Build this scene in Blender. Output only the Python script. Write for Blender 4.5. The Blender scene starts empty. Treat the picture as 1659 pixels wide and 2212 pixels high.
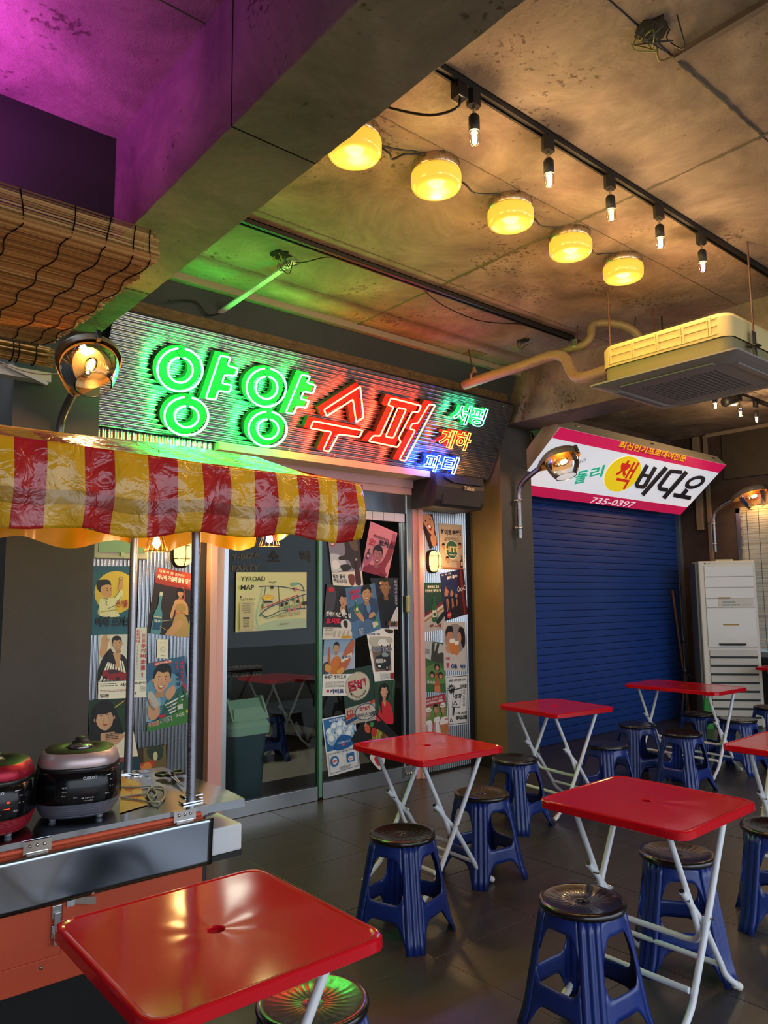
import bpy, bmesh, math, random
from math import sin, cos, pi, radians, sqrt, atan2, hypot
from mathutils import Vector, Matrix
from mathutils.geometry import tessellate_polygon

random.seed(7)
SC = bpy.context.scene
COL = SC.collection

# ---------------------------------------------------------------- camera
IW, IH, FPX, CAMH = 1659, 2212, 1609.0, 1.55
YAW, PITCH, ROLL = radians(49.88), radians(6.64), radians(-0.57)
fw = Vector((cos(YAW) * cos(PITCH), sin(YAW) * cos(PITCH), sin(PITCH)))
rt = fw.cross(Vector((0, 0, 1))).normalized()
up = rt.cross(fw)
rt, up = rt * cos(ROLL) + up * sin(ROLL), up * cos(ROLL) - rt * sin(ROLL)
EYE = Vector((0, 0, CAMH))
cam = bpy.data.cameras.new('camera')
camo = bpy.data.objects.new('camera', cam)
COL.objects.link(camo)
cam.sensor_fit = 'VERTICAL'
cam.sensor_height = 36.0
cam.lens = FPX / IH * 36.0
cam.clip_start = 0.02
camo.matrix_world = Matrix(((rt.x, up.x, -fw.x, 0), (rt.y, up.y, -fw.y, 0), (rt.z, up.z, -fw.z, CAMH), (0, 0, 0, 1)))
SC.camera = camo

# ---------------------------------------------------------------- view, world, daylight
SC.view_settings.view_transform = 'Standard'
SC.view_settings.look = 'None'
SC.view_settings.gamma = 1
SC.view_settings.exposure = 0.38
SC.view_settings.use_curve_mapping = False
SC.cycles.use_denoising = True
SC.cycles.max_bounces = 6
SC.cycles.diffuse_bounces = 3
SC.cycles.glossy_bounces = 3
SC.cycles.transmission_bounces = 4
SC.cycles.transparent_max_bounces = 10
SC.cycles.caustics_reflective = False
SC.cycles.caustics_refractive = False
SC.cycles.sample_clamp_indirect = 4.0

wd = bpy.data.worlds.new('overcast_sky')
SC.world = wd
wd.use_nodes = True
nt = wd.node_tree
nt.nodes.clear()
wo = nt.nodes.new('ShaderNodeOutputWorld')
bg = nt.nodes.new('ShaderNodeBackground')
tc = nt.nodes.new('ShaderNodeTexCoord')
sx = nt.nodes.new('ShaderNodeSeparateXYZ')
cr = nt.nodes.new('ShaderNodeValToRGB')
nt.links.new(tc.outputs['Generated'], sx.inputs[0])
nt.links.new(sx.outputs['Z'], cr.inputs[0])
nt.links.new(cr.outputs[0], bg.inputs[0])
nt.links.new(bg.outputs[0], wo.inputs[0])
els = cr.color_ramp.elements
els[0].position = 0.0
els[0].color = (0.55, 0.62, 0.72, 1)
els[1].position = 0.6
els[1].color = (0.80, 0.90, 1.0, 1)
WORLD_STRENGTH = 2.6
bg.inputs[1].default_value = WORLD_STRENGTH


# ---------------------------------------------------------------- pixel -> point on a real plane
def ray(x, y):
    return fw + rt * ((x - (IW / 2)) / FPX) - up * ((y - IH / 2) / FPX)


def on(x, y, ax, v):
    d = ray(x, y)
    i = 'xyz'.index(ax)
    return EYE + d * ((v - EYE[i]) / d[i])


def onpl(x, y, a, n):
    d = ray(x, y)
    return EYE + d * ((Vector(a) - EYE).dot(n) / d.dot(n))


def Z(x0, y0, s):
    return lambda u, v: (x0 + u / s, y0 + v / s)


# ---------------------------------------------------------------- materials
def lin(h):
    if isinstance(h, str):
        h = h.lstrip('#')
        if len(h) == 3:
            h = ''.join(c * 2 for c in h)
        h = [int(h[i:i + 2], 16) / 255 for i in (0, 2, 4)]
        return tuple(c / 12.92 if c <= 0.04045 else ((c + 0.055) / 1.055) ** 2.4 for c in h)
    return tuple(h)


def newmat(name):
    m = bpy.data.materials.new(name)
    m.use_nodes = True
    return m, m.node_tree, m.node_tree.nodes['Principled BSDF']


def P(name, col, rough=0.5, metal=0.0, coat=0.0, spec=0.5, bump=0, bscale=40, var=0, vscale=6, stretch=None, emit=None, estr=0, bdist=0.01, trans=0, bdet=5):
    m, t, b = newmat(name)
    c = lin(col)
    b.inputs['Base Color'].default_value = (*c, 1)
    b.inputs['Roughness'].default_value = rough
    b.inputs['Metallic'].default_value = metal
    b.inputs['Coat Weight'].default_value = coat
    b.inputs['Coat Roughness'].default_value = 0.06
    b.inputs['Specular IOR Level'].default_value = spec
    if trans:
        b.inputs['Transmission Weight'].default_value = trans
    if emit is not None:
        b.inputs['Emission Color'].default_value = (*lin(emit), 1)
        b.inputs['Emission Strength'].default_value = estr
    if bump or var:
        co = t.nodes.new('ShaderNodeTexCoord')
        mp = t.nodes.new('ShaderNodeMapping')
        if stretch:
            mp.inputs['Scale'].default_value = stretch
        t.links.new(co.outputs['Object'], mp.inputs[0])
    if var:
        n = t.nodes.new('ShaderNodeTexNoise')
        n.inputs['Scale'].default_value = vscale
        n.inputs['Detail'].default_value = 6
        n.inputs['Roughness'].default_value = 0.65
        t.links.new(mp.outputs[0], n.inputs[0])
        r = t.nodes.new('ShaderNodeValToRGB')
        r.color_ramp.elements[0].position = 0.3
        r.color_ramp.elements[1].position = 0.7
        r.color_ramp.elements[0].color = (*[x * (1 - var) for x in c], 1)
        r.color_ramp.elements[1].color = (*[min(1, x * (1 + var)) for x in c], 1)
        t.links.new(n.outputs[0], r.inputs[0])
        t.links.new(r.outputs[0], b.inputs['Base Color'])
    if bump:
        n2 = t.nodes.new('ShaderNodeTexNoise')
        n2.inputs['Scale'].default_value = bscale
        n2.inputs['Detail'].default_value = bdet
        t.links.new(mp.outputs[0], n2.inputs[0])
        bn = t.nodes.new('ShaderNodeBump')
        bn.inputs['Strength'].default_value = bump
        bn.inputs['Distance'].default_value = bdist
        t.links.new(n2.outputs[0], bn.inputs['Height'])
        t.links.new(bn.outputs[0], b.inputs['Normal'])
        if coat:
            t.links.new(bn.outputs[0], b.inputs['Coat Normal'])
    return m


def concrete(name, c1, c2, c3, bump=0.5):
    """board-marked raw concrete: clouds, streaks, pits"""
    m, t, b = newmat(name)
    N, L = t.nodes, t.links
    co = N.new('ShaderNodeTexCoord')
    n1 = N.new('ShaderNodeTexNoise')
    n1.inputs['Scale'].default_value = 1.6
    n1.inputs['Detail'].default_value = 9
    n1.inputs['Roughness'].default_value = 0.68
    n1.inputs['Distortion'].default_value = 0.6
    L.new(co.outputs['Object'], n1.inputs[0])
    r = N.new('ShaderNodeValToRGB')
    e = r.color_ramp.elements
    e[0].position = 0.30
    e[0].color = (*lin(c1), 1)
    e[1].position = 0.68
    e[1].color = (*lin(c3), 1)
    k = e.new(0.5)
    k.color = (*lin(c2), 1)
    L.new(n1.outputs[0], r.inputs[0])

    # pits
    v = N.new('ShaderNodeTexNoise')
    v.inputs['Scale'].default_value = 34
    v.inputs['Detail'].default_value = 4
    L.new(co.outputs['Object'], v.inputs[0])
    v2 = N.new('ShaderNodeTexNoise')
    v2.inputs['Scale'].default_value = 2.3
    L.new(co.outputs['Object'], v2.inputs[0])
    mu = N.new('ShaderNodeMath')
    mu.operation = 'MULTIPLY'
    L.new(v.outputs[0], mu.inputs[0])
    L.new(v2.outputs[0], mu.inputs[1])
    pr = N.new('ShaderNodeValToRGB')
    pr.color_ramp.elements[0].position = 0.35
    pr.color_ramp.elements[0].color = (1, 1, 1, 1)
    pr.color_ramp.elements[1].position = 0.42
    pr.color_ramp.elements[1].color = (0.42, 0.38, 0.34, 1)
    L.new(mu.outputs[0], pr.inputs[0])
    mx = N.new('ShaderNodeMix')
    mx.data_type = 'RGBA'
    mx.blend_type = 'MULTIPLY'
    mx.inputs[0].default_value = 1
    L.new(r.outputs[0], mx.inputs[6])
    L.new(pr.outputs[0], mx.inputs[7])
    L.new(mx.outputs[2], b.inputs['Base Color'])
    b.inputs['Roughness'].default_value = 0.82
    b.inputs['Specular IOR Level'].default_value = 0.3
    bn = N.new('ShaderNodeBump')
    bn.inputs['Strength'].default_value = bump
    bn.inputs['Distance'].default_value = 0.02
    n3 = N.new('ShaderNodeTexNoise')
    n3.inputs['Scale'].default_value = 14
    n3.inputs['Detail'].default_value = 8
    n3.inputs['Roughness'].default_value = 0.7
    L.new(co.outputs['Object'], n3.inputs[0])
    L.new(n3.outputs[0], bn.inputs['Height'])
    L.new(bn.outputs[0], b.inputs['Normal'])
    return m


def emis(name, col, s, hot=None):
    m = bpy.data.materials.new(name)
    m.use_nodes = True
    t = m.node_tree
    t.nodes.clear()
    o = t.nodes.new('ShaderNodeOutputMaterial')
    e = t.nodes.new('ShaderNodeEmission')
    e.inputs[0].default_value = (*lin(col), 1)
    e.inputs[1].default_value = s
    t.links.new(e.outputs[0], o.inputs[0])
    return m


def thin_glass(name, tint, fac=0.12, rough=0.02):
    """a clear pane or shell: passes light straight through, mirrors a little more at grazing angles"""
    m = bpy.data.materials.new(name)
    m.use_nodes = True
    t = m.node_tree
    t.nodes.clear()
    o = t.nodes.new('ShaderNodeOutputMaterial')
    tr = t.nodes.new('ShaderNodeBsdfTransparent')
    tr.inputs[0].default_value = (*tint, 1)
    gl = t.nodes.new('ShaderNodeBsdfGlossy')
    gl.inputs['Roughness'].default_value = rough
    mx = t.nodes.new('ShaderNodeMixShader')
    lw = t.nodes.new('ShaderNodeLayerWeight')
    lw.inputs[0].default_value = fac
    t.links.new(lw.outputs['Facing' if fac > 0.4 else 'Fresnel'], mx.inputs[0])
    t.links.new(tr.outputs[0], mx.inputs[1])
    t.links.new(gl.outputs[0], mx.inputs[2])
    t.links.new(mx.outputs[0], o.inputs[0])
    return m


def print_mat(name, rough=0.45):
    m, t, b = newmat(name)
    a = t.nodes.new('ShaderNodeVertexColor')
    a.layer_name = 'Col'
    t.links.new(a.outputs[0], b.inputs['Base Color'])
    b.inputs['Roughness'].default_value = rough
    b.inputs['Specular IOR Level'].default_value = 0.4
    return m


# ---------------------------------------------------------------- mesh building
ORG = {}


class MB:
    def __init__(self):
        self.v, self.f, self.c, self.sm = [], [], [], []

    def add(self, vs, fs, col=None, smooth=False):
        k = len(self.v)
        self.v += [tuple(x) for x in vs]
        for f in fs:
            self.f.append([k + i for i in f])
            self.c.append(col)
            self.sm.append(smooth)
        return self

    def box(self, a, b, col=None, M=None):
        x0, y0, z0 = a
        x1, y1, z1 = b
        vs = [Vector(p) for p in ((x0, y0, z0), (x1, y0, z0), (x1, y1, z0), (x0, y1, z0), (x0, y0, z1), (x1, y0, z1), (x1, y1, z1), (x0, y1, z1))]
        if M is not None:
            vs = [M @ p for p in vs]
        return self.add(vs, [(0, 3, 2, 1), (4, 5, 6, 7), (0, 1, 5, 4), (1, 2, 6, 5), (2, 3, 7, 6), (3, 0, 4, 7)], col)

    def tube(self, pts, r, n=8, closed=False, caps=True, col=None, rs=None):
        pts = [Vector(p) for p in pts]
        m = len(pts)
        if m < 2:
            return self
        rings = []
        up0 = None
        for i, p in enumerate(pts):
            if closed:
                t = (pts[(i + 1) % m] - pts[i - 1])
            else:
                t = pts[min(i + 1, m - 1)] - pts[max(i - 1, 0)]
            t = t.normalized() if t.length > 1e-9 else Vector((0, 0, 1))
            if up0 is None:
                up0 = Vector((0, 0, 1)) if abs(t.z) < 0.9 else Vector((1, 0, 0))
            a = (up0 - t * up0.dot(t))
            if a.length < 1e-6:
                a = t.orthogonal()
            a.normalize()
            up0 = a
            b = t.cross(a)
            rr = rs[i] if rs else r
            rings.append([p + a * (rr * cos(2 * pi * k / n)) + b * (rr * sin(2 * pi * k / n)) for k in range(n)])
        vs = [q for R in rings for q in R]
        fs = []
        for i in range(m if closed else m - 1):
            j = (i + 1) % m
            for k in range(n):
                l = (k + 1) % n
                fs.append((i * n + k, i * n + l, j * n + l, j * n + k))
        self.add(vs, fs, col, True)
        if caps and not closed:
            self.add(rings[0], [tuple(range(n))[::-1]], col)
            self.add(rings[-1], [tuple(range(n))], col)
        return self

    def lathe(self, prof, n=32, M=None, col=None, smooth=True, fn=None, closed_prof=False):
        vs = []
        for (r, z) in prof:
            for k in range(n):
                a = 2 * pi * k / n
                rr, zz = (r, z) if fn is None else fn(r, z, a)
                p = Vector((rr * cos(a), rr * sin(a), zz))
                vs.append(M @ p if M is not None else p)
        fs = []
        for i in range(len(prof) - (0 if closed_prof else 1)):
            i2 = (i + 1) % len(prof)
            for k in range(n):
                l = (k + 1) % n
                fs.append((i * n + k, i * n + l, i2 * n + l, i2 * n + k))
        return self.add(vs, fs, col, smooth)

    def disc(self, r, z=0, n=24, M=None, col=None, flip=False):
        vs = [Vector((r * cos(2 * pi * k / n), r * sin(2 * pi * k / n), z)) for k in range(n)]
        if M is not None:
            vs = [M @ p for p in vs]
        f = tuple(range(n))
        return self.add(vs, [f[::-1] if flip else f], col)

    def prism(self, poly, h, col=None):
        """poly: 3-D points in a plane, h: extrusion vector"""
        poly = [Vector(p) for p in poly]
        h = Vector(h)
        n = len(poly)
        tr = tessellate_polygon([poly])
        self.add(poly, tr, col)
        self.add([p + h for p in poly], [t[::-1] for t in tr], col)
        self.add(poly + [p + h for p in poly], [(i, (i + 1) % n, n + (i + 1) % n, n + i) for i in range(n)], col)
        return self

    def poly(self, pts, col=None):
        pts = [Vector(p) for p in pts]
        self.add(pts, tessellate_polygon([pts]), col)
        return self

    def grid(self, fn, nu, nv, col=None, smooth=True, colfn=None):
        vs = [fn(i / nu, j / nv) for j in range(nv + 1) for i in range(nu + 1)]
        k = len(self.v)
        self.v += [tuple(p) for p in vs]
        for j in range(nv):
            for i in range(nu):
                a = j * (nu + 1) + i
                self.f.append([k + a, k + a + 1, k + a + nu + 2, k + a + nu + 1])
                self.c.append(colfn((i + .5) / nu, (j + .5) / nv) if colfn else col)
                self.sm.append(smooth)
        return self

    def build(self, name, mat, parent=None, bevel=0, solid=0, seg=2, recalc=True):
        o0 = ORG.get(parent.name, Vector()) if parent else Vector()
        me = bpy.data.meshes.new(name)
        me.from_pydata([(x - o0.x, y - o0.y, z - o0.z) for x, y, z in self.v], [], self.f)
        me.polygons.foreach_set('use_smooth', self.sm)
        if any(c is not None for c in self.c):
            at = me.color_attributes.new('Col', 'FLOAT_COLOR', 'CORNER')
            buf = []
            for p, c in zip(me.polygons, self.c):
                cc = (*lin(c), 1.0) if c is not None else (1, 1, 1, 1)
                buf += list(cc) * p.loop_total
            at.data.foreach_set('color', buf)
        if recalc:
            bm = bmesh.new()
            bm.from_mesh(me)
            bmesh.ops.recalc_face_normals(bm, faces=bm.faces)
            bm.to_mesh(me)
            bm.free()
        me.materials.append(mat)
        o = bpy.data.objects.new(name, me)
        COL.objects.link(o)
        if parent:
            o.parent = parent
        ORG[o.name] = o0
        if solid:
            s = o.modifiers.new('s', 'SOLIDIFY')
            s.thickness = solid
            s.offset = 0
        if bevel:
            w = o.modifiers.new('b', 'BEVEL')
            w.width = bevel
            w.segments = seg
            w.limit_method = 'ANGLE'
            w.angle_limit = radians(40)
            w.harden_normals = False
        return o


def bx(a, b, M=None):
    return MB().box(a, b, None, M)


def tag(o, label=None, cat=None, group=None, kind=None):
    if label:
        o['label'] = label
    if cat:
        o['category'] = cat
    if group:
        o['group'] = group
    if kind:
        o['kind'] = kind
    return o


def thing(name, loc, label, cat, group=None, rz=0, kind=None):
    o = bpy.data.objects.new(name, None)
    o.empty_display_size = 0.1
    COL.objects.link(o)
    o.location = loc
    o.rotation_euler[2] = rz
    ORG[o.name] = Vector(loc)
    return tag(o, label, cat, group, kind)


def copy_tree(o, parent=None):
    c = o.copy()
    COL.objects.link(c)
    c.parent = parent
    for ch in list(o.children):
        copy_tree(ch, c)
    return c


def light(kind, loc, col, power, parent=None, r=0.04, size=None, rot=None, spot=None, name='bulb_light'):
    l = bpy.data.lights.new(name, kind)
    l.color = col
    l.energy = power
    if kind == 'POINT':
        l.shadow_soft_size = r
    if kind == 'SPOT':
        l.shadow_soft_size = r
        l.spot_size = spot
        l.spot_blend = 0.6
    if size:
        l.shape = 'RECTANGLE'
        l.size, l.size_y = size
    o = bpy.data.objects.new(name, l)
    COL.objects.link(o)
    o0 = ORG.get(parent.name, Vector()) if parent else Vector()
    o.location = Vector(loc) - o0
    if rot:
        o.rotation_euler = rot
    if parent:
        o.parent = parent
    return o


def bez(pts, n=8, closed=False):
    """Catmull-Rom through points"""
    P_ = [Vector(p) for p in pts]
    m = len(P_)
    out = []
    for i in range(m if closed else m - 1):
        p0 = P_[i - 1] if (closed or i > 0) else P_[0]
        p1 = P_[i]
        p2 = P_[(i + 1) % m]
        p3 = P_[(i + 2) % m] if (closed or i + 2 < m) else P_[-1]
        for k in range(n):
            t = k / n
            out.append(0.5 * ((2 * p1) + (p2 - p0) * t + (2 * p0 - 5 * p1 + 4 * p2 - p3) * t * t + (3 * p1 - p0 - 3 * p2 + p3) * t ** 3))
    if not closed:
        out.append(P_[-1])
    return out


_tc = {}
TXC = bpy.data.curves.new('text_source', 'FONT')
TXC.body = 'a'
TXO = bpy.data.objects.new('text_source', TXC)


def text_tris(s, bold=0.0):
    key = (s, bold)
    if key not in _tc:
        TXC.body = s
        TXC.offset = bold
        TXC.resolution_u = 2
        me = bpy.data.meshes.new_from_object(TXO)
        vs = [(v.co.x, v.co.y) for v in me.vertices]
        fs = [tuple(p.vertices) for p in me.polygons]
        bpy.data.meshes.remove(me)
        x0, x1 = min(v[0] for v in vs), max(v[0] for v in vs)
        y0, y1 = min(v[1] for v in vs), max(v[1] for v in vs)
        _tc[key] = ([((x - x0) / (x1 - x0), (y - y0) / (y1 - y0)) for x, y in vs], fs, (x1 - x0) / (y1 - y0))
    return _tc[key]


class Art:
    """flat print laid on a real sheet: q maps sheet coordinates (0..100, v down) to the sheet's plane"""

    def __init__(self, corners, normal, base, step=0.00025):
        self.c = [Vector(p) for p in corners]  # TL TR BR BL
        self.n = Vector(normal)
        self.k = 1
        self.step = step
        self.m = MB()
        t = 0.0012
        self.m.prism([p - self.n * t for p in self.c], self.n * t, base)
        self.asp = ((self.c[1] - self.c[0]).length) / ((self.c[3] - self.c[0]).length)

    def q(self, u, v):
        u, v = u / 100, v / 100
        a = self.c[0].lerp(self.c[1], u)
        b = self.c[3].lerp(self.c[2], u)
        return a.lerp(b, v) + self.n * (self.step * self.k)

    def clip(self, pts):
        def cut(P_, f):
            out = []
            for i in range(len(P_)):
                a, b = P_[i - 1], P_[i]
                fa, fb = f(a), f(b)
                if fa >= 0:
                    if fb >= 0:
                        out.append(b)
                    else:
                        t = fa / (fa - fb)
                        out.append((a[0] + (b[0] - a[0]) * t, a[1] + (b[1] - a[1]) * t))
                elif fb >= 0:
                    t = fa / (fa - fb)
                    out.append((a[0] + (b[0] - a[0]) * t, a[1] + (b[1] - a[1]) * t))
                    out.append(b)
            return out
        for f in (lambda p: p[0], lambda p: 100 - p[0], lambda p: p[1], lambda p: 100 - p[1]):
            if len(pts) < 3:
                return []
            pts = cut(pts, f)
        return pts

    def p(self, col, *pts, smooth=False):
        self.k += 1
        if smooth:
            pts = [(a.x, a.y) for a in bez([(x, y, 0) for x, y in pts], 4, True)]
        pts = self.clip(list(pts))
        if len(pts) >= 3:
            self.m.poly([self.q(*a) for a in pts], col)
        return self

    def s(self, col, *pts):
        return self.p(col, *pts, smooth=True)

    def r(self, col, x0, y0, x1, y1):
        return self.p(col, (x0, y0), (x1, y0), (x1, y1), (x0, y1))

    def e(self, col, cx, cy, rx, ry=None, n=20, rot=0):
        ry = ry if ry is not None else rx * self.asp
        c, s_ = cos(rot), sin(rot)
        return self.p(col, *[(cx + rx * cos(2 * pi * k / n) * c - ry * sin(2 * pi * k / n) * s_, cy + rx * cos(2 * pi * k / n) * s_ + ry * sin(2 * pi * k / n) * c) for k in range(n)])

    def ln(self, col, w, *pts):
        for a, b in zip(pts[:-1], pts[1:]):
            dx, dy = (b[0] - a[0]) * self.asp, (b[1] - a[1])
            L = hypot(dx, dy) or 1
            nx, ny = -dy / L * w / 2 / self.asp, dx / L * w / 2
            self.p(col, (a[0] + nx, a[1] + ny), (b[0] + nx, b[1] + ny), (b[0] - nx, b[1] - ny), (a[0] - nx, a[1] - ny))
        return self

    def t(self, col, x, y, w, h, s, rot=0, bold=0.012, shear=0):
        """text box: x,y top-left, w x h"""
        self.k += 1
        vs, fs, asp = text_tris(s, bold)
        c, s_ = cos(rot), sin(rot)
        out = []
        for a, b in vs:
            px, py = a * w + shear * b * h, (1 - b) * h
            out.append(self.q(x + px * c - py * s_ / self.asp, y + px * s_ * self.asp + py * c))
        self.m.add(out, fs, col)
        return self

    def tv(self, col, x, y, w, h, s, bold=0.012):
        n = len(s)
        for i, ch in enumerate(s):
            if ch != ' ':
                self.t(col, x, y + i * h / n, w, h / n * 0.85, ch, bold=bold)
        return self

    def body_text(self, col, x0, y0, x1, y1, n, seed=0):
        rnd = random.Random(seed)
        for i in range(n):
            y = y0 + (y1 - y0) * i / n
            x = x0
            while x < x1 - 2:
                w = rnd.uniform(3, 9)
                self.r(col, x, y, min(x + w, x1), y + (y1 - y0) / n * 0.45)
                self.k -= 1
                x += w + rnd.uniform(1, 2)
        self.k += 1
        return self

    def head(self, x, y, w, skin='#d9a57c', hair='#16100e', style='short', turn=0, smile=True, tilt=0, neck=True, jawdrop=0):
        """head centred at x,y, w wide (in sheet units of u); simple painted portrait"""
        A = self.asp
        h = w * 1.32 * A
        ct, st = cos(tilt), sin(tilt)

        def T(pts):
            return [(x + (a * ct - b * 1.32 * st) * w, y + (a * st + b * 1.32 * ct) * w * A) for a, b in pts]
        dark = tuple(c * 0.68 for c in lin(skin))
        mid = tuple(c * 0.85 for c in lin(skin))
        if style == 'long':
            self.s(hair, *T([(-.62, -.05), (-.55, -.5), (-.2, -.72), (.25, -.70), (.58, -.4), (.66, .1), (.62, .6), (.35, .62), (-.4, .6), (-.68, .5)]))
        if neck:
            self.p(dark, *T([(-.2, .3), (.22, .3), (.26, .75), (-.26, .75)]))
        self.e(mid, *T([(-.5, .02)])[0], w * .08, h * .09)
        self.e(mid, *T([(.5, .02)])[0], w * .08, h * .09)
        self.s(skin, *T([(-.46, -.15), (-.42, -.42), (0, -.55), (.42, -.42), (.46, -.15), (.44, .15), (.3, .38), (0, .52 + jawdrop), (-.3, .38), (-.44, .15)]))
        self.s(mid, *T([(.2 + turn, -.2), (.44, -.2), (.44, .15), (.3, .38), (.05, .5), (.2, .2)]))
        if style == 'short':
            self.s(hair, *T([(-.5, -.02), (-.52, -.4), (-.25, -.66), (.2, -.68), (.5, -.45), (.5, -.02), (.42, -.22), (.3, -.34), (0, -.3), (-.3, -.36), (-.42, -.2)]))
        elif style == 'long':
            self.s(hair, *T([(-.5, .1), (-.52, -.4), (-.2, -.64), (.25, -.62), (.52, -.38), (.52, .1), (.43, -.12), (.35, -.2), (0, -.16), (-.35, -.2), (-.42, -.1)]))
        elif style == 'side':
            self.s(hair, *T([(-.52, .0), (-.54, -.4), (-.2, -.7), (.3, -.72), (.56, -.42), (.5, .0), (.42, -.2), (.2, -.38), (-.1, -.34), (-.36, -.24)]))
        for sx_ in (-1, 1):
            ex = sx_ * .2 + turn
            self.s(hair, *T([(ex - .11, -.11), (ex, -.16), (ex + .11, -.12), (ex, -.13)]))
            self.e('#f4ece4', *T([(ex, -.02)])[0], w * .075, h * .028, 10)
            self.e('#120c0a', *T([(ex, -.02)])[0], w * .04, h * .03, 8)
        self.s(dark, *T([(-.03 + turn, .0), (.03 + turn, .0), (.09 + turn, .15), (-.07 + turn, .16)]))
        self.s(skin, *T([(-.03 + turn, -.02), (.01 + turn, -.02), (.06 + turn, .13), (-.06 + turn, .13)]))
        if smile:
            self.s('#8d3a30', *T([(-.19 + turn, .23), (0 + turn, .27), (.19 + turn, .22), (.1 + turn, .36 + jawdrop), (-.08 + turn, .37 + jawdrop)]))
            self.s('#f7f1ea', *T([(-.15 + turn, .245), (0 + turn, .28), (.15 + turn, .24), (.07 + turn, .315), (-.06 + turn, .315)]))
        else:
            self.s('#a8453c', *T([(-.13 + turn, .27), (0 + turn, .25), (.13 + turn, .27), (0 + turn, .33)]))
        return self

    def bottle(self, x, y, w, h, glass='#2f6b3a', label='#e8e2d0', cap='#c8b060'):
        self.s(glass, (x - w * .18, y), (x + w * .18, y), (x + w * .18, y + h * .3), (x + w * .5, y + h * .5), (x + w * .5, y + h * .97), (x - w * .5, y + h * .97), (x - w * .5, y + h * .5), (x - w * .18, y + h * .3))
        self.r(cap, x - w * .2, y - h * .02, x + w * .2, y + h * .06)
        self.r(label, x - w * .45, y + h * .58, x + w * .45, y + h * .84)
        return self

    def build(self, name, mat, parent=None):
        return self.m.build(name, mat, parent, recalc=False)


# ---------------------------------------------------------------- shared materials
M_conc = concrete('raw_concrete', '#6a5b4e', '#978371', '#b8a28c', 0.6)
M_conc2 = concrete('beam_concrete', '#5c5246', '#7d705f', '#9a8a74', 0.5)
M_joint = P('concrete_joint', '#6a5e4c', 0.95, bump=0.5)
M_dark = P('dark_grey_paint', '#4a4846', 0.75, var=0.12, vscale=2.5, bump=0.08)
M_wallteal = P('dark_upper_wall_paint', '#3c4441', 0.8, var=0.15, vscale=3)
M_osb = P('strand_board', '#6b5434', 0.8, var=0.5, vscale=14, stretch=(1, 1, 3), bump=0.3)
M_mottle = P('mottled_brown_plaster', '#4b3c34', 0.8, var=0.35, vscale=2.2, bump=0.25, bscale=18)
M_tile = P('dark_wood_look_tile', '#3f3a36', 0.30, var=0.28, vscale=3.2, stretch=(0.35, 3.5, 1), bump=0.12, bscale=9, bdist=0.004)
M_grout = P('floor_grout', '#a39c90', 0.9)
M_zinc = P('zinc_corrugated_sheet', '#b4b8bd', 0.24, 1.0)
M_steel = P('brushed_steel', '#b5b6b8', 0.28, 1.0, bump=0.03, bscale=60, stretch=(1, 8, 8))
M_chrome = P('polished_chrome', '#d6d6d6', 0.12, 1.0)
M_mirror = P('mirror_finish_steel_sheet', '#b4bac6', 0.15, 1.0, bump=0.5, bscale=2.6, bdist=0.016, bdet=1)
M_pipe = P('galvanised_pipe', '#8f9094', 0.35, 1.0, var=0.15, vscale=20)
M_pink = P('pink_painted_frame', '#dba4a0', 0.42)
M_black = P('black_plastic', '#131212', 0.35)
M_blackm = P('matt_black_metal', '#181716', 0.55)
M_white = P('white_plastic', '#dcd9d2', 0.4)
M_cream = P('aged_cream_plastic', '#cfc6ae', 0.5)
M_red = P('glossy_red_plastic', '#c00d1c', 0.13, spec=0.30, bump=0.25, bscale=4, bdist=0.005, var=0.05, vscale=3, bdet=1.5)
M_blue = P('navy_blue_plastic', '#1a2f74', 0.30, spec=0.55, var=0.08, vscale=8)
M_bseat = P('black_seat_plastic', '#151314', 0.24, coat=0.3)
M_wpipe = P('white_powder_coated_tube', '#d9dade', 0.32)
M_orange = P('orange_red_painted_steel', '#c8502f', 0.42, var=0.06, vscale=3)
M_cord = P('black_cotton_cord', '#15120f', 0.95, spec=.1)
M_flap = P('dented_mirror_sheet', '#a4abb8', 0.16, 1.0, bump=0.9, bscale=2.0, bdist=0.03, bdet=1)
M_glass = thin_glass('door_glass', (0.82, 0.87, 0.85), 0.2, 0.01)
M_lampglass = thin_glass('clear_lamp_glass', (0.95, 0.92, 0.86), 0.36, 0.03)
M_print = print_mat('printed_paper')
M_amberglass = thin_glass('amber_ribbed_glass', (1.0, 0.62, 0.25), 0.5, 0.1)
# ================================================================= SETTING
CZ, YF = 3.65, 4.93           # ceiling height, shop front plane


def structure(name, label=None, loc=(0, 0, 0)):
    return thing(name, loc, label, None, kind='structure')


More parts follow.
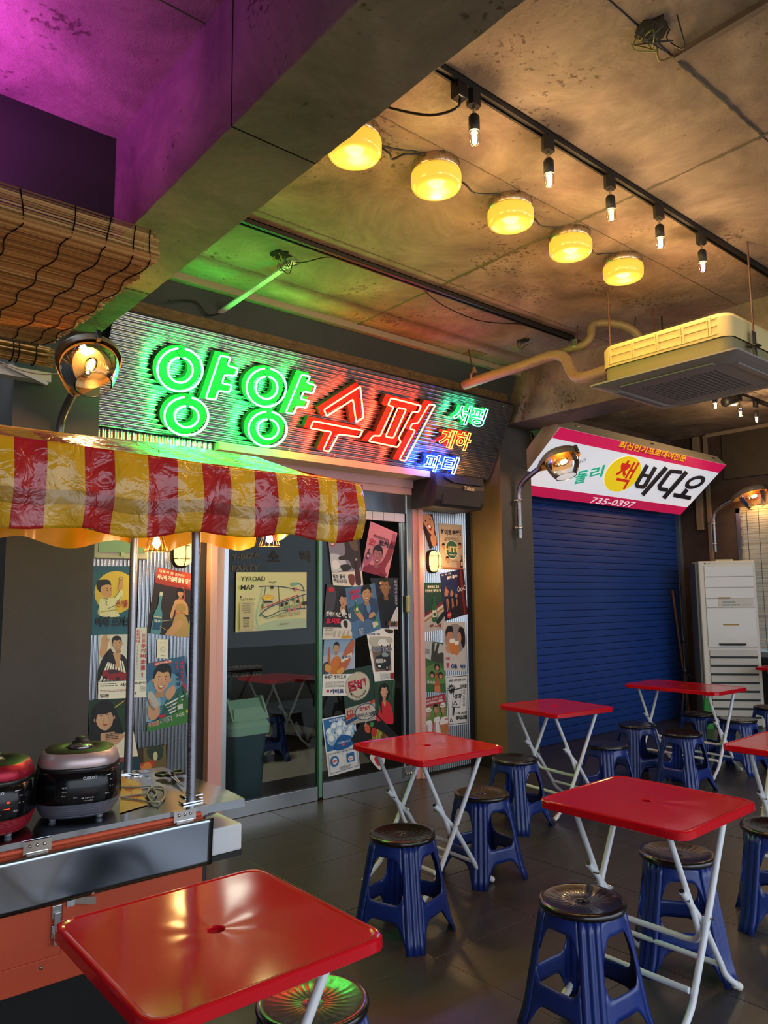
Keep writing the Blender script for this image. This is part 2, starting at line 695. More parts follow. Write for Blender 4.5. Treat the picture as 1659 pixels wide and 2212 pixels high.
# ---- floor: square wood-look tiles
fl = bx((-2.5, -2.5, -0.12), (9.6, 8.6, -0.003)).build('floor', M_grout)
tag(fl, 'dark wood-look tiled floor with fine pale joints', kind='structure')
TS, TG = 0.645, 0.0035
tile_me = {}
for i in range(-4, 11):
    for j in range(-3, 8):
        x0, y0 = 3.02 + i * TS, 1.85 + j * TS
        if x0 > 9.5 or x0 < -0.7 or y0 < -0.2 or y0 > 5.6:
            continue
        if (x0 + y0) < 1.2:
            continue
        var = (i * 3 + j * 5) % 3
        if var not in tile_me:
            mb = MB()
            a = TS / 2 - TG / 2
            mb.add([(-a, -a, 0.004), (a, -a, 0.004), (a, a, 0.004), (-a, a, 0.004), (-a + .001, -a + .001, .012), (a - .001, -a + .001, .012), (a - .001, a - .001, .012), (-a + .001, a - .001, .012)],
                   [(4, 5, 6, 7), (0, 1, 5, 4), (1, 2, 6, 5), (2, 3, 7, 6), (3, 0, 4, 7)])
            o = mb.build('tile', M_tile, fl)
            tile_me[var] = o.data
        else:
            o = bpy.data.objects.new('tile', tile_me[var])
            COL.objects.link(o)
            o.parent = fl
        o.location = (x0 + TS / 2, y0 + TS / 2, -0.012 - 0.0004 * ((i + 2 * j) % 3))
tag(bx((-9, -14, -0.3), (24, -2.5, -0.13)).build('pavement', P('pavement_grey', '#8a8a88', 0.85)), kind='structure')


# ---- ceiling slabs
def slab(name, x0, x1, y0, y1, z, xs, ys, mat=None):
    base = bx((x0, y0, z + 0.010), (x1, y1, z + 0.22)).build(name, M_joint)
    tag(base, kind='structure')
    xx = [x0] + [x for x in xs if x0 < x < x1] + [x1]
    yy = [y0] + [y for y in ys if y0 < y < y1] + [y1]
    for a, b in zip(xx[:-1], xx[1:]):
        for c, d in zip(yy[:-1], yy[1:]):
            g = 0.003
            dz = random.uniform(-0.003, 0.003)
            o = bx((a + g, c + g, z + dz), (b - g, d - g, z + 0.02)).build('slab_panel', mat or M_conc, base)
    return base


ceil = slab('ceiling', 1.45, 5.40, -2.4, 4.9, CZ, [3.41], [-0.9, 0.2, 1.32, 2.32, 3.36, 4.04])
slab('ceiling_right', 5.70, 9.6, -2.4, 5.3, CZ, [7.6], [-0.5, 0.9, 2.1, 3.3, 4.4])
slab('ceiling_left', -2.5, 1.2, -2.4, 3.4, 3.69, [-0.6], [-0.7, 1.1, 2.37])
# raised ribs of grout that run over the joints of the ceiling
for (x0, y0, x1, y1, w) in ((3.41, 1.3, 3.41, 4.4, 0.010), (2.6, 1.32, 3.41, 1.32, 0.006), (1.5, 2.32, 5.3, 2.32, 0.004), (1.5, 3.36, 5.3, 3.36, 0.004)):
    m = MB()
    n = int(hypot(x1 - x0, y1 - y0) / 0.03)
    pts = [(x0 + (x1 - x0) * k / n + random.uniform(-.004, .004), y0 + (y1 - y0) * k / n + random.uniform(-.004, .004), CZ - 0.001) for k in range(n + 1)]
    m.tube(pts, w, 5, rs=[w * random.uniform(.5, 1.2) for _ in pts])
    m.build('joint_ridge', M_joint, ceil)

# ---- beams
def beam(name, x0, x1, y0, y1, z0, z1, cuts, mat=M_conc2):
    b = bx((x0 + .01, y0, z0 + .01), (x1 - .01, y1, z1)).build(name, M_joint)
    tag(b, kind='structure')
    yy = [y0] + cuts + [y1]
    for c, d in zip(yy[:-1], yy[1:]):
        # uneven arrises from the formwork
        m = MB()
        n = max(2, int((d - c) / 0.05))
        g = 0.004
        e = [random.uniform(-.006, .006) for _ in range(n + 1)]
        f = [random.uniform(-.006, .006) for _ in range(n + 1)]
        vs = []
        for k in range(n + 1):
            y = c + g + (d - c - 2 * g) * k / n
            vs += [(x0, y, z1 - .001), (x0, y, z0 + abs(e[k])), (x0 + abs(e[k]), y, z0), (x1 - abs(f[k]), y, z0), (x1 + f[k] * .3, y, z0 + abs(f[k])), (x1, y, z1 - .001)]
        fs = [(k * 6 + q, k * 6 + q + 1, k * 6 + q + 7, k * 6 + q + 6) for k in range(n) for q in range(5)]
        m.add(vs, fs)
        m.build('beam_segment', mat, b)
    return b


beam('beam', 1.15, 1.505, -2.4, 4.9, 3.17, 3.69, [1.12, 2.16, 3.7])
beam('beam', 5.34, 5.74, -2.4, 4.9, 3.172, 3.66, [0.6, 2.7])
beam('beam', -2.5, 1.15, -2.4, -2.1, 3.17, 3.7, [])

# ---- columns
tag(bx((1.07, 4.58, 0), (1.56, 5.2, 3.3)).build('column', M_dark), 'dark grey painted column behind the food cart', kind='structure')
M_colside = P('olive_brown_paint', '#7b6646', 0.45, var=0.12, vscale=2.0, bump=0.05)
c2 = bx((5.295, 4.58, 0), (5.745, 5.2, 3.3)).build('column', M_dark)
tag(c2, 'dark grey column with an olive brown flank beside the shutter', kind='structure')
bx((5.291, 4.582, 0.12), (5.295, 4.95, 3.17)).build('painted_flank', M_colside, c2)
tag(bx((5.27, 4.56, 0), (5.295, 4.93, 0.13)).build('baseboard_column', M_blackm), kind='structure')

# ---- walls
m = MB()
m.prism([(1.5, 4.37, 3.655), (1.5, 4.55, 3.20), (1.5, 5.2, 3.20), (1.5, 5.2, 3.655)], (3.85, 0, 0))
tag(m.build('wall_upper', M_wallteal), kind='structure')
wb = bx((1.56, 4.80, 2.62), (5.295, 5.15, 3.20)).build('wall_header', M_wallteal)
tag(wb, kind='structure')
bx((1.52, 4.44, 3.24), (5.26, 4.80, 3.43)).build('board_strip', M_osb, wb)
tag(bx((1.5, 4.335, 3.60), (5.34, 4.385, 3.648)).build('trim_1', P('beige_moulding', '#a3947a', 0.6)), kind='structure')
wl = bx((-2.5, 4.95, 0), (1.07, 5.15, 3.69)).build('wall_left', P('dark_left_wall', '#2d2c2c', 0.8))
tag(wl, kind='structure')
tag(bx((-2.5, 3.27, 3.0), (1.15, 3.40, 3.69)).build('wall_left_upper', P('dark_board', '#2e2a26', 0.8, var=0.2, vscale=2, stretch=(.4, 1, 3))), kind='structure')
tag(bx((-2.7, -2.4, 0), (-2.5, 5.15, 3.69)).build('wall_left', P('added_sky_block_wall', '#55524e', 0.8)), kind='structure')  # unseen side wall added to keep sky light out of the left bay
# shop front walls, both clad with narrow corrugated sheet
wf = structure('wall_front')
bx((1.56, 4.96, 0), (2.40, 5.10, 2.62)).build('backing_wall', M_blackm, wf)
bx((4.575, 4.98, 0), (5.295, 5.10, 2.62)).build('backing_wall', M_blackm, wf)


def corrugated(name, x0, x1, z0, z1, y, pitch, amp, parent, mat=M_zinc):
    m = MB()
    n = int((x1 - x0) / pitch * 6)
    vs = []
    for k in range(n + 1):
        x = x0 + (x1 - x0) * k / n
        yy = y - amp * (0.5 + 0.5 * cos(2 * pi * (x - x0) / pitch))
        vs += [(x, yy, z0), (x, yy, z1)]
    m.add(vs, [(2 * k, 2 * k + 2, 2 * k + 3, 2 * k + 1) for k in range(n)], None, True)
    return m.build(name, mat, parent, recalc=False)


corrugated('corrugated_sheet', 1.60, 2.40, 0.02, 2.64, 4.955, 0.026, 0.015, wf)
corrugated('corrugated_sheet', 4.60, 5.215, 0.02, 2.62, 4.975, 0.026, 0.015, wf)
# short row of narrow corrugation that shows just under the sign
corrugated('corrugated_strip', 1.60, 2.42, 2.50, 2.66, 4.74, 0.040, 0.016, wf)

# right hand bay
wr = bx((9.43, -2.4, 0), (9.6, 4.05 - .9, 3.69)).build('wall_right', M_mottle)
tag(wr, kind='structure')
wr2 = bx((9.43, 4.30, 0), (9.6, 5.3, 3.69)).build('wall_right', M_mottle)
tag(wr2, kind='structure')
tag(bx((9.43, 3.1, 0), (9.6, 4.30, 0.80)).build('wall_right', M_blackm), kind='structure')
tag(bx((9.43, 3.1, 2.64), (9.6, 4.30, 3.69)).build('wall_right', M_mottle), kind='structure')
tag(bx((9.395, 2.0, 3.02), (9.43, 4.40, 3.62)).build('trim_2', P('brown_board', '#4e4234', 0.7, var=.15)), kind='structure')
wk = bx((5.70, 5.10, 2.55), (9.6, 5.3, 3.69)).build('wall_back', M_mottle)
tag(wk, kind='structure')
# conduits and ducts on the far wall
m = MB()
m.box((9.385, 4.60, 0.9), (9.43, 4.64, 3.63)).box((9.37, 4.70, 2.4), (9.43, 4.78, 3.63))
m.build('cable_duct', P('beige_duct', '#8d7c66', 0.6), wr2)
m = MB()
m.box((9.385, 1.6, 3.60), (9.43, 4.60, 3.645))
m.build('cable_duct', P('beige_duct_2', '#a08c72', 0.6), wr)
# window behind a reed blind
w1 = structure('window_1')
m = MB()
m.box((9.44, 4.24, .80), (9.50, 4.30, 2.64)).box((9.44, 3.1, .80), (9.50, 3.16, 2.64)).box((9.44, 3.1, .80), (9.50, 4.3, .86)).box((9.44, 3.1, 2.58), (9.50, 4.3, 2.64))
m.build('window_frame', M_steel, w1)
bx((9.465, 3.16, .86), (9.47, 4.24, 2.58)).build('pane', M_glass, w1)

# ---- roller shutter
d2 = structure('door_2', 'blue roller shutter')
m_blue_shut = P('blue_shutter_paint', '#1d3f86', 0.42, var=0.10, vscale=1.5, bump=0.04, bscale=12)
sl_me = None
SP = 0.0777
for k in range(34):
    if sl_me is None:
        mb = MB()
        prof = [(0.0, 0.0), (-0.008, 0.0025), (-0.0085, 0.008), (-0.0095, SP * .5), (-0.0085, SP - 0.012), (-0.008, SP - 0.0055), (0.0, SP - 0.003)]
        vs = []
        for (y, z) in prof:
            vs += [(5.76, y, z), (9.40, y, z)]
        mb.add(vs, [(2 * i, 2 * i + 1, 2 * i + 3, 2 * i + 2) for i in range(len(prof) - 1)])
        o = mb.build('slat', m_blue_shut, d2, recalc=False)
        sl_me = o.data
    else:
        o = bpy.data.objects.new('slat', sl_me)
        COL.objects.link(o)
        o.parent = d2
    o.location = (0, 5.07, 0.004 + k * SP)
bx((5.76, 5.075, 0), (9.40, 5.085, 2.65)).build('shutter_curtain', P('shutter_gap', '#0c1c40', 0.7), d2)
bx((9.36, 5.02, 0), (9.43, 5.10, 2.65)).build('guide_rail', P('shutter_rail', '#56606c', 0.5), d2)

# ================================================================= SHOP ENTRANCE
d1 = structure('door_1', 'glass shop entrance in a pink frame')
m = MB()
m.box((2.49, 4.88, 0), (2.545, 5.02, 2.56)).box((2.545, 4.905, 0), (2.61, 5.0, 2.50))
m.box((4.47, 4.905, 0), (4.525, 5.0, 2.50)).box((4.52, 4.88, 0), (4.575, 5.02, 2.62))
m.box((2.49, 4.88, 2.53), (4.575, 5.02, 2.64)).box((2.545, 4.905, 2.47), (4.52, 5.0, 2.535))
m.build('pink_surround', M_pink, d1, bevel=.004)
bx((2.40, 4.95, 0), (2.49, 5.06, 2.6)).build('dark_reveal', P('dark_brown_strip', '#2c2422', .7), d1)
m = MB()
m.box((2.61, 4.925, 0.02), (2.655, 4.98, 2.32)).box((4.405, 4.915, 0.0), (4.47, 4.985, 2.47)).box((4.362, 4.94, .1), (4.385, 4.975, 2.25))
m.build('steel_stile', M_steel, d1, bevel=.003)
bx((2.61, 4.925, 2.30), (4.41, 4.985, 2.50)).build('header_box', M_mirror, d1, bevel=.003)
m = MB()
n = 14
for k in range(n):
    x = 2.66 + (4.40 - 2.66) * k / n
    m.box((x, 4.93, 2.225), (x + (4.40 - 2.66) / n - .006, 4.975, 2.298))
m.build('header_strip', M_white, d1)
bx((2.61, 4.93, 0.0), (3.455, 4.975, 0.105)).build('bottom_rail', M_steel, d1, bevel=.003)
bx((3.50, 4.925, 0.0), (4.40, 4.98, 0.125)).build('bottom_rail', M_steel, d1, bevel=.003)
bx((3.462, 4.925, 0.02), (3.492, 4.985, 2.25)).build('glass_edge', P('green_glass_edge', '#5d8f7a', 0.15, spec=.8), d1)
bx((2.655, 4.948, 0.1), (3.462, 4.956, 2.25)).build('pane', M_glass, d1)
bx((3.492, 4.948, 0.12), (4.405, 4.956, 2.25)).build('pane', M_glass, d1)
m = MB()
m.box((4.335, 4.90, 0.03), (4.41, 4.925, 0.12))
for k in range(3):
    m.lathe([(0.0, 0), (0.012, 0), (0.012, .012), (0, .012)], 12, Matrix.Translation((4.35 + k * .022, 4.89, 0.07)) @ Matrix.Rotation(pi / 2, 4, 'X'))
m.build('floor_hinge', M_steel, d1)
# shop interior
wi = structure('room_interior')
M_in = P('dim_interior_wall', '#2b2826', 0.8, var=.2)
m = MB()
m.box((1.5, 8.5, 0), (5.4, 8.6, 2.9)).box((1.46, 5.1, 0), (1.5, 8.6, 2.9)).box((5.3, 5.2, 0), (5.34, 8.6, 2.9)).box((1.46, 5.1, 2.62), (5.4, 8.6, 2.9))
m.build('interior_wall', M_in, wi)
it = thing('added_interior_light', (3.4, 6.4, 2.6), 'dim lamp on the shop ceiling behind the glass', 'lamp')  # unseen ceiling lamp, added to lift the dark shop interior
bx((3.1, 6.3, 2.59), (3.7, 6.5, 2.62)).build('added_light_housing', M_white, it)
light('AREA', (3.4, 6.4, 2.57), (1.0, .9, .78), 12, it, size=(.6, .2), name='interior_fill_light')
# ================================================================= NEON SIGN
SA = Vector((1.56, 4.70, 2.66))
SV = Vector((0, -0.34, 0.65)).normalized()
SN = Vector((0, -SV.z, SV.y))
SU = Vector((1, 0, 0))


def sp(u, v, off=0.0):
    return SA + SU * u + SV * v + SN * off


def spx(x, y, off):
    q = onpl(x, y, SA + SN * off, SN) - SA
    return q.dot(SU), q.dot(SV)


sign = thing('neon_sign', SA, 'slanted corrugated steel shop sign with green, red and blue neon lettering', 'sign')
SW, SH = 3.70, 0.735
m = MB()
rows = int(SH / 0.032) * 8
nx = 24
vs = []
for j in range(rows + 1):
    v = SH * j / rows
    o_ = 0.0085 * cos(2 * pi * v / 0.032)
    for i in range(nx + 1):
        vs.append(sp(SW * i / nx, v, o_ + 0.0012 * sin(i * .55 + v * 5)))
m.add(vs, [(j * (nx + 1) + i, j * (nx + 1) + i + 1, (j + 1) * (nx + 1) + i + 1, (j + 1) * (nx + 1) + i) for j in range(rows) for i in range(nx)], None, True)
m.build('corrugated_panel', M_zinc, sign, recalc=False)
m = MB()
m.prism([sp(0, -.01, -.012), sp(0, SH + .01, -.012), sp(0, SH + .01, -.03), sp(0, -.01, -.03)], (SW, 0, 0))
m.build('back_board', M_blackm, sign)
m = MB()
for i in range(9):
    for v in (0.02, SH - .03):
        m.lathe([(0, .006), (.006, .004), (.008, 0)], 8, Matrix.Translation(sp(.2 + i * .42, v, .009)) @ SN.to_track_quat('Z', 'Y').to_matrix().to_4x4())
m.build('fixing_screw', M_chrome, sign)
bx((2.42, 4.66, 2.60), (4.58, 4.90, 2.655)).build('underside_trim', P('cream_header_trim', '#c9b8a4', 0.5), sign)

M_gbox = P('green_letter_paint', '#0a7a1e', 0.45)
M_rbox = P('red_letter_paint', '#9c0c08', 0.45)
M_gdark = P('dark_letter_return', '#0d3a18', 0.5)
M_rdark = P('dark_red_return', '#3a2a12', 0.5)
M_bbox = P('blue_letter_paint', '#050c58', 0.5)
N_GREEN = emis('green_neon', (0.025, 1.0, 0.10), 55)
N_RED = emis('red_neon', (1.0, 0.05, 0.014), 52)
N_MINT = emis('mint_neon', (0.07, 1.0, 0.42), 20)
N_ORNG = emis('orange_neon', (1.0, 0.13, 0.015), 13)
N_BLUE = emis('blue_neon', (0.03, 0.11, 1.0), 80)
OB, OT = 0.055, 0.115


def offset_poly(pts, d):
    n = len(pts)
    ar = sum(pts[i][0] * pts[(i + 1) % n][1] - pts[(i + 1) % n][0] * pts[i][1] for i in range(n))
    sg = 1 if ar > 0 else -1
    out = []
    for i in range(n):
        a, b, c = Vector(pts[i - 1]), Vector(pts[i]), Vector(pts[(i + 1) % n])
        e1, e2 = (b - a).normalized(), (c - b).normalized()
        n1, n2 = Vector((e1.y, -e1.x)) * sg, Vector((e2.y, -e2.x)) * sg
        k = (n1 + n2)
        k = k / max(0.35, k.length_squared / 2) if k.length > 1e-4 else n1
        out.append(b + k * d)
    return out


def ring_letter(outer, inner, F, mat, mdark, neon):
    """ellipse centre/radii in photo pixels -> ring box and two tube circles on the sign"""
    def ell(e, off):
        L, R_, T_, B_, sk = e
        pts = []
        for k in range(40):
            a = 2 * pi * (k + .5) / 40 + pi / 2 * -1
            x = (L + R_) / 2 + (R_ - L) / 2 * cos(a)
            y = (T_ + B_) / 2 + (B_ - T_) / 2 * sin(a)
            pts.append(spx(*F(x, y), off))
        return pts
    to, ti = ell(outer, OT), ell(inner, OT)
    cx = sum(p[0] for p in to) / 40
    cy = sum(p[1] for p in to) / 40

    def sc(ps, k):
        return [(cx + (p[0] - cx) * k, cy + (p[1] - cy) * k) for p in ps]
    O, I = sc(to, 1.06), sc(ti, 0.88)
    m = MB()
    n = 40
    a = [sp(*p, OB) for p in O]
    b = [sp(*p, OB) for p in I]
    m.add(a + b, [(i, (i + 1) % n, n + (i + 1) % n, n + i) for i in range(n)])
    lt = m.build('letter', mat, sign, recalc=False)
    m = MB()
    a2 = [sp(*p, .008) for p in O]
    b2 = [sp(*p, .008) for p in I]
    m.add(a + a2, [(i, (i + 1) % n, n + (i + 1) % n, n + i) for i in range(n)], None, True)
    m.add(b + b2, [(i, (i + 1) % n, n + (i + 1) % n, n + i) for i in range(n)], None, True)
    m.build('letter_return', mdark, lt, recalc=False)
    for ps, g in ((to, 1), (ti, 1)):
        m = MB()
        m.tube([sp(*p, OT) for p in ps[g:]], 0.0065, 6)
        m.build('neon_tube', neon, lt)
    m = MB()
    for k in (6, 16, 27, 35):
        m.tube([sp(*to[k], OT), sp(*sc([to[k]], .93)[0], OB)], .002, 4)
    m.tube(bez([sp(*to[0], OT), sp(to[0][0] - .01, to[0][1] - .03, OB + .02), sp(*ti[0], OT)], 4), .003, 5)
    m.build('tube_support', M_black, lt)


def poly_letter(pts, F, mat, mdark, neon, grow=0.016, holes=(), r=0.0055, open_=False):
    uv = [spx(*F(*p), OT) for p in pts]
    O = offset_poly(uv, grow)
    m = MB()
    poly = [sp(*p, OB) for p in O]
    hs = [[spx(*F(*p), OT) for p in h] for h in holes]
    if hs:
        loops = [poly] + [[sp(*p, OB) for p in offset_poly(h, -grow * .8)] for h in hs]
        flat = [q for L in loops for q in L]
        m.add(flat, tessellate_polygon(loops))
    else:
        m.poly(poly)
    lt = m.build('letter', mat, sign, recalc=False)
    m = MB()
    for L in [O] + [offset_poly(h, -grow * .8) for h in hs]:
        n = len(L)
        m.add([sp(*p, OB - .001) for p in L] + [sp(*p, .008) for p in L], [(i, (i + 1) % n, n + (i + 1) % n, n + i) for i in range(n)])
    m.build('letter_return', mdark, lt, recalc=False)
    for L in [uv] + hs:
        m = MB()
        dense = []
        n = len(L)
        for i in range(n):
            a, b, c = Vector(L[i - 1]), Vector(L[i]), Vector(L[(i + 1) % n])
            ra = min(.012, (b - a).length * .3)
            rc = min(.012, (c - b).length * .3)
            dense += [b + (a - b).normalized() * ra, b * .6 + (b + (a - b).normalized() * ra) * .2 + (b + (c - b).normalized() * rc) * .2, b + (c - b).normalized() * rc]
        m.tube([sp(p.x, p.y, OT) for p in dense], r, 6, closed=True)
        m.build('neon_tube', neon, lt)
    m = MB()
    for p, q in list(zip(uv, O))[::3]:
        a = Vector(p) * .9 + Vector(uv[len(uv) // 2]) * .1
        m.tube([sp(*p, OT), sp(a.x, a.y, OB)], .002, 4)
    m.build('tube_support', M_black, lt)


F1 = Z(300, 720, 4.1475)
F2 = Z(640, 800, 3.5298)
ring_letter((165, 570, 135, 520, 0), (262, 482, 217, 442, 0), F1, M_gbox, M_gdark, N_GREEN)
ring_letter((228, 622, 572, 915, 0), (322, 535, 652, 842, 0), F1, M_gbox, M_gdark, N_GREEN)
ring_letter((965, 1318, 315, 658, 0), (1045, 1242, 387, 588, 0), F1, M_gbox, M_gdark, N_GREEN)
ring_letter((982, 1325, 702, 1015, 0), (1062, 1250, 770, 948, 0), F1, M_gbox, M_gdark, N_GREEN)
poly_letter([(728, 200), (820, 217), (795, 290), (888, 318), (866, 380), (765, 375), (745, 450), (833, 465), (814, 528), (713, 515), (688, 595), (600, 582)], F1, M_gbox, M_gdark, N_GREEN)
poly_letter([(1458, 370), (1535, 387), (1505, 440), (1585, 470), (1560, 537), (1475, 522), (1450, 590), (1523, 605), (1500, 667), (1415, 655), (1388, 720), (1315, 712)], F1, M_gbox, M_gdark, N_GREEN)
poly_letter([(488, 123), (212, 300), (232, 350), (432, 222), (457, 396), (513, 360)], F2, M_rbox, M_rdark, N_RED)
poly_letter([(130, 387), (507, 460), (482, 508), (322, 488), (252, 620), (204, 610), (270, 470), (108, 442)], F2, M_rbox, M_rdark, N_RED)
poly_letter([(722, 212), (952, 270), (932, 318), (885, 318), (780, 515), (797, 545), (772, 586), (552, 540), (588, 498), (640, 500), (742, 280), (700, 264)], F2, M_rbox, M_rdark, N_RED, holes=[[(776, 285), (838, 298), (740, 516), (680, 505)]])
poly_letter([(1014, 258), (1060, 266), (832, 690), (786, 682), (906, 458), (866, 446), (882, 408), (928, 402)], F2, M_rbox, M_rdark, N_RED)


def small_letters(chars, F, x0, x1, yc, h, mat, mdark, neon):
    """outline tubes of real lettering; x0..x1, yc in photo px"""
    ua, va = spx(*F(x0, yc[0]), OT)
    ub, vb = spx(*F(x1, yc[1]), OT)
    w = (ub - ua) / len(chars)
    for i, ch in enumerate(chars):
        c = bpy.data.curves.new('t', 'FONT')
        c.body = ch
        c.fill_mode = 'NONE'
        c.offset = 0.03
        c.resolution_u = 3
        c.bevel_depth = 0.0031 / h
        c.bevel_resolution = 1
        o = bpy.data.objects.new('t', c)
        me = bpy.data.meshes.new_from_object(o)
        bpy.data.objects.remove(o)
        vs = [v.co.copy() for v in me.vertices]
        fs = [tuple(p.vertices) for p in me.polygons]
        X0, X1 = min(v.x for v in vs), max(v.x for v in vs)
        Y0, Y1 = min(v.y for v in vs), max(v.y for v in vs)
        u0 = ua + w * i
        vc = va + (vb - va) * (i + .5) / len(chars)
        wd_ = w * .92
        # backing shape of the letter
        tv, tf, _ = text_tris(ch, 0.05)
        lt = MB().add([sp(u0 + a * wd_, vc + (b - .5) * h, OB - .01) for a, b in tv], tf).build('letter', mat, sign, recalc=False)
        bo = MB()
        bo.add([sp(u0 + a * wd_, vc + (b - .5) * h, OB - .045) for a, b in tv], tf)
        bo.build('letter_return', mdark, lt, recalc=False)
        MB().add([sp(u0 + (v.x - X0) / (X1 - X0) * wd_, vc + ((v.y - Y0) / (Y1 - Y0) - .5) * h, OT - .02 + v.z * h) for v in vs], fs).build('neon_tube', neon, lt)
        bpy.data.meshes.remove(me)


small_letters('서핑', F2, 1215, 1465, (330, 372), 0.17, M_gbox, M_gdark, N_MINT)
small_letters('게하', F2, 1105, 1350, (520, 555), 0.165, M_rbox, M_rdark, N_ORNG)
small_letters('파티', F2, 990, 1250, (705, 735), 0.155, M_bbox, P('dark_blue_return', '#0a0a40', .5), N_BLUE)
# thin black feed cables that wander over the panel and down its end
m = MB()
m.tube(bez([sp(3.45, .34, .03), sp(3.62, .30, .02), sp(3.69, .22, .02), sp(3.66, .0, .02), (5.22, 4.86, 2.5), (5.20, 4.88, 2.4)], 5), .003, 5)
m.tube(bez([sp(1.02, .58, OB), sp(1.06, .40, .03), sp(1.0, .3, OB)], 5), .003, 5)
m.tube(bez([sp(2.55, .3, OB), sp(2.62, .22, .03), sp(2.9, .28, OB)], 5), .003, 5)
m.build('feed_cable', M_black, sign)

# ================================================================= LIGHT BOX SIGN over the shutter
BY0, BZ0, BY1, BZ1 = 4.80, 2.582, 4.174, 3.135
BX0, BX1 = 5.69, 9.00
bn = Vector((0, -(BZ1 - BZ0), (BY1 - BY0))).normalized()
bn = Vector((0, -abs(BZ1 - BZ0), -abs(BY0 - BY1))).normalized()
box = thing('light_box_sign', (BX0, BY0, BZ0), 'tilted lit book and video rental sign box, white with crimson bands', 'sign')
dep = -bn * 0.16
m = MB()
m.prism([(BX0, BY0, BZ0), (BX0, BY1, BZ1), Vector((BX0, BY1, BZ1)) + dep, Vector((BX0, BY0, BZ0)) + dep], (BX1 - BX0, 0, 0))
m.build('housing', P('beige_sign_housing', '#a89a80', 0.5), box)
# lit face: print colours come through a glowing acrylic sheet
mf, tf_, bf = newmat('lit_sign_face')
va_ = tf_.nodes.new('ShaderNodeVertexColor')
va_.layer_name = 'Col'
tf_.links.new(va_.outputs[0], bf.inputs['Base Color'])
tf_.links.new(va_.outputs[0], bf.inputs['Emission Color'])
bf.inputs['Emission Strength'].default_value = 0.42
bf.inputs['Roughness'].default_value = 0.3
off = bn * 0.002
A_ = Art([Vector((BX0, BY1, BZ1)) + off, Vector((BX1, BY1, BZ1)) + off, Vector((BX1, BY0, BZ0)) + off, Vector((BX0, BY0, BZ0)) + off], bn, '#e6eaf2', 0.0004)
FS = Z(1120, 880, 3.456)


def suv(u, v):
    p = onpl(*FS(u, v), Vector((BX0, BY0, BZ0)) + off, bn)
    s = Vector((0, BY0 - BY1, BZ0 - BZ1))
    return ((p.x - BX0) / (BX1 - BX0) * 100, (p - Vector((BX0, BY1, BZ1))).dot(s) / s.length_squared * 100)


A_.r('#d81a58', 0, 0, 100, 15.5)
A_.r('#c21c50', 0, 84.5, 100, 100)
A_.p('#b01038', *[suv(*p) for p in ((775, 248), (1255, 362), (1235, 412), (735, 300))])


def stext(col, s, tl, tr, bl, bold=.02, each=False):
    a, b, c = suv(*tl), suv(*tr), suv(*bl)
    A_.k += 1
    vs_, fs_, _ = text_tris(s, bold)
    A_.m.add([A_.q(a[0] + (b[0] - a[0]) * x + (c[0] - a[0]) * (1 - y), a[1] + (b[1] - a[1]) * x + (c[1] - a[1]) * (1 - y)) for x, y in vs_], fs_, col)


stext('#f6c21c', '최신인기프로대여전문', (765, 248), (1262, 360), (742, 300), .025)
stext('#f4e8ee', '735-0397', (560, 668), (880, 706), (525, 712), .012)
stext('#30333a', 'VIDEO', (395, 415), (507, 378), (385, 440), .0)
stext('#28b08c', '둘', (440, 478), (530, 462), (405, 575), .03)
stext('#28b08c', '리', (545, 450), (648, 425), (520, 540), .03)
ep = [suv(778 + 118 * cos(a) * 1.0 + 62 * sin(a) * .0, 495 + 118 * sin(a)) for a in (0,)]
pts = []
for k in range(36):
    a = 2 * pi * k / 36
    # slanted ellipse traced on the sheet
    pts.append(suv(776 + 105 * sin(a) + 90 * cos(a), 495 - 114 * sin(a) + 66 * cos(a)))
A_.p('#f2d414', *pts)
stext('#cc2418', '책', (785, 384), (905, 412), (672, 588), .012)


def sq(col, *P_):
    A_.p(col, *[suv(*p) for p in P_])


K = '#14151f'


def sl(col, w, *pts):
    w *= 1.18
    for (x1, y1), (x2, y2) in zip(pts[:-1], pts[1:]):
        dx, dy = x2 - x1, y2 - y1
        L = hypot(dx, dy)
        ex, ey = dx / L * w * .18, dy / L * w * .18
        nx, ny = -dy / L * w / 2, dx / L * w / 2
        sq(col, (x1 - ex + nx, y1 - ey + ny), (x2 + ex + nx, y2 + ey + ny), (x2 + ex - nx, y2 + ey - ny), (x1 - ex - nx, y1 - ey - ny))


# heavy black video lettering, stroke by stroke
sl(K, 25, (958, 434), (880, 570), (884, 588), (925, 592), (942, 580), (1018, 448))
sl(K, 22, (915, 500), (985, 514))
sl(K, 27, (1098, 450), (926, 648))
sl(K, 25, (1212, 482), (1138, 474), (1122, 486), (1048, 584), (1054, 606), (1108, 612))
sl(K, 27, (1248, 482), (1084, 670))
o1, o2 = [], []
for k in range(37):
    a = 2 * pi * k / 36
    dx, dy = cos(a), sin(a)
    o1.append(suv(1315 + 75 * dx - 14 * dy, 556 + 48 * dy - 15 * dx))
    o2.append(suv(1315 + 44 * dx - 8 * dy, 556 + 24 * dy - 9 * dx))
for k in range(36):
    A_.p(K, o1[k], o1[k + 1], o2[k + 1], o2[k])
    A_.k -= 1
A_.k += 1
sl(K, 26, (1252, 612), (1222, 648))
sl(K, 27, (1158, 650), (1278, 672))
A_.build('sign_face', mf, box)
for x in (6.05, 7.4, 8.8):
    q = Vector((x, BY1, BZ1)) + dep * .5 + SV * .0
    bx((x - .03, q.y - .002, q.z - .0), (x + .03, q.y + .02, q.z + .015)).build('vent_slot', M_black, box)
bx((7.72, 4.52, 3.23), (7.86, 4.55, 3.33)).build('switch_plate', M_white, box)
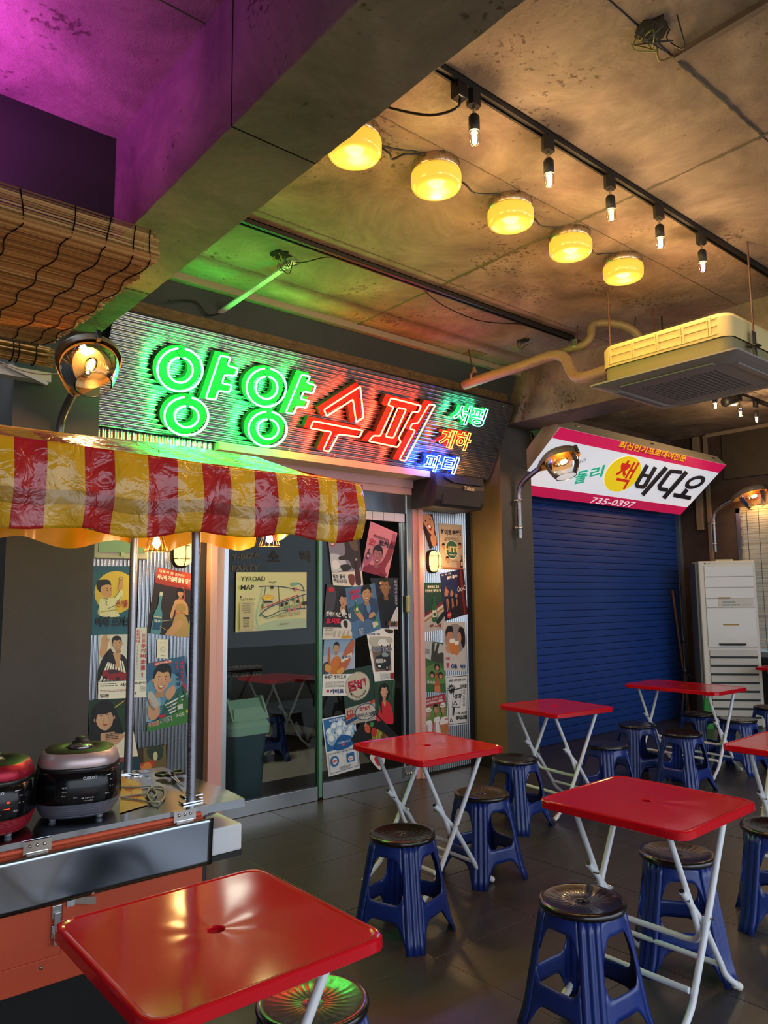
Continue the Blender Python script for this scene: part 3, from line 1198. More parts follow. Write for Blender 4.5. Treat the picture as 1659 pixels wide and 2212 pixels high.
# ================================================================= LAMPS
W_FIL = emis('bulb_filament', (1.0, 0.62, 0.22), 38)
W_WARM = (1.0, 0.60, 0.24)
M_band = P('brushed_lamp_band', '#c2b49c', 0.3, 1.0)


def drum_mat():
    m = bpy.data.materials.new('frosted_amber_glass')
    m.use_nodes = True
    t = m.node_tree
    t.nodes.clear()
    o = t.nodes.new('ShaderNodeOutputMaterial')
    e = t.nodes.new('ShaderNodeEmission')
    d = t.nodes.new('ShaderNodeBsdfPrincipled')
    d.inputs['Base Color'].default_value = (0.25, 0.15, 0.04, 1)
    d.inputs['Roughness'].default_value = 0.2
    ad = t.nodes.new('ShaderNodeAddShader')
    # the bulb inside glows through the frosted glass strongest at the drum's centre
    co = t.nodes.new('ShaderNodeTexCoord')
    ln = t.nodes.new('ShaderNodeVectorMath')
    ln.operation = 'LENGTH'
    sb = t.nodes.new('ShaderNodeVectorMath')
    sb.operation = 'SUBTRACT'
    sb.inputs[1].default_value = (0.02, 0.0, -0.145)
    t.links.new(co.outputs['Object'], sb.inputs[0])
    t.links.new(sb.outputs[0], ln.inputs[0])
    r = t.nodes.new('ShaderNodeValToRGB')
    r.color_ramp.elements[0].position = 0.02
    r.color_ramp.elements[0].color = (3.2, 1.9, 0.35, 1)
    r.color_ramp.elements[1].position = 0.12
    r.color_ramp.elements[1].color = (0.86, 0.40, 0.035, 1)
    k = r.color_ramp.elements.new(0.06)
    k.color = (1.25, 0.62, 0.06, 1)
    t.links.new(ln.outputs['Value'], r.inputs[0])
    t.links.new(r.outputs[0], e.inputs[0])
    e.inputs[1].default_value = 1.0
    t.links.new(e.outputs[0], ad.inputs[0])
    t.links.new(d.outputs[0], ad.inputs[1])
    t.links.new(ad.outputs[0], o.inputs[0])
    return m


M_drum = drum_mat()
drum_labels = ['amber frosted drum lamp half hidden behind the concrete beam', 'amber drum lamp beside the beam, first fully visible of its row', 'amber drum lamp second of the four uncovered in the ceiling row',
               'amber drum lamp beside the crossing of the ceiling joints', 'amber drum lamp at the end of its row, nearest the ceiling cassette']
DR = [(1.93, 2.47), (2.40, 2.43), (2.95, 2.43), (3.49, 2.44), (4.02, 2.43)]
for i, (x, y) in enumerate(DR):
    t = thing('ceiling_lamp', (x, y, CZ), drum_labels[i], 'lamp', 'amber drum lamps on the ceiling')
    m = MB()
    m.lathe([(0.0, -.002), (.112, -.002), (.116, -.006), (.116, -.045), (.112, -.050), (.10, -.05)], 40, Matrix.Translation((x, y, CZ)))
    bnd = m.build('lamp_band', M_band, t, recalc=False)
    m = MB()
    for k in range(26):
        a = 2 * pi * k / 26
        m.box((.1155, -.0015, -.046), (.118, .0015, -.006), M=Matrix.Translation((x, y, CZ)) @ Matrix.Rotation(a, 4, 'Z'))
    m.build('band_rib', M_chrome, bnd)
    m = MB()
    m.lathe([(.108, -.048), (.121, -.058), (.123, -.075), (.121, -.115), (.112, -.130), (.09, -.137), (0.001, -.139)], 40, Matrix.Translation((x, y, CZ)))
    m.build('lamp_glass', M_drum, t, recalc=False)
    light('POINT', (x, y, CZ - .21), (1.0, 0.52, 0.15), 5, t, .06)
# cable that links the drums
t = None
m = MB()
segs = []
for a, b in zip(DR[:-1], DR[1:]):
    segs.append(bez([(a[0] + .12, a[1], CZ - .02), (a[0] + .2, a[1] - .005, CZ - .035), ((a[0] + b[0]) / 2, a[1] + .01, CZ - .045), (b[0] - .2, b[1], CZ - .03), (b[0] - .10, b[1] - .03, CZ - .012)], 4))
lc = thing('lamp_cable', (2.4, 2.43, CZ), 'black cable linking the amber drum lamps along the ceiling', 'cable')
for s_ in segs:
    MB().tube(s_, .0055, 6).build('cable_span', M_black, lc)
m = MB()
m.tube(bez([(1.70, 2.38, CZ - .01), (1.85, 2.40, CZ - .03), (2.05, 2.44, CZ - .04), (2.25, 2.40, CZ - .015), (2.30, 2.40, CZ - .012)], 5), .0055, 6)
m.build('cable_span', M_black, lc)

# ---- track lights
tr = thing('lighting_track', (3.2, 1.93, CZ), 'black track rail with five bare bulb heads across the ceiling', 'track light')
m = MB()
m.box((1.5, 1.912, CZ - .032), (5.335, 1.922, CZ)).box((1.5, 1.94, CZ - .032), (5.335, 1.95, CZ)).box((1.5, 1.912, CZ - .006), (5.335, 1.95, CZ)).box((1.5, 1.927, CZ - .026), (5.335, 1.935, CZ))
m.build('rail', M_blackm, tr)
m = MB()
m.box((2.02, 1.908, CZ - .10), (2.075, 1.955, CZ - .03))
m.build('feed_box', M_black, tr, bevel=.004)
m = MB()
m.tube(bez([(2.05, 1.93, CZ - .10), (2.045, 1.95, CZ - .13), (2.0, 2.06, CZ - .12), (1.88, 2.2, CZ - .06), (1.75, 2.28, CZ - .02), (1.62, 2.33, CZ - .01)], 6), .006, 6)
m.build('feed_cable', M_black, tr)
M_bulbg = thin_glass('bulb_glass', (1, .96, .9), .16, .02)


def track_head(x, y, z, label, group, chrome=False, power=9):
    t = thing('track_spotlight', (x, y, z), label, 'spotlight', group)
    T = Matrix.Translation((x, y, z))
    m = MB()
    m.prism([(x - .022, y - .02, z), (x + .022, y - .02, z), (x + .03, y, z), (x + .022, y + .02, z), (x - .022, y + .02, z), (x - .03, y, z)], (0, 0, -.075))
    m.build('adapter', M_blackm, t)
    m = MB()
    m.tube([(x, y, z - .07), (x, y, z - .115)], .007, 8)
    m.build('swivel_stem', M_chrome, t)
    m = MB()
    m.lathe([(0.001, -.112), (.016, -.113), (.023, -.122), (.0235, -.185), (.020, -.186), (.019, -.16), (0.001, -.16)], 20, T)
    m.build('lamp_holder', M_chrome if chrome else M_blackm, t, recalc=False)
    m = MB()
    m.lathe([(.017, -.178), (.0225, -.195), (.0235, -.215), (.019, -.235), (.010, -.245), (0.0005, -.248)], 16, T)
    g = m.build('bulb', M_bulbg, t, recalc=False)
    m = MB()
    for k in range(5):
        a = 2 * pi * k / 5
        m.tube([(x + .009 * cos(a), y + .009 * sin(a), z - .188), (x + .007 * cos(a + .4), y + .007 * sin(a + .4), z - .232)], .003, 5)
    m.build('filament', W_FIL, g)
    light('POINT', (x, y, z - .215), (1.0, .70, .38), power, t, .022)
    return t


HL = ['track bulb head beside the beam, next to the feed box', 'track bulb head second from the feed box of the ceiling rail', 'track bulb head in the middle of the five on the rail',
      'track bulb head fourth from the feed box of the ceiling rail', 'track bulb head farthest along the rail, before the cassette rods']
for i, x in enumerate((2.13, 2.62, 3.11, 3.57, 4.03)):
    track_head(x, 1.93, CZ - .02, HL[i], 'bulb heads on the near track')
# second rail, empty
t2 = thing('lighting_track', (3.4, 3.48, CZ), 'empty black track rail nearer the neon sign', 'track light')
m = MB()
m.box((1.5, 3.455, CZ - .034), (4.95, 3.463, CZ)).box((1.5, 3.497, CZ - .034), (4.95, 3.505, CZ)).box((1.5, 3.455, CZ - .006), (4.95, 3.505, CZ)).box((1.5, 3.477, CZ - .028), (4.95, 3.483, CZ))
m.build('rail', M_blackm, t2)
m = MB()
m.tube(bez([(3.33, 3.53, CZ - .01), (3.6, 3.60, CZ - .04), (4.0, 3.62, CZ - .05), (4.35, 3.53, CZ - .02), (4.45, 3.5, CZ - .015)], 6), .0045, 5)
m.build('slack_wire', M_black, t2)
# far rail beyond the cross beam
t3 = thing('lighting_track', (7.6, 3.40, CZ), 'black track rail on the far ceiling beyond the cross beam', 'track light')
m = MB()
m.box((6.9, 3.38, CZ - .035), (9.4, 3.42, CZ))
m.build('rail', M_blackm, t3)
track_head(7.18, 3.40, CZ - .02, 'lit bulb head peeping out under the cassette rim, far rail', 'bulb heads on the far track', power=12)
track_head(7.72, 3.40, CZ - .02, 'chrome bulb head between two black ones, far rail', 'bulb heads on the far track', True, power=12)
track_head(8.10, 3.40, CZ - .02, 'black bulb head at the outer end of the far rail', 'bulb heads on the far track', power=12)
t = thing('track_spotlight', (7.52, 3.40, CZ), 'unlit black cylinder spotlight on the far rail', 'spotlight')
m = MB()
M4 = Matrix.Translation((7.50, 3.40, CZ - .13)) @ Matrix.Rotation(radians(78), 4, 'Y') @ Matrix.Rotation(.3, 4, 'X')
m.lathe([(0.001, -.075), (.048, -.075), (.052, -.065), (.052, .07), (.045, .075), (.04, .06), (0.001, .055)], 24, M4)
m.build('body', M_blackm, t, recalc=False)
m = MB()
m.tube([(7.52, 3.40, CZ - .03), (7.52, 3.40, CZ - .09)], .008, 8)
m.build('swivel_stem', M_blackm, t)


# ---- gooseneck street lamps
def street_lamp(x, label, seed=0, power=16, y0=4.56, tilt=16):
    t = thing('street_lamp', (x, y0, 2.55), label, 'wall lamp', 'street style lamps on brackets')
    m = MB()
    yb = y0 - .05
    pts = [(x, yb, 2.10), (x, yb, 2.50)] + bez([(x, yb, 2.52), (x, yb - .03, 2.60), (x, yb - .12, 2.67), (x, yb - .26, 2.735)], 6)
    m.tube(pts, .024, 12)
    m.build('pipe', M_pipe, t)
    for z in (2.20, 2.46):
        m = MB()
        m.lathe([(.026, -.010), (.030, -.010), (.030, .010), (.026, .010)], 16, Matrix.Translation((x, yb, z)), closed_prof=True)
        m.box((x - .055, yb + .012, z - .009), (x + .055, yb + .026, z + .009)).box((x - .01, yb + .02, z - .008), (x + .01, y0 + .02, z + .008))
        m.build('pipe_clamp', M_chrome, t)
    # the hood hangs from the pipe end by its neck, 0.25 m back from the middle, nose lifted by the tilt
    tl = radians(tilt)
    H = Matrix.Translation((x, y0 - .30 - .25 * cos(tl), 2.735 + .25 * sin(tl))) @ Matrix.Rotation(-tl, 4, 'X')

    # hood: shallow dome with a tapering neck towards the pipe
    def hood(u, v):
        a = 2 * pi * u
        r = .172 * sin(v * pi / 2)
        z = .075 * cos(v * pi / 2)
        px, py = r * cos(a), r * sin(a)
        if py > 0:
            k = (py / .172)
            px *= 1 - .45 * k * k
            py *= 1 + .55 * k
        return H @ Vector((px, py, z))
    m = MB()
    m.grid(hood, 36, 8)
    m.grid(lambda u, v: H @ (H.inverted() @ hood(u, 1) + Vector((0, 0, -.028 * v))), 36, 1)
    m.build('hood', P('grey_lamp_hood_%d' % seed, '#6f6659', 0.45), t, recalc=False)
    m = MB()
    m.box((-.012, -.19, -.03), (.012, -.16, .03), M=H)
    m.build('latch', M_blackm, t, bevel=.003)
    # glass bowl with an open bottom ring
    m = MB()
    prof = [(.150, -.012), (.153, -.04), (.150, -.075), (.138, -.12), (.118, -.16), (.098, -.19), (.093, -.195)]
    m.lathe(prof, 40, H)
    m.build('glass_bowl', M_lampglass, t, recalc=False)
    m = MB()
    m.lathe([(.093 + .004 * cos(a), -.195 + .004 * sin(a)) for a in [k * pi / 4 for k in range(8)]], 40, H, closed_prof=True)
    m.build('bowl_rim', M_lampglass, t, recalc=False)
    # ribbed prismatic band
    m = MB()
    m.lathe([(.146, -.014), (.149, -.04), (.147, -.078)], 144, H, fn=lambda r, z, a: (r - .004 * (0.5 + .5 * cos(72 * a)), z))
    m.build('ribbed_band', M_amberglass, t, recalc=False)
    m = MB()
    m.lathe([(.001, -.004), (.10, -.006), (.148, -.014)], 40, H)
    m.build('reflector', P('lamp_reflector_%d' % seed, '#e8c48a', .25, .9), t, recalc=False)
    m = MB()
    m.lathe([(.001, 0), (.02, 0), (.021, .03), (.018, .05), (0.001, .05)], 16, H @ Matrix.Translation((0, .055, -.055)) @ Matrix.Rotation(pi / 2 + .5, 4, 'X') @ Matrix.Translation((0, 0, -.03)))
    m.build('lamp_holder', M_chrome, t, recalc=False)
    m = MB()
    B = H @ Matrix.Translation((0, -.01, -.062)) @ Matrix.Rotation(pi / 2, 4, 'X')
    m.lathe([(.013, -.045), (.028, -.01), (.031, .02), (.024, .045), (.001, .055)], 20, B)
    g = m.build('bulb', M_bulbg, t, recalc=False)
    m = MB()
    for k in range(6):
        a = 2 * pi * k / 6
        m.tube([B @ Vector((.014 * cos(a), .014 * sin(a), -.02)), B @ Vector((.012 * cos(a + .5), .012 * sin(a + .5), .035))], .0035, 5)
    m.build('filament', W_FIL, g)
    light('POINT', H @ Vector((0, -.01, -.08)), W_WARM, power, t, .03)
    return t


street_lamp(1.31, 'clear glass street lamp on a gooseneck pipe above the striped awning', 0, 14, tilt=31)
street_lamp(5.47, 'clear glass street lamp overlapping the lit video rental sign', 1, 10)
street_lamp(9.28, 'glowing street lamp beside the reed blind over the tall air conditioner', 2, 10)


# ---- oval bulkhead lamps
def bulkhead(x, y, z, label):
    t = thing('bulkhead_lamp', (x, y, z), label, 'wall lamp', 'oval caged lamps on the corrugated wall')

    def ov(r, k, z_, dy):
        a = 2 * pi * k / 32
        rx, rz = .062 * r, .095 * r
        e_ = 2 / 2.8
        c, s_ = cos(a), sin(a)
        return Vector((x + rx * abs(c) ** e_ * (1 if c > 0 else -1), y - dy, z + rz * abs(s_) ** e_ * (1 if s_ > 0 else -1)))
    m = MB()
    for (r0, d0, r1, d1) in ((1.12, 0, 1.12, .03), (1.12, .03, 1.0, .04)):
        m.add([ov(r0, k, 0, d0) for k in range(32)] + [ov(r1, k, 0, d1) for k in range(32)], [(k, (k + 1) % 32, 32 + (k + 1) % 32, 32 + k) for k in range(32)], None, True)
    m.build('lamp_body', M_blackm, t)
    m = MB()
    L = [(1.0, .035), (.97, .065), (.80, .085), (.45, .092), (.01, .093)]
    for (r0, d0), (r1, d1) in zip(L[:-1], L[1:]):
        m.add([ov(r0, k, 0, d0) for k in range(32)] + [ov(r1, k, 0, d1) for k in range(32)], [(k, (k + 1) % 32, 32 + (k + 1) % 32, 32 + k) for k in range(32)], None, True)
    mt = emis('bulkhead_glass_%d' % int(x * 10), (1.0, .62, .16), 2.4)
    m.build('lamp_glass', mt, t)
    m = MB()
    m.tube([ov(1.02, 8, 0, .03), ov(1.0, 8, 0, .07), ov(.5, 8, 0, .1), ov(.5, 24, 0, .1), ov(1.0, 24, 0, .07), ov(1.02, 24, 0, .03)], .004, 6)
    for dz in (-.045, .045):
        m.tube([Vector((x - .065, y - .03, z + dz)), Vector((x - .062, y - .075, z + dz)), Vector((x, y - .098, z + dz)), Vector((x + .062, y - .075, z + dz)), Vector((x + .065, y - .03, z + dz))], .004, 6)
    m.build('cage_bar', M_blackm, t)
    light('POINT', (x, y - .16, z), (1, .6, .2), 5, t, .05)


bulkhead(2.275, 4.935, 1.885, 'lit oval caged lamp above the brown dancer poster')
bulkhead(4.735, 4.955, 1.885, 'lit oval caged lamp beside the beer cap poster')

# ---- surface conduit and torn out junction boxes in the ceiling
cj = thing('ceiling_conduit', (2.40, 3.73, CZ), 'pale conduit strip hanging at a slant from a torn ceiling box', 'conduit')
a, b = Vector((2.44, 3.74, CZ - .01)), Vector((2.30, 4.44, CZ - .16))
d_ = (b - a).normalized()
n_ = d_.cross(Vector((0, 0, 1))).normalized() * .019
m = MB()
m.prism([a - n_, a + n_, a + n_ + Vector((0, 0, .012)), a - n_ + Vector((0, 0, .012))], b - a)
m.build('conduit_strip', M_white, cj)


def junction(x, y, label, s=.07, wires=6, seed=1):
    t = thing('junction_hole', (x, y, CZ), label, 'junction box')
    rnd = random.Random(seed)
    m = MB()
    pts = [(x + s * rnd.uniform(.6, 1.1) * cos(2 * pi * k / 14), y + s * rnd.uniform(.6, 1.1) * sin(2 * pi * k / 14), CZ - .0065) for k in range(14)]
    m.prism(pts, (0, 0, .004))
    m.build('hole', P('dark_hole_%d' % seed, '#0f0d0a', .95), t)
    for k in range(wires):
        m = MB()
        a0 = Vector((x + rnd.uniform(-.6, .6) * s, y + rnd.uniform(-.6, .6) * s, CZ - .01))
        m.tube(bez([a0, a0 + Vector((rnd.uniform(-.03, .03), rnd.uniform(-.03, .03), -.05 * rnd.random() - .02)), a0 + Vector((rnd.uniform(-.09, .09), rnd.uniform(-.09, .09), -.03 - .06 * rnd.random())), a0 + Vector((rnd.uniform(-.07, .07), rnd.uniform(-.07, .07), -.02))], 4), .0028, 5)
        m.build('wire', [M_black, P('yellow_green_wire_%d' % k, '#8a8a30', .5), P('grey_wire_%d%d' % (k, seed), '#5a5448', .5)][k % 3], t)
    return t


junction(2.33, 3.72, 'ragged ceiling hole with tangled wires beside the slanting conduit', seed=3)
jh = junction(2.42, 1.29, 'ragged ceiling hole with wires near the thin straight conduit', .075, 6, 5)
junction(4.70, 3.78, 'small ceiling hole with loose wires above the lagged pipe', .06, 5, 8)
m = MB()
m.box((2.60, -.5, CZ - .022), (2.63, 1.31, CZ))
m.build('conduit', P('grey_brown_conduit', '#7b6a5c', .6), jh)
m = MB()
m.tube(bez([(2.44, 1.29, CZ - .03), (2.48, 1.31, CZ - .07), (2.54, 1.33, CZ - .05), (2.60, 1.31, CZ - .015)], 5), .0045, 6)
m.build('feed_cable', P('ochre_cable', '#8a7433', .5), jh)
m = MB()
m.tube(bez([(2.45, 3.74, CZ - .01), (2.47, 3.66, CZ - .03), (2.53, 3.56, CZ - .02), (2.58, 3.51, CZ - .02)], 5), .004, 6)
m.tube(bez([(2.30, 4.44, CZ - .16), (2.2, 4.42, CZ - .2), (2.1, 4.40, CZ - .14), (1.9, 4.36, CZ - .2)], 5), .005, 6)
m.build('cable', M_black, cj)
tag(bx((4.55, 4.20, CZ - .006), (4.72, 4.32, CZ)).build('ceiling_plate', P('brown_hatch', '#7a5f45', .8)), 'small brown cover plate on the ceiling above the sign end', 'cover plate')

# ================================================================= CEILING CASSETTE
ac = thing('ceiling_air_conditioner', (4.57, 2.27, 2.9), 'suspended ceiling cassette air conditioner with yellow lit polystyrene body', 'air conditioner')
ax0, ax1, ay0, ay1 = 4.10, 5.04, 1.80, 2.77


def rrect(x0, x1, y0, y1, r, z, n=6):
    out = []
    for (cx, cy, a0) in ((x1 - r, y1 - r, 0), (x0 + r, y1 - r, pi / 2), (x0 + r, y0 + r, pi), (x1 - r, y0 + r, 3 * pi / 2)):
        for k in range(n + 1):
            a = a0 + pi / 2 * k / n
            out.append((cx + r * cos(a), cy + r * sin(a), z))
    return out


def ring_loft(loops):
    m = MB()
    n = len(loops[0])
    for A1, B1 in zip(loops[:-1], loops[1:]):
        m.add(list(A1) + list(B1), [(i, (i + 1) % n, n + (i + 1) % n, n + i) for i in range(n)], None, True)
    return m


gx0, gx1, gy0, gy1 = 4.33, 4.82, 2.03, 2.54
loops = [rrect(ax0 + .06, ax1 - .06, ay0 + .06, ay1 - .06, .03, 2.945), rrect(ax0, ax1, ay0, ay1, .03, 2.925), rrect(ax0, ax1, ay0, ay1, .03, 2.915), rrect(ax0 + .04, ax1 - .04, ay0 + .04, ay1 - .04, .05, 2.905),
         rrect(ax0 + .12, ax1 - .12, ay0 + .12, ay1 - .12, .05, 2.890), rrect(ax0 + .125, ax1 - .125, ay0 + .125, ay1 - .125, .05, 2.897), rrect(gx0 - .07, gx1 + .07, gy0 - .07, gy1 + .07, .03, 2.895), rrect(gx0, gx1, gy0, gy1, .01, 2.893)]
ring_loft(loops).build('fascia_panel', P('grey_fascia', '#9a928c', .45), ac, recalc=True)
bx((gx0 - .01, gy0 - .01, 2.915), (gx1 + .01, gy1 + .01, 2.93)).build('filter_shadow', M_blackm, ac)
m = MB()
nx_, ny_ = 18, 16
for i in range(nx_ + 1):
    x = gx0 + (gx1 - gx0) * i / nx_
    m.box((x - .0045, gy0, 2.892), (x + .0045, gy1, 2.905))
for j in range(ny_ + 1):
    y = gy0 + (gy1 - gy0) * j / ny_
    m.box((gx0, y - .006, 2.891), (gx1, y + .006, 2.906))
o = m.build('intake_grille', P('grey_grille', '#8c8480', .5), ac)
m = MB()
for (x0, x1, y0, y1) in ((ax0 + .075, ax0 + .115, ay0 + .18, ay1 - .18), (ax1 - .115, ax1 - .075, ay0 + .18, ay1 - .18), (ax0 + .18, ax1 - .18, ay0 + .075, ay0 + .115), (ax0 + .18, ax1 - .18, ay1 - .115, ay1 - .075)):
    m.box((x0, y0, 2.886), (x1, y1, 2.896))
m.build('air_vane', P('grey_vane', '#8e8682', .4), ac, bevel=.003)
M_poly = P('cream_polystyrene', '#e0c98a', .7, bump=.15, bscale=60)
fx0, fx1, fy0, fy1 = 4.17, 4.97, 1.87, 2.70
lp = [rrect(fx0, fx1, fy0, fy1, .06, 2.94), rrect(fx0, fx1, fy0, fy1, .06, 3.03)]
ring_loft(lp).build('lower_casing', P('olive_casing', '#8f865c', .6), ac)
lp = [rrect(fx0 - .012, fx1 + .012, fy0 - .012, fy1 + .012, .07, 3.03), rrect(fx0 - .012, fx1 + .012, fy0 - .012, fy1 + .012, .07, 3.15), rrect(fx0, fx1, fy0, fy1, .08, 3.175), rrect(fx0 + .12, fx1 - .12, fy0 + .12, fy1 - .12, .05, 3.18), rrect(fx0 + .3, fx1 - .3, fy0 + .3, fy1 - .3, .02, 3.18)]
mm = ring_loft(lp)
mm.build('polystyrene_body', M_poly, ac)
m = MB()
for k in range(5):
    y = fy0 + .10 + k * .165
    m.box((fx0 - .020, y - .006, 3.045), (fx0 - .010, y + .006, 3.155))
    m.box((fx0 - .020, y + .012, 3.045), (fx0 - .010, y + .018, 3.155))
for z in (3.05, 3.10, 3.145):
    m.box((fx0 - .019, fy0 + .06, z - .003), (fx0 - .010, fy1 - .06, z + .003))
m.build('moulded_rib', M_poly, ac)
for (x, y) in ((4.32, 2.735), (4.40, 1.83), (4.90, 2.735), (4.9, 1.83)):
    m = MB()
    m.tube([(x, y, 2.99), (x, y, CZ)], .006, 8)
    m.build('hanging_rod', P('rusty_threaded_rod', '#6a5040', .6, .6), ac)
    m = MB()
    m.box((x - .03, y - .03, 3.0), (x + .03, y + .03, 3.006)).lathe([(0.001, 0), (.012, 0), (.012, .012), (.001, .012)], 6, Matrix.Translation((x, y, 3.006))).box((x - .025, y - .003, 2.94), (x - .010, y + .003, 3.09)).box((x + .010, y - .003, 2.94), (x + .025, y + .003, 3.09))
    m.build('rod_bracket', P('dark_steel_bracket', '#4b4a44', .5, .7), ac)

# ---- lagged pipes between the header and the cassette
M_wrap = P('taped_pipe_lagging', '#96806a', .55, var=.15, vscale=8, bump=.6, bscale=16, stretch=(3, 1, 3), bdist=.01)
pp = thing('lagged_pipe', (4.47, 4.0, 3.2), 'brown tape wrapped drain pipe running from the sign to the ceiling cassette', 'pipe')
p0 = onpl(1003, 832, (0, 4.30, 0), Vector((0, 1, 0)))
pts = [on(x, y, 'x', 4.47) for x, y in ((1003, 832), (1060, 812), (1130, 790), (1185, 770), (1208, 768))]
q = [on(x, y, 'x', X) for x, y, X in ((1222, 776, 4.46), (1232, 797, 4.44), (1246, 815, 4.40), (1275, 812, 4.34), (1318, 797, 4.28))]
m = MB()
m.tube(bez(pts + q, 6), .040, 16)
m.build('lagging', M_wrap, pp)
m = MB()
for i, (x, y) in enumerate(((1012, 755),)):
    a = on(x, y, 'z', CZ)
    b = on(1025, 815, 'x', 4.47)
    m.tube([a, b], .006, 6)
m.build('hanging_rod', P('rusty_rod', '#6a5040', .6, .5), pp)
m = MB()
b = on(1025, 815, 'x', 4.47)
m.lathe([(.042, -.012), (.047, -.01), (.047, .01), (.042, .012)], 16, Matrix.Translation(b) @ Matrix.Rotation(pi / 2, 4, 'X'))
m.lathe([(.006, .09), (.018, .06), (.03, .03)], 8, Matrix.Translation(b))
m.build('pipe_strap', M_wrap, pp)
pq = thing('lagged_pipe', (4.6, 3.4, 3.4), 'thinner olive lagged pipe arching over the cassette', 'pipe')
pts = [on(x, y, 'x', X) for x, y, X in ((1205, 765, 4.50), (1240, 752, 4.50), (1262, 745, 4.52), (1276, 728, 4.55), (1280, 705, 4.58), (1295, 699, 4.62), (1330, 700, 4.68), (1365, 712, 4.75), (1388, 738, 4.8), (1400, 770, 4.82))]
m = MB()
m.tube(bez(pts, 6), .03, 14)
m.build('lagging', P('olive_lagging', '#75694c', .5, bump=.6, bscale=18, bdist=.01), pq)
m = MB()
for (x, y, bx_, by_, X) in ((1247, 702, 1246, 735, 4.5), (1373, 685, 1370, 712, 4.75)):
    m.tube([on(x, y, 'z', CZ), on(bx_, by_, 'x', X)], .005, 6)
m.build('hanging_rod', P('grey_rod', '#5a5048', .6, .5), pq)
m = MB()
c_ = on(1246, 742, 'x', 4.5)
m.box(c_ - Vector((.03, .02, .03)), c_ + Vector((.03, .02, .03)))
m.build('pipe_clamp', M_pipe, pq, bevel=.004)
m = MB()
m.tube([(5.10, 2.78, CZ), (5.10, 2.78, 3.22)], .006, 6)
tag(m.build('threaded_rod', P('dark_rod', '#3a3028', .6, .5)), 'bare threaded rod hanging between the cassette and cross beam', 'rod')
# ================================================================= STOOLS
def make_stool():
    t = thing('plastic_stool', (0, 0, 0), 'x', 'stool', 'blue plastic stools with black seats')
    m = MB()
    prof = [(.012, .428), (.0125, .437), (.016, .4395), (.035, .4375), (.075, .4385), (.110, .443), (.136, .449), (.149, .450), (.156, .445), (.158, .437), (.156, .428), (.150, .424)]

    def fn(r, z, a):
        if .03 < r < .12:
            return r, z + .0005 * cos(28 * a)
        return r, z
    m.lathe(prof, 84, None, fn=fn)
    m.build('seat', M_bseat, t, recalc=False)
    # legs and band
    Ht = .43

    def rl(z):
        k = 1 - z / Ht
        return .147 + .085 * k + .012 * max(0, k - .85) / .15

    def pos(leg, f, z):
        """f in -1..1 across a leg, 1..3 from this leg to the next"""
        r = rl(z)
        k = 1 - z / Ht
        hw = math.asin(min(.9, (.040 + .004 * k) / r))
        a0 = leg * pi / 2
        if f <= 1:
            rr = r + .0055 * cos(3 * pi * f) - .002
            a = a0 + hw * f
            return Vector((rr * cos(a), rr * sin(a), z))
        u = (f - 1) / 2
        aa, ab = a0 + hw, a0 + pi / 2 - hw
        rr = r - .0075
        c = Vector((rr * cos(aa + (ab - aa) * u), rr * sin(aa + (ab - aa) * u), z))
        A = Vector((rr * cos(aa), rr * sin(aa), z))
        B = Vector((rr * cos(ab), rr * sin(ab), z))
        l = A.lerp(B, u)
        return c.lerp(l, min(1, .15 + .95 * k))
    m = MB()
    for leg in range(4):
        m.grid(lambda u, v: pos(leg, -1 + 2 * u, Ht * v), 12, 10)
        # skirt with arched lower edge
        def sk(u, v):
            e = abs(2 * u - 1)
            zb = .372 - .085 * max(0, (e - .45) / .55) ** 2.4
            return pos(leg, 1 + 2 * u, zb + (Ht - zb) * v)
        m.grid(sk, 16, 4)

        def st(u, v):
            e = abs(2 * u - 1)
            ztop = .185 + .050 * max(0, (e - .6) / .4) ** 2.5
            zb = .112 - .10 * max(0, (e - .45) / .55) ** 2.2
            return pos(leg, 1 + 2 * u, zb + (ztop - zb) * v)
        m.grid(st, 16, 4)
    o = m.build('body', M_blue, t, solid=.004)
    return t


stool0 = make_stool()
STOOLS = [  # x, y, phase, label
    (2.431, 2.773, 62, 'blue stool with black seat in front of the table under the shop door'),
    (3.256, 3.025, 38, 'brownish-seated blue stool tucked beside the legs of the table by the door'),
    (4.108, 3.496, 50, 'blue stool between the door table and the table in front of the column'),
    (2.404, 1.746, 44, 'large near blue stool in front of the dark red table, ridged seat'),
    (3.136, 1.775, 80, 'blue stool under the dark red table, seen through its white legs'),
    (3.83, 1.65, 72, 'blue stool cut by the picture edge beyond the dark red table'),
    (4.987, 3.355, 38, 'blue stool beside the table in front of the column, low in view'),
    (5.95, 3.68, 22, 'blue stool standing nearest the blue shutter'),
    (5.853, 3.213, 44, 'blue stool in front of the long table beside the white crossing legs'),
    (6.918, 3.62, 34, 'blue stool behind the long table legs, nearest the tall air conditioner'),
    (6.841, 3.213, 48, 'blue stool beyond the long table, in front of the white louvres'),
    (7.80, 3.33, 20, 'blue stool at the foot of the tall air conditioner, cut by the picture edge'),
    (1.262, 1.825, 30, 'blue stool half under the big near red table, ribbed black seat'),
]
for i, (x, y, ph, lb) in enumerate(STOOLS):
    o = stool0 if i == 0 else copy_tree(stool0)
    o.location = (x, y, 0)
    o.rotation_euler[2] = radians(ph)
    o['label'] = lb


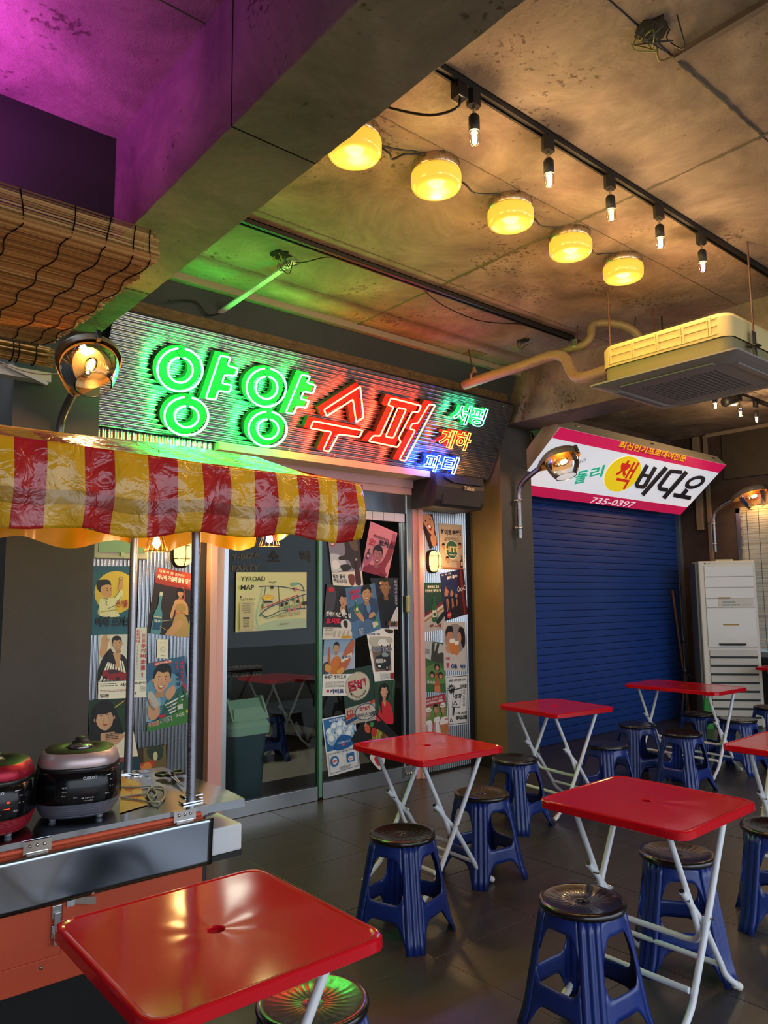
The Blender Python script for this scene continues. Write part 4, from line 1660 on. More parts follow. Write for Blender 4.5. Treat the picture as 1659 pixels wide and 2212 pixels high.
# ================================================================= FOLDING TABLES
def make_table(w, d, h, name='folding_table'):
    t = thing(name, (0, 0, 0), 'x', 'table', 'red topped folding tables')
    N = 96

    def rr(k, sx_, sy_, rad, z):
        a = 2 * pi * k / N
        c, s_ = cos(a), sin(a)
        hx, hy = w / 2 - sx_, d / 2 - sy_
        tt = min(hx / abs(c) if abs(c) > 1e-6 else 9, hy / abs(s_) if abs(s_) > 1e-6 else 9)
        x, y = tt * c, tt * s_
        # round the corner
        ex, ey = abs(x) - (hx - rad), abs(y) - (hy - rad)
        if ex > 0 and ey > 0:
            # intersect ray with the corner circle
            cx, cy = hx - rad, hy - rad
            dx, dy = abs(c), abs(s_)
            b = dx * cx + dy * cy
            q = b * b - (cx * cx + cy * cy - rad * rad)
            L = b + sqrt(max(0, q))
            x, y = L * c, L * s_
        return (x, y, z)
    rad = .045
    loops = [[(.019 * cos(2 * pi * k / N), .019 * sin(2 * pi * k / N), h - .024) for k in range(N)],
             [(.020 * cos(2 * pi * k / N), .020 * sin(2 * pi * k / N), h - .005) for k in range(N)],
             [(.024 * cos(2 * pi * k / N), .024 * sin(2 * pi * k / N), h - .0025) for k in range(N)]]
    for f in (.16, .35, .6, .85):
        lp = []
        for k in range(N):
            a, b, _ = rr(k, .02, .02, rad, 0)
            r0 = .024
            L = hypot(a, b)
            q = (r0 + (L - r0) * f) / L
            ang = 2 * pi * k / N
            z = h - .0025 + .00022 * cos(8 * ang) * (1 if f in (.16, .35) else .3)
            lp.append((a * q, b * q, z))
        loops.append(lp)
    for (s_, dz) in ((.018, -.0025), (.012, -.0002), (.007, 0), (.003, -.001), (0, -.005), (-.001, -.030), (.003, -.033), (.008, -.030), (.010, -.012)):
        loops.append([rr(k, s_, s_, rad, h + dz) for k in range(N)])
    loops.append([(.019 * cos(2 * pi * k / N), .019 * sin(2 * pi * k / N), h - .012) for k in range(N)])
    m = MB()
    for A1, B1 in zip(loops[:-1], loops[1:]):
        m.add(list(A1) + list(B1), [(i, (i + 1) % N, N + (i + 1) % N, N + i) for i in range(N)], None, True)
    m.build('tabletop', M_red, t)
    # scissor legs in the x-z plane, bars along y
    ya, yb = d / 2 - .085, d / 2 - .115
    px, pz = 0.0, .36
    zt = h - .02
    for s_ in (-1, 1):
        # straight tube with outward foot
        m = MB()
        m.tube([(.20, s_ * ya, zt), (px, s_ * ya, pz), (-.135, s_ * ya, .135)] + bez([(-.135, s_ * ya, .135), (-.155, s_ * ya, .105), (-.19, s_ * ya, .075), (-.27, s_ * ya, .018)], 4)[1:], .0125, 10)
        lg = m.build('leg', M_wpipe, t)
        m = MB()
        m.tube([(-.245, s_ * ya, .034), (-.28, s_ * ya, .014)], .0155, 10)
        m.build('foot_cap', M_white, lg)
        # lower tube of the telescoping leg
        m = MB()
        m.tube([(-.125, s_ * yb - .0, .475), (px + .018, s_ * yb, pz - .03), (.15, s_ * yb, .135)] + bez([(.15, s_ * yb, .135), (.168, s_ * yb, .105), (.20, s_ * yb, .075), (.28, s_ * yb, .018)], 4)[1:], .0125, 10)
        lg = m.build('leg', M_wpipe, t)
        m = MB()
        m.tube([(.255, s_ * yb, .034), (.29, s_ * yb, .014)], .0155, 10)
        m.build('foot_cap', M_white, lg)
        m = MB()
        m.tube([(-.127, s_ * yb, .478), (-.128, s_ * yb, .4795)], .0095, 10)
        m.build('tube_mouth', M_blackm, lg)
        m = MB()
        m.tube([(px, s_ * (ya + .02), pz), (px, s_ * (yb - .03), pz)], .006, 8)
        m.tube([(-.10, s_ * (yb + .014), .44), (-.10, s_ * (yb - .03), .44)], .005, 8)
        m.build('rivet', M_chrome, lg)
    # upper U frame
    yu = yb - .0
    m = MB()
    off = .028
    path = [(-.20 - off * .2, -yu, zt), (-.20 + .125, -yu, .44), (.005, -yu, .285)]
    u = [(-.215, -yu, zt), (-.065, -yu, .42), (-.012, -yu, .30)] + bez([(-.012, -yu, .30), (-.002, -yu + .02, .268), (.004, -yu + .06, .258)], 4)[1:] + [(.004, 0, .258)]
    v = [(a, -b, c) for a, b, c in u[::-1]][1:]
    m.tube(u + v, .0115, 10)
    uf = m.build('support_frame', M_wpipe, t)
    m = MB()
    m.tube(bez([(.018, -.03, .26), (.03, -.02, .25), (.03, .03, .245), (.018, .045, .258)], 4), .003, 6)
    m.build('lock_ring', M_chrome, uf)
    m = MB()
    m.tube([(-.145, -ya + .012, .15), (-.145, ya - .012, .15)], .0115, 10)
    m.build('crossbar', M_wpipe, t)
    m = MB()
    m.tube([(.148, -yb, .138), (.148, yb, .138)], .0105, 10)
    m.build('crossbar', M_wpipe, t)
    m = MB()
    for x in (.205, -.215):
        m.box((x - .02, -d / 2 + .07, h - .031), (x + .02, -d / 2 + .15, h - .014)).box((x - .02, d / 2 - .15, h - .031), (x + .02, d / 2 - .07, h - .014))
    m.build('mount_plate', P('red_mount', '#a00c14', .4), t)
    return t


TH = .74
ta = make_table(.605, .625, TH)
ta.location = (.935, 1.775, 0)
ta['label'] = 'big near red table with a glossy top mirroring the ceiling lamps'
for (x, y, a, lb) in ((2.79, 1.70, 1.4, 'dark red square table between two blue stools, matt scuffed top'),
                      (2.925, 3.12, -2.4, 'red square table standing before the glass shop door'),
                      (4.66, 3.56, -7, 'red square table in front of the grey column and shutter edge'),
                      (4.42, 1.73, 1, 'scuffed red table cut by the picture edge, beyond the dark red table'),
                      (9.03, 3.57, 0, 'red table sliver beside the tall air conditioner at the picture edge')):
    o = copy_tree(ta)
    o.location = (x, y, 0)
    o.rotation_euler[2] = radians(a)
    o['label'] = lb
tb = make_table(.56, .90, TH)
tb.location = (6.53, 3.54, 0)
tb.rotation_euler[2] = radians(-1.2)
tb['label'] = 'long red table in front of the blue shutter and tall air conditioner'

# ================================================================= TALL AIR CONDITIONER
a0, a1 = on(1529, 1570, 'z', 0), on(1655, 1572, 'z', 0)
u_ = (a1 - a0)
u_.z = 0
wd = u_.length
u_.normalize()
nrm = Vector((u_.y, -u_.x, 0))
if nrm.dot(a0) > 0:
    nrm = -nrm
T = Matrix(((u_.x, -nrm.x, 0, a0.x), (u_.y, -nrm.y, 0, a0.y), (0, 0, 1, 0), (0, 0, 0, 1)))
acs = thing('standing_air_conditioner', a0, 'tall cream floor standing air conditioner with grey louvres', 'air conditioner')
HT = 1.965
M_acw = P('aged_white_casing', '#d8d4c6', .38)
M_acp = P('pearly_front_panel', '#cfcbc2', .16, coat=.4, bump=.15, bscale=4)
bx((0, .0, 0.0), (wd, .34, HT), T).build('casing', M_acw, acs, bevel=.012)
bx((-.03, .05, 0.05), (0, .34, HT - .02), T).build('side_panel', P('grey_green_side', '#6f7470', .5), acs, bevel=.006)
zs = [(HT - .06, HT - .19), (HT - .195, HT - .32), (HT - .325, HT - .45), (HT - .455, HT - .56)]
for (zt_, zb_) in zs:
    bx((.06, -.012, zb_), (wd - .03, 0, zt_), T).build('front_panel', M_acp, acs, bevel=.004)
bx((.06, -.014, .93), (wd - .03, 0, HT - .565), T).build('front_panel', M_acp, acs, bevel=.004)
for k in range(9):
    z1 = .90 - k * .1
    m = MB()
    m.prism([T @ Vector((.07, 0, z1)), T @ Vector((.07, -.014, z1)), T @ Vector((.07, -.022, z1 - .072)), T @ Vector((.07, 0, z1 - .078))], T.to_3x3() @ Vector((wd - .11, 0, 0)))
    m.build('louvre', P('louvre_%d' % k, '#b9b4a8', .4), acs)
    bx((.07, -.002, z1 - .1), (wd - .04, .0, z1 - .07), T).build('louvre_gap', M_blackm, acs)
A_ = Art([T @ Vector((.20, -.0155, HT - .46)), T @ Vector((wd - .05, -.0155, HT - .46)), T @ Vector((wd - .05, -.0155, HT - .555)), T @ Vector((.20, -.0155, HT - .555))], nrm, '#cdc9bf')
A_.r('#9aa3a0', 12, 22, 48, 52).body_text('#777', 10, 66, 60, 90, 2, 3).t('#444', 70, 70, 26, 14, 'System', bold=0)
A_.build('control_panel', M_print, acs)
A_ = Art([T @ Vector((.06, -.0005, HT - .015)), T @ Vector((.16, -.0005, HT - .015)), T @ Vector((.16, -.0005, HT - .045)), T @ Vector((.06, -.0005, HT - .045))], nrm, '#d8d4c6')
A_.e('#3a3230', 16, 50, 11).t('#55504a', 34, 26, 40, 48, 'LG', bold=.02)
A_.build('brand_mark', M_print, acs)
for (x0, x1, z) in ((.24, .42, 1.20), (.20, .34, 1.52)):
    m = MB()
    m.box((x0, -.018, z - .008), (x1, -.0155, z + .008), M=T)
    m.build('tape_remnant', P('ochre_tape', '#b28a3c', .7), acs)
m = MB()
m.prism([T @ Vector((.19, -.05, .955)), T @ Vector((.47, -.05, .955)), T @ Vector((.49, -.016, .975)), T @ Vector((.18, -.016, .975))], (0, 0, .004))
m.build('drop_tray', M_blackm, acs)
tag(bx((.22, .06, HT + .001), (.42, .20, HT + .022), T).build('paper_pad', P('pale_card', '#c9bf9c', .8), None), 'pale paper pad lying on top of the tall air conditioner', 'pad')

# ================================================================= TRIPOD, POLE
tp = thing('tripod_stand', (8.90, 4.80, 0), 'black speaker tripod stand without speaker before the shutter edge', 'tripod')
m = MB()
m.tube([(8.90, 4.80, .35), (8.92, 4.82, 1.72)], .016, 10)
m.build('pole', M_blackm, tp)
m = MB()
m.lathe([(.02, -.04), (.03, -.03), (.03, .03), (.02, .04)], 14, Matrix.Translation((8.90, 4.80, .62)))
m.lathe([(.02, -.03), (.028, -.02), (.028, .02), (.02, .03)], 14, Matrix.Translation((8.90, 4.80, 1.0)))
m.build('collar', M_black, tp)
for a in (200, 320, 80):
    a = radians(a)
    e = Vector((8.90 + .55 * cos(a), 4.80 + (.55 if sin(a) < 0 else .2) * sin(a), .02))
    m = MB()
    m.tube([(8.90, 4.80, .62), e], .012, 8)
    lg = m.build('leg', M_blackm, tp)
    m = MB()
    m.tube([(8.90, 4.80, .36), Vector((8.90, 4.80, .62)).lerp(e, .55)], .008, 6)
    m.build('brace', M_blackm, lg)
m = MB()
m.tube([(9.20, 4.93, .02), (9.10, 5.02, 1.62)], .014, 10)
tag(m.build('wooden_pole', P('worn_wood', '#7b5636', .6, var=.3, vscale=20)), 'brown wooden pole leaning at the shutter edge behind the tripod', 'pole')
gb = thing('green_bag', (8.72, 4.45, 0), 'small green cloth bag on the floor behind the long table', 'bag')
m = MB()
m.grid(lambda u, v: Vector((8.72 + (.09 * cos(2 * pi * u)) * (1 - .5 * v) * (1 + .1 * sin(6 * pi * u)), 4.45 + .06 * sin(2 * pi * u) * (1 - .7 * v), .34 * v)), 20, 8)
m.build('bag_body', P('green_cloth', '#2f8a3c', .8, bump=.4), gb)

# ================================================================= SPEAKER
spk = thing('wall_speaker', (4.80, 4.72, 2.35), 'dark angular wall speaker under the blue neon lettering', 'speaker')
sx0, sx1 = 4.46, 5.07
m = MB()
pr = [(4.63, 2.345), (4.60, 2.40), (4.58, 2.52), (4.60, 2.64), (4.66, 2.655), (4.94, 2.655), (4.94, 2.345)]
m.prism([(sx0, y, z) for y, z in pr], (sx1 - sx0, 0, 0))
m.build('cabinet', P('black_speaker_vinyl', '#221f22', .5, bump=.2, bscale=120), spk, bevel=.006)
m = MB()
m.prism([(sx0 + .08, 4.600, 2.455), (sx0 + .14, 4.594, 2.50), (sx1 - .16, 4.594, 2.50), (sx1 - .05, 4.600, 2.455), (sx1 - .05, 4.608, 2.37), (sx0 + .08, 4.608, 2.37)], (0, -.016, 0))
m.prism([(sx0 + .10, 4.584, 2.60), (sx0 + .2, 4.578, 2.56), (sx1 - .02, 4.578, 2.56), (sx1 - .02, 4.59, 2.62), (sx0 + .10, 4.59, 2.62)], (0, -.012, 0))
m.build('front_grille', P('speaker_cloth', '#2d292e', .75, bump=.3, bscale=300), spk, bevel=.004)
A_ = Art([(4.79, 4.572, 2.545), (4.93, 4.572, 2.545), (4.93, 4.572, 2.505), (4.79, 4.572, 2.505)], (0, -1, 0), '#221f22')
A_.t('#d8b8a8', 5, 5, 90, 90, 'Taikan', bold=.015)
A_.build('name_badge', M_print, spk)
# ================================================================= FOOD CART with striped awning
cart = thing('food_cart', (.6, 3.0, 0), 'street food cart with orange body, mirror steel counter and striped awning', 'cart')
CX0, CX1, CY0, CY1 = -.12, 1.33, 2.63, 3.38
m = MB()
m.box((CX0, CY0, .34), (CX1, CY1, .76))
m.build('body', M_orange, cart, bevel=.006)
m = MB()
m.box((CX0, CY0 - .003, .43), (.83, CY0, .76)).box((.835, CY0 - .003, .43), (CX1 - .03, CY0, .76))
m.build('door', M_orange, cart)
bx((CX0, CY0 - .004, .340), (CX1, CY0 + .01, .424)).build('bottom_rail', M_orange, cart, bevel=.003)
bx((CX1 - .0, CY0 + .01, .34), (CX1 + .012, CY1, .76)).build('side_panel', P('dark_brown_side', '#2a1c1a', .5), cart)
bx((CX0, CY0 + .06, .02), (CX1 - .05, CY1 - .05, .34)).build('undercarriage', P('black_shelf', '#191817', .9), cart)
for x in (.0, 1.2):
    m = MB()
    m.lathe([(.001, -.02), (.05, -.02), (.055, -.012), (.055, .012), (.05, .02), (.001, .02)], 20, Matrix.Translation((x, CY0 + .12, .056)) @ Matrix.Rotation(pi / 2, 4, 'Y'))
    m.build('castor', M_black, cart)
for (x, z) in ((.775, .40), (.30, .38), (1.27, .61), (1.27, .50)):
    m = MB()
    m.lathe([(0.001, .004), (.005, .003), (.006, 0)], 8, Matrix.Translation((x, CY0 - .004, z)) @ Matrix.Rotation(pi / 2, 4, 'X'))
    m.build('screw', M_steel, cart)
for z in (.56, .50):
    m = MB()
    m.box((.80, CY0 - .012, z - .02), (.83, CY0 - .003, z + .02)).box((.805, CY0 - .02, z - .04), (.825, CY0 - .012, z))
    m.build('latch', M_steel, cart, bevel=.002)
m = MB()
m.box((.845, CY0 - .01, .565), (.87, CY0 - .003, .595))
m.prism([(.87, CY0 - .006, .59), (.93, CY0 - .03, .585), (.93, CY0 - .03, .56), (.87, CY0 - .006, .57)], (0, -.004, 0))
m.build('hasp', M_chrome, cart)
# counter
m = MB()


def top(u, v):
    x = CX0 + (CX1 - CX0 + .01) * u
    y = CY0 - .01 + (CY1 + .02 - CY0) * v
    return Vector((x, y, .80 + .0012 * sin(x * 9 + y * 5) + .001 * sin(y * 13 - x * 4)))


m.grid(top, 40, 24)
m.grid(lambda u, v: top(u, 0) - Vector((0, .001 * v, .036 * v)), 40, 1)
m.grid(lambda u, v: top(1, u) - Vector((-.001 * v, 0, .036 * v)), 24, 1)
m.build('counter_top', M_mirror, cart, recalc=False)
bx((CX0, CY0 - .002, .757), (CX1, CY1, .79)).build('counter_core', M_orange, cart)
m = MB()
m.tube([(CX0, CY0 - .014, .772), (CX1 - .02, CY0 - .014, .772)], .009, 8)
m.build('hinge_rail', M_orange, cart)
m = MB()


def flap(u, v):
    x = CX0 + (CX1 + .02 - CX0) * u
    z = .757 - .165 * v
    y = CY0 - .036 + .006 * v + .003 * sin(x * 7) * v + .002 * sin(x * 15 + z * 20)
    return Vector((x, y, z))


m.grid(flap, 60, 10)
m.build('drop_flap', M_flap, cart, solid=.002, recalc=False)
for (x) in (.70, 1.20):
    m = MB()
    m.box((x, CY0 - .026, .762), (x + .085, CY0 - .010, .800)).box((x + .01, CY0 - .030, .745), (x + .075, CY0 - .022, .765))
    for k in range(3):
        m.lathe([(0.001, .004), (.005, .003), (.006, 0)], 8, Matrix.Translation((x + .02 + k * .022, CY0 - .026, .785)) @ Matrix.Rotation(pi / 2, 4, 'X'))
    m.build('hinge', M_chrome, cart)
# fold out side shelf
m = MB()


def sh(u, v):
    x = 1.345 + .155 * u + (0 if v < .999 else 0)
    y = CY0 + .0 + .745 * v
    return Vector((x, y, .795 + .004 * sin(y * 8 + x * 3) - .006 * u + .008 * sin(3.1 * v) * u))


m.grid(sh, 12, 30)
m.grid(lambda u, v: sh(u, 0) - Vector((0, 0, .03 * v)), 12, 1)
m.grid(lambda u, v: sh(1, u) - Vector((0, 0, .03 * v)), 30, 1)
m.build('side_shelf', M_mirror, cart, recalc=False)
for y in (2.75, 3.25):
    m = MB()
    m.box((1.31, y, .802), (1.385, y + .05, .806)).tube([(1.34, y, .807), (1.34, y + .05, .807)], .004, 6)
    m.build('shelf_hinge', M_chrome, cart)
# poles
M_pole = P('galvanised_conduit_pole', '#9a9ba4', .38, .85, var=.12, vscale=25)
poles = [(1.306, 2.69), (1.306, 3.31), (.02, 2.69), (.02, 3.31)]
pls = []
for (x, y) in poles:
    m = MB()
    m.tube([(x, y, .80), (x, y, 2.03)], .0175, 14)
    p_ = m.build('pole', M_pole, cart)
    pls.append(p_)
    m = MB()
    m.box((x - .04, y - .02, .801), (x + .04, y + .02, .806))
    m.build('pole_bracket', M_chrome, p_)
# stamped lettering running up the front pole
tvs, tfs, tas = text_tris('JUJUBESTEEL ❸ SGT275 E-G Gh/PxH D 3566 06-01112026 7 X 6.0M', 0)
m = MB()
z0_, L_ = .83, .74
vv = []
for a, b in tvs:
    ang = radians(215) + (.5 - b) * .95
    vv.append((1.306 + .0179 * cos(ang), 2.69 + .0179 * sin(ang), z0_ + a * L_))
m.add(vv, tfs)
m.build('stamped_lettering', P('dark_stamp_ink', '#38384a', .7), pls[0], recalc=False)
m = MB()
for (a, b) in (((.02, 2.60, 2.03), (1.9, 2.60, 2.03)), ((.02, 3.31, 2.03), (1.9, 3.31, 2.03)), ((1.306, 2.60, 2.03), (1.306, 3.31, 2.03)), ((.02, 2.60, 2.03), (.02, 3.31, 2.03))):
    m.tube([a, b], .012, 8)
m.build('awning_frame', M_pole, cart)

# ---- awning cloth
edges_px = [-80, 20, 98, 175, 243, 311, 375, 432, 487, 541, 590, 636, 676, 718, 759]
xe = [on(px, 1000, 'y', 2.60).x for px in edges_px]
wavg = (xe[-1] - xe[1]) / (len(xe) - 2)
AX0, AX1 = -.35, 2.07
YEL, REDC = '#d8a21a', '#b02222'
M_vinyl = print_mat('striped_vinyl', .22)
vb = M_vinyl.node_tree.nodes['Principled BSDF']
vb.inputs['Coat Weight'].default_value = .6
vb.inputs['Coat Roughness'].default_value = .12
vb.inputs['Transmission Weight'].default_value = 0
nz = M_vinyl.node_tree.nodes.new('ShaderNodeTexNoise')
nz.inputs['Scale'].default_value = 11
nz.inputs['Detail'].default_value = 3
nz.inputs['Distortion'].default_value = 1.5
bb = M_vinyl.node_tree.nodes.new('ShaderNodeBump')
bb.inputs['Strength'].default_value = .6
bb.inputs['Distance'].default_value = .02
oc = M_vinyl.node_tree.nodes.new('ShaderNodeTexCoord')
M_vinyl.node_tree.links.new(oc.outputs['Object'], nz.inputs[0])
M_vinyl.node_tree.links.new(nz.outputs[0], bb.inputs['Height'])
M_vinyl.node_tree.links.new(bb.outputs[0], vb.inputs['Normal'])
M_vinyl.node_tree.links.new(bb.outputs[0], vb.inputs['Coat Normal'])


def stripe(x):
    k = sum(1 for e_ in xe[1:] if x >= e_) - 1 if x < xe[-1] else len(xe) - 2 + math.floor((x - xe[-1]) / .05)
    return REDC if k % 2 == 0 else YEL


NXA = 260


def zfront(x):
    return 2.075 + .010 * sin(x * 2.1 + 1.0) - .02 * max(0, (x - 1.9) / .17) ** 2


def zbot(x):
    k = (x - xe[1]) / (2 * wavg)
    return 1.795 - .012 * cos(2 * pi * k * .5) + .012 * sin(x * 5) + .02 * max(0, (x - 1.8) / .25)


def wr(x, z):
    return .007 * sin(x * 31 + z * 9) + .006 * sin(x * 17 - z * 23 + 2) + .004 * sin(x * 57 + 1)


def front(u, v):
    x = AX0 + (AX1 - AX0) * u
    z = zfront(x) + (zbot(x) - zfront(x)) * v
    y = 2.575 - .022 * sin(pi * min(1, v * 1.0)) + wr(x, z) * (.3 + v) + .01 * v
    if u > .985:
        y += (u - .985) / .015 * .03
    return Vector((x, y, z))


m = MB()
colf = lambda u, v: stripe(AX0 + (AX1 - AX0) * u)
m.grid(front, NXA, 26, colfn=colf)


def topc(u, v):
    x = AX0 + (AX1 - AX0) * u
    f = front(u, 0)
    b = Vector((min(x, 1.98) * .97 + .02, 3.30, 2.275 - .01 * sin(3 * x)))
    p = f.lerp(b, v)
    p.z += .006 * sin(x * 23 + v * 8) * sin(pi * v) - .02 * sin(pi * v) + (.012 if v < .04 else 0) * 0
    return p


m.grid(topc, NXA, 14, colfn=colf)


def back(u, v):
    x = AX0 + (AX1 - AX0) * u
    zb = 1.80 + .022 * sin(2 * pi * (x - .3) / .42) + .05 * max(0, (x - 1.5))
    z = 2.275 + (zb - 2.275) * v
    return Vector((min(x, 1.98) * .97 + .02, 3.30 + .02 * v + wr(x, z) * 1.2 * v, z))


def side(u, v):
    y = 2.605 + (3.30 - 2.605) * u
    zt_ = 2.06 + .2 * u
    z = zt_ + (1.86 + .02 * sin(u * 14) - zt_) * v
    return Vector((2.07 - .13 * u + .012 * sin(y * 20) * v, y, z))


m.grid(side, 30, 8, colfn=lambda u, v: YEL if int(u * 5) % 2 else REDC)
aw = m.build('awning_cloth', M_vinyl, cart, solid=.0012, recalc=False)
# orange tinted inner valance at the back, lit through
m = MB()
m.grid(back, NXA, 16, col=None)
mo, to_, bo_ = newmat('orange_vinyl')
bo_.inputs['Base Color'].default_value = (*lin('#e08a12'), 1)
bo_.inputs['Roughness'].default_value = .3
tl_ = to_.nodes.new('ShaderNodeBsdfTranslucent')
tl_.inputs[0].default_value = (*lin('#f09a18'), 1)
mxs = to_.nodes.new('ShaderNodeMixShader')
mxs.inputs[0].default_value = .45
to_.links.new(bo_.outputs[0], mxs.inputs[1])
to_.links.new(tl_.outputs[0], mxs.inputs[2])
to_.links.new(mxs.outputs[0], to_.nodes['Material Output'].inputs[0])
m.build('back_valance', mo, cart, recalc=False)
m = MB()
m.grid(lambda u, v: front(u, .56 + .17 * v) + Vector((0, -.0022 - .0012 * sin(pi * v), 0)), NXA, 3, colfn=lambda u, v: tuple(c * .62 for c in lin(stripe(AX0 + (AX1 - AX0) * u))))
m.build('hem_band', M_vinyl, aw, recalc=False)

# ---- wire shade lamps under the awning
for (x, y, z, lb) in ((1.30, 3.05, 1.80, 'small wire cage pendant under the awning, beside the front pole'), (1.93, 3.17, 1.855, 'small wire cage pendant under the awning before the glass door')):
    t = thing('pendant_lamp', (x, y, z), lb, 'lamp', 'wire cage pendants under the awning')
    m = MB()
    m.lathe([(.001, .07), (.018, .07), (.02, .06), (.02, .03), (.001, .03)], 14, Matrix.Translation((x, y, z)))
    m.tube([(x, y, z + .07), (x, y, 2.2)], .003, 6)
    m.build('lamp_holder', M_blackm, t)
    m = MB()
    for k in range(14):
        a = 2 * pi * k / 14
        m.tube([(x + .022 * cos(a), y + .022 * sin(a), z + .045), (x + .052 * cos(a + .15), y + .052 * sin(a + .15), z - .04)], .0014, 4)
    m.tube([(x + .052 * cos(2 * pi * k / 24), y + .052 * sin(2 * pi * k / 24), z - .04) for k in range(24)], .002, 4, closed=True)
    m.tube([(x + .035 * cos(2 * pi * k / 24), y + .035 * sin(2 * pi * k / 24), z + .01) for k in range(24)], .0014, 4, closed=True)
    m.build('wire_cage', P('copper_wire_%d' % int(x * 10), '#8a5a34', .35, .9), t)
    m = MB()
    m.lathe([(.001, -.028), (.012, -.022), (.018, -.008), (.012, .012), (.008, .03)], 14, Matrix.Translation((x, y, z)))
    m.build('bulb', emis('cage_bulb_%d' % int(x * 10), (1, .72, .35), 9), t)
    light('POINT', (x, y, z - .06), (1, .66, .3), 4, t, .02)


# ================================================================= RICE COOKERS
M_foot = P('translucent_foot', '#8b8f94', .4)


def cooker(x, y, rz, label, col_band, col_base, lcd=False):
    t = thing('rice_cooker', (x, y, .801), label, 'rice cooker', 'electric rice cookers on the counter')
    T_ = Matrix.Translation((x, y, .801)) @ Matrix.Rotation(rz, 4, 'Z') @ Matrix.Diagonal((1, 1, .96, 1))   # local -Y is the front

    def fn(r, z, a):
        # rounded square plan, a little deeper than wide
        c, s_ = abs(cos(a)), abs(sin(a))
        e = 2.6
        k = (c ** e + s_ ** e) ** (-1 / e)
        return r * k * (1.07 if sin(a) < 0 else 1.12), z
    k_ = .125
    m = MB()
    m.lathe([(.095, .012), (.110, .014), (.120, .03), (.128, .065)], 56, T_, fn=lambda r, z, a: fn(r + .0007 * cos(z * 900), z, a))
    m.lathe([(.001, .012), (.095, .012)], 56, T_, fn=fn)
    bs = m.build('base_ring', P('cooker_base_' + col_base[1:], col_base, .45), t)
    m = MB()
    for kk in range(6):
        z = .02 + kk * .0075
        r = .113 + (z - .02) * .36
        m.lathe([(r + .001, z - .0015), (r + .0028, z), (r + .001, z + .0015)], 56, T_, fn=fn)
    m.build('base_rib', P('cooker_rib_' + col_base[1:], col_base, .3), bs)
    m = MB()
    m.lathe([(.129, .065), (.131, .075), (.130, .12), (.126, .168), (.122, .172)], 56, T_, fn=fn)
    bd = m.build('body', P('gloss_black_body_' + col_base[1:], '#0a0a0c', .16, spec=.35), t)
    m = MB()
    m.lathe([(.1215, .172), (.1225, .178), (.123, .184), (.120, .188)], 56, T_, fn=fn)
    m.build('seal_ring', M_black, t)
    m = MB()
    m.lathe([(.121, .187), (.1225, .190), (.116, .218), (.108, .232), (.104, .235)], 56, T_, fn=fn)
    m.build('lid_band', P('lid_band_' + col_band[1:], col_band, .36, .55), t)
    m = MB()
    m.lathe([(.104, .235), (.098, .240), (.07, .244), (.055, .244), (.052, .240), (.046, .240), (.044, .243), (.001, .243)], 56, T_, fn=lambda r, z, a: fn(r, z, a) if r > .06 else (r, z))
    m.build('lid', P('dark_brown_lid_' + col_band[1:], '#231a15', .5, spec=.3), t)
    m = MB()
    m.lathe([(.034, .242), (.036, .250), (.033, .255), (.001, .256)], 32, T_ @ Matrix.Translation((.005, -.04, 0)) @ Matrix.Scale(1.15, 4, (1, 0, 0)))
    kn = m.build('lid_dial', P('dial_chrome_' + col_band[1:], '#8a8288', .2, .9), t)
    A2 = Art([T_ @ Vector((-.012, -.03, .2565)), T_ @ Vector((.02, -.03, .2565)), T_ @ Vector((.02, -.05, .2565)), T_ @ Vector((-.012, -.05, .2565))], (0, 0, 1), '#3c3236')
    A2.r('#c8c4c0', 25, 30, 40, 60).r('#c8c4c0', 50, 30, 65, 60)
    A2.build('dial_print', M_print, kn)
    m = MB()
    m.lathe([(.028, .243), (.028, .252), (.018, .254), (.018, .264), (.013, .268), (.001, .268)], 20, T_ @ Matrix.Translation((-.0, .055, 0)))
    m.build('steam_valve', M_blackm, t)
    for s_ in (-1, 1):
        m = MB()
        m.box((s_ * .132 - .008, -.02, .135), (s_ * .132 + .008, .05, .172), M=T_)
        m.build('carry_handle', M_black, t, bevel=.006)
        for f_ in (-.075, .075):
            MB().lathe([(.001, 0), (.010, 0), (.013, .014), (.001, .014)], 12, T_ @ Matrix.Translation((s_ * .075, f_, 0))).build('foot', M_foot, t)

    # printing wrapped round the front of the body
    def wrap(lst, col):
        m = MB()
        for (s__, a0_, a1_, z0, z1, bold) in lst:
            vs_, fs_, _ = text_tris(s__, bold)
            out = []
            for p, q in vs_:
                a = radians(a0_ + (a1_ - a0_) * p)
                z = z0 + (z1 - z0) * q
                rbody = .129 + (.1262 - .1305) * max(0, (z - .09)) / .08 + .0018
                r, _z = fn(rbody + .0008, z, a)
                out.append(T_ @ Vector((r * cos(a), r * sin(a), z)))
            m.add(out, fs_)
        return m
    wrap([('CUCKOO', 279, 297, .148, .158, .02), ('▬▬', 310, 318, .153, .155, 0), ('예약', 252, 258, .122, .128, 0), ('보온', 252, 258, .108, .112, 0), ('취사', 252, 257, .095, .099, 0), ('잠금', 267, 272, .088, .092, 0),
          ('메뉴', 316, 321, .134, .138, 0), ('+  -', 315, 322, .112, .116, 0), ('확인', 308, 314, .088, .094, 0), ('◀ 압력 ▶', 277, 294, .084, .088, 0), ('MADE IN KOREA', 280, 292, .075, .078, 0)], None).build('panel_print', P('white_print_' + col_base[1:], '#d8d8dc', .5), bd, recalc=False)
    if lcd:
        mm_ = wrap([('0:05', 262, 288, .108, .138, 0)], None)
        mm_.build('display_digits', emis('orange_led_' + col_base[1:], (1, .16, .02), 2.2), bd, recalc=False)
        m3 = wrap([('●', 300, 304, .118, .124, 0), ('▬', 296, 304, .10, .102, 0)], None)
        m3.build('indicator', emis('red_led_' + col_base[1:], (1, .05, .02), 1.6), bd, recalc=False)
    return t


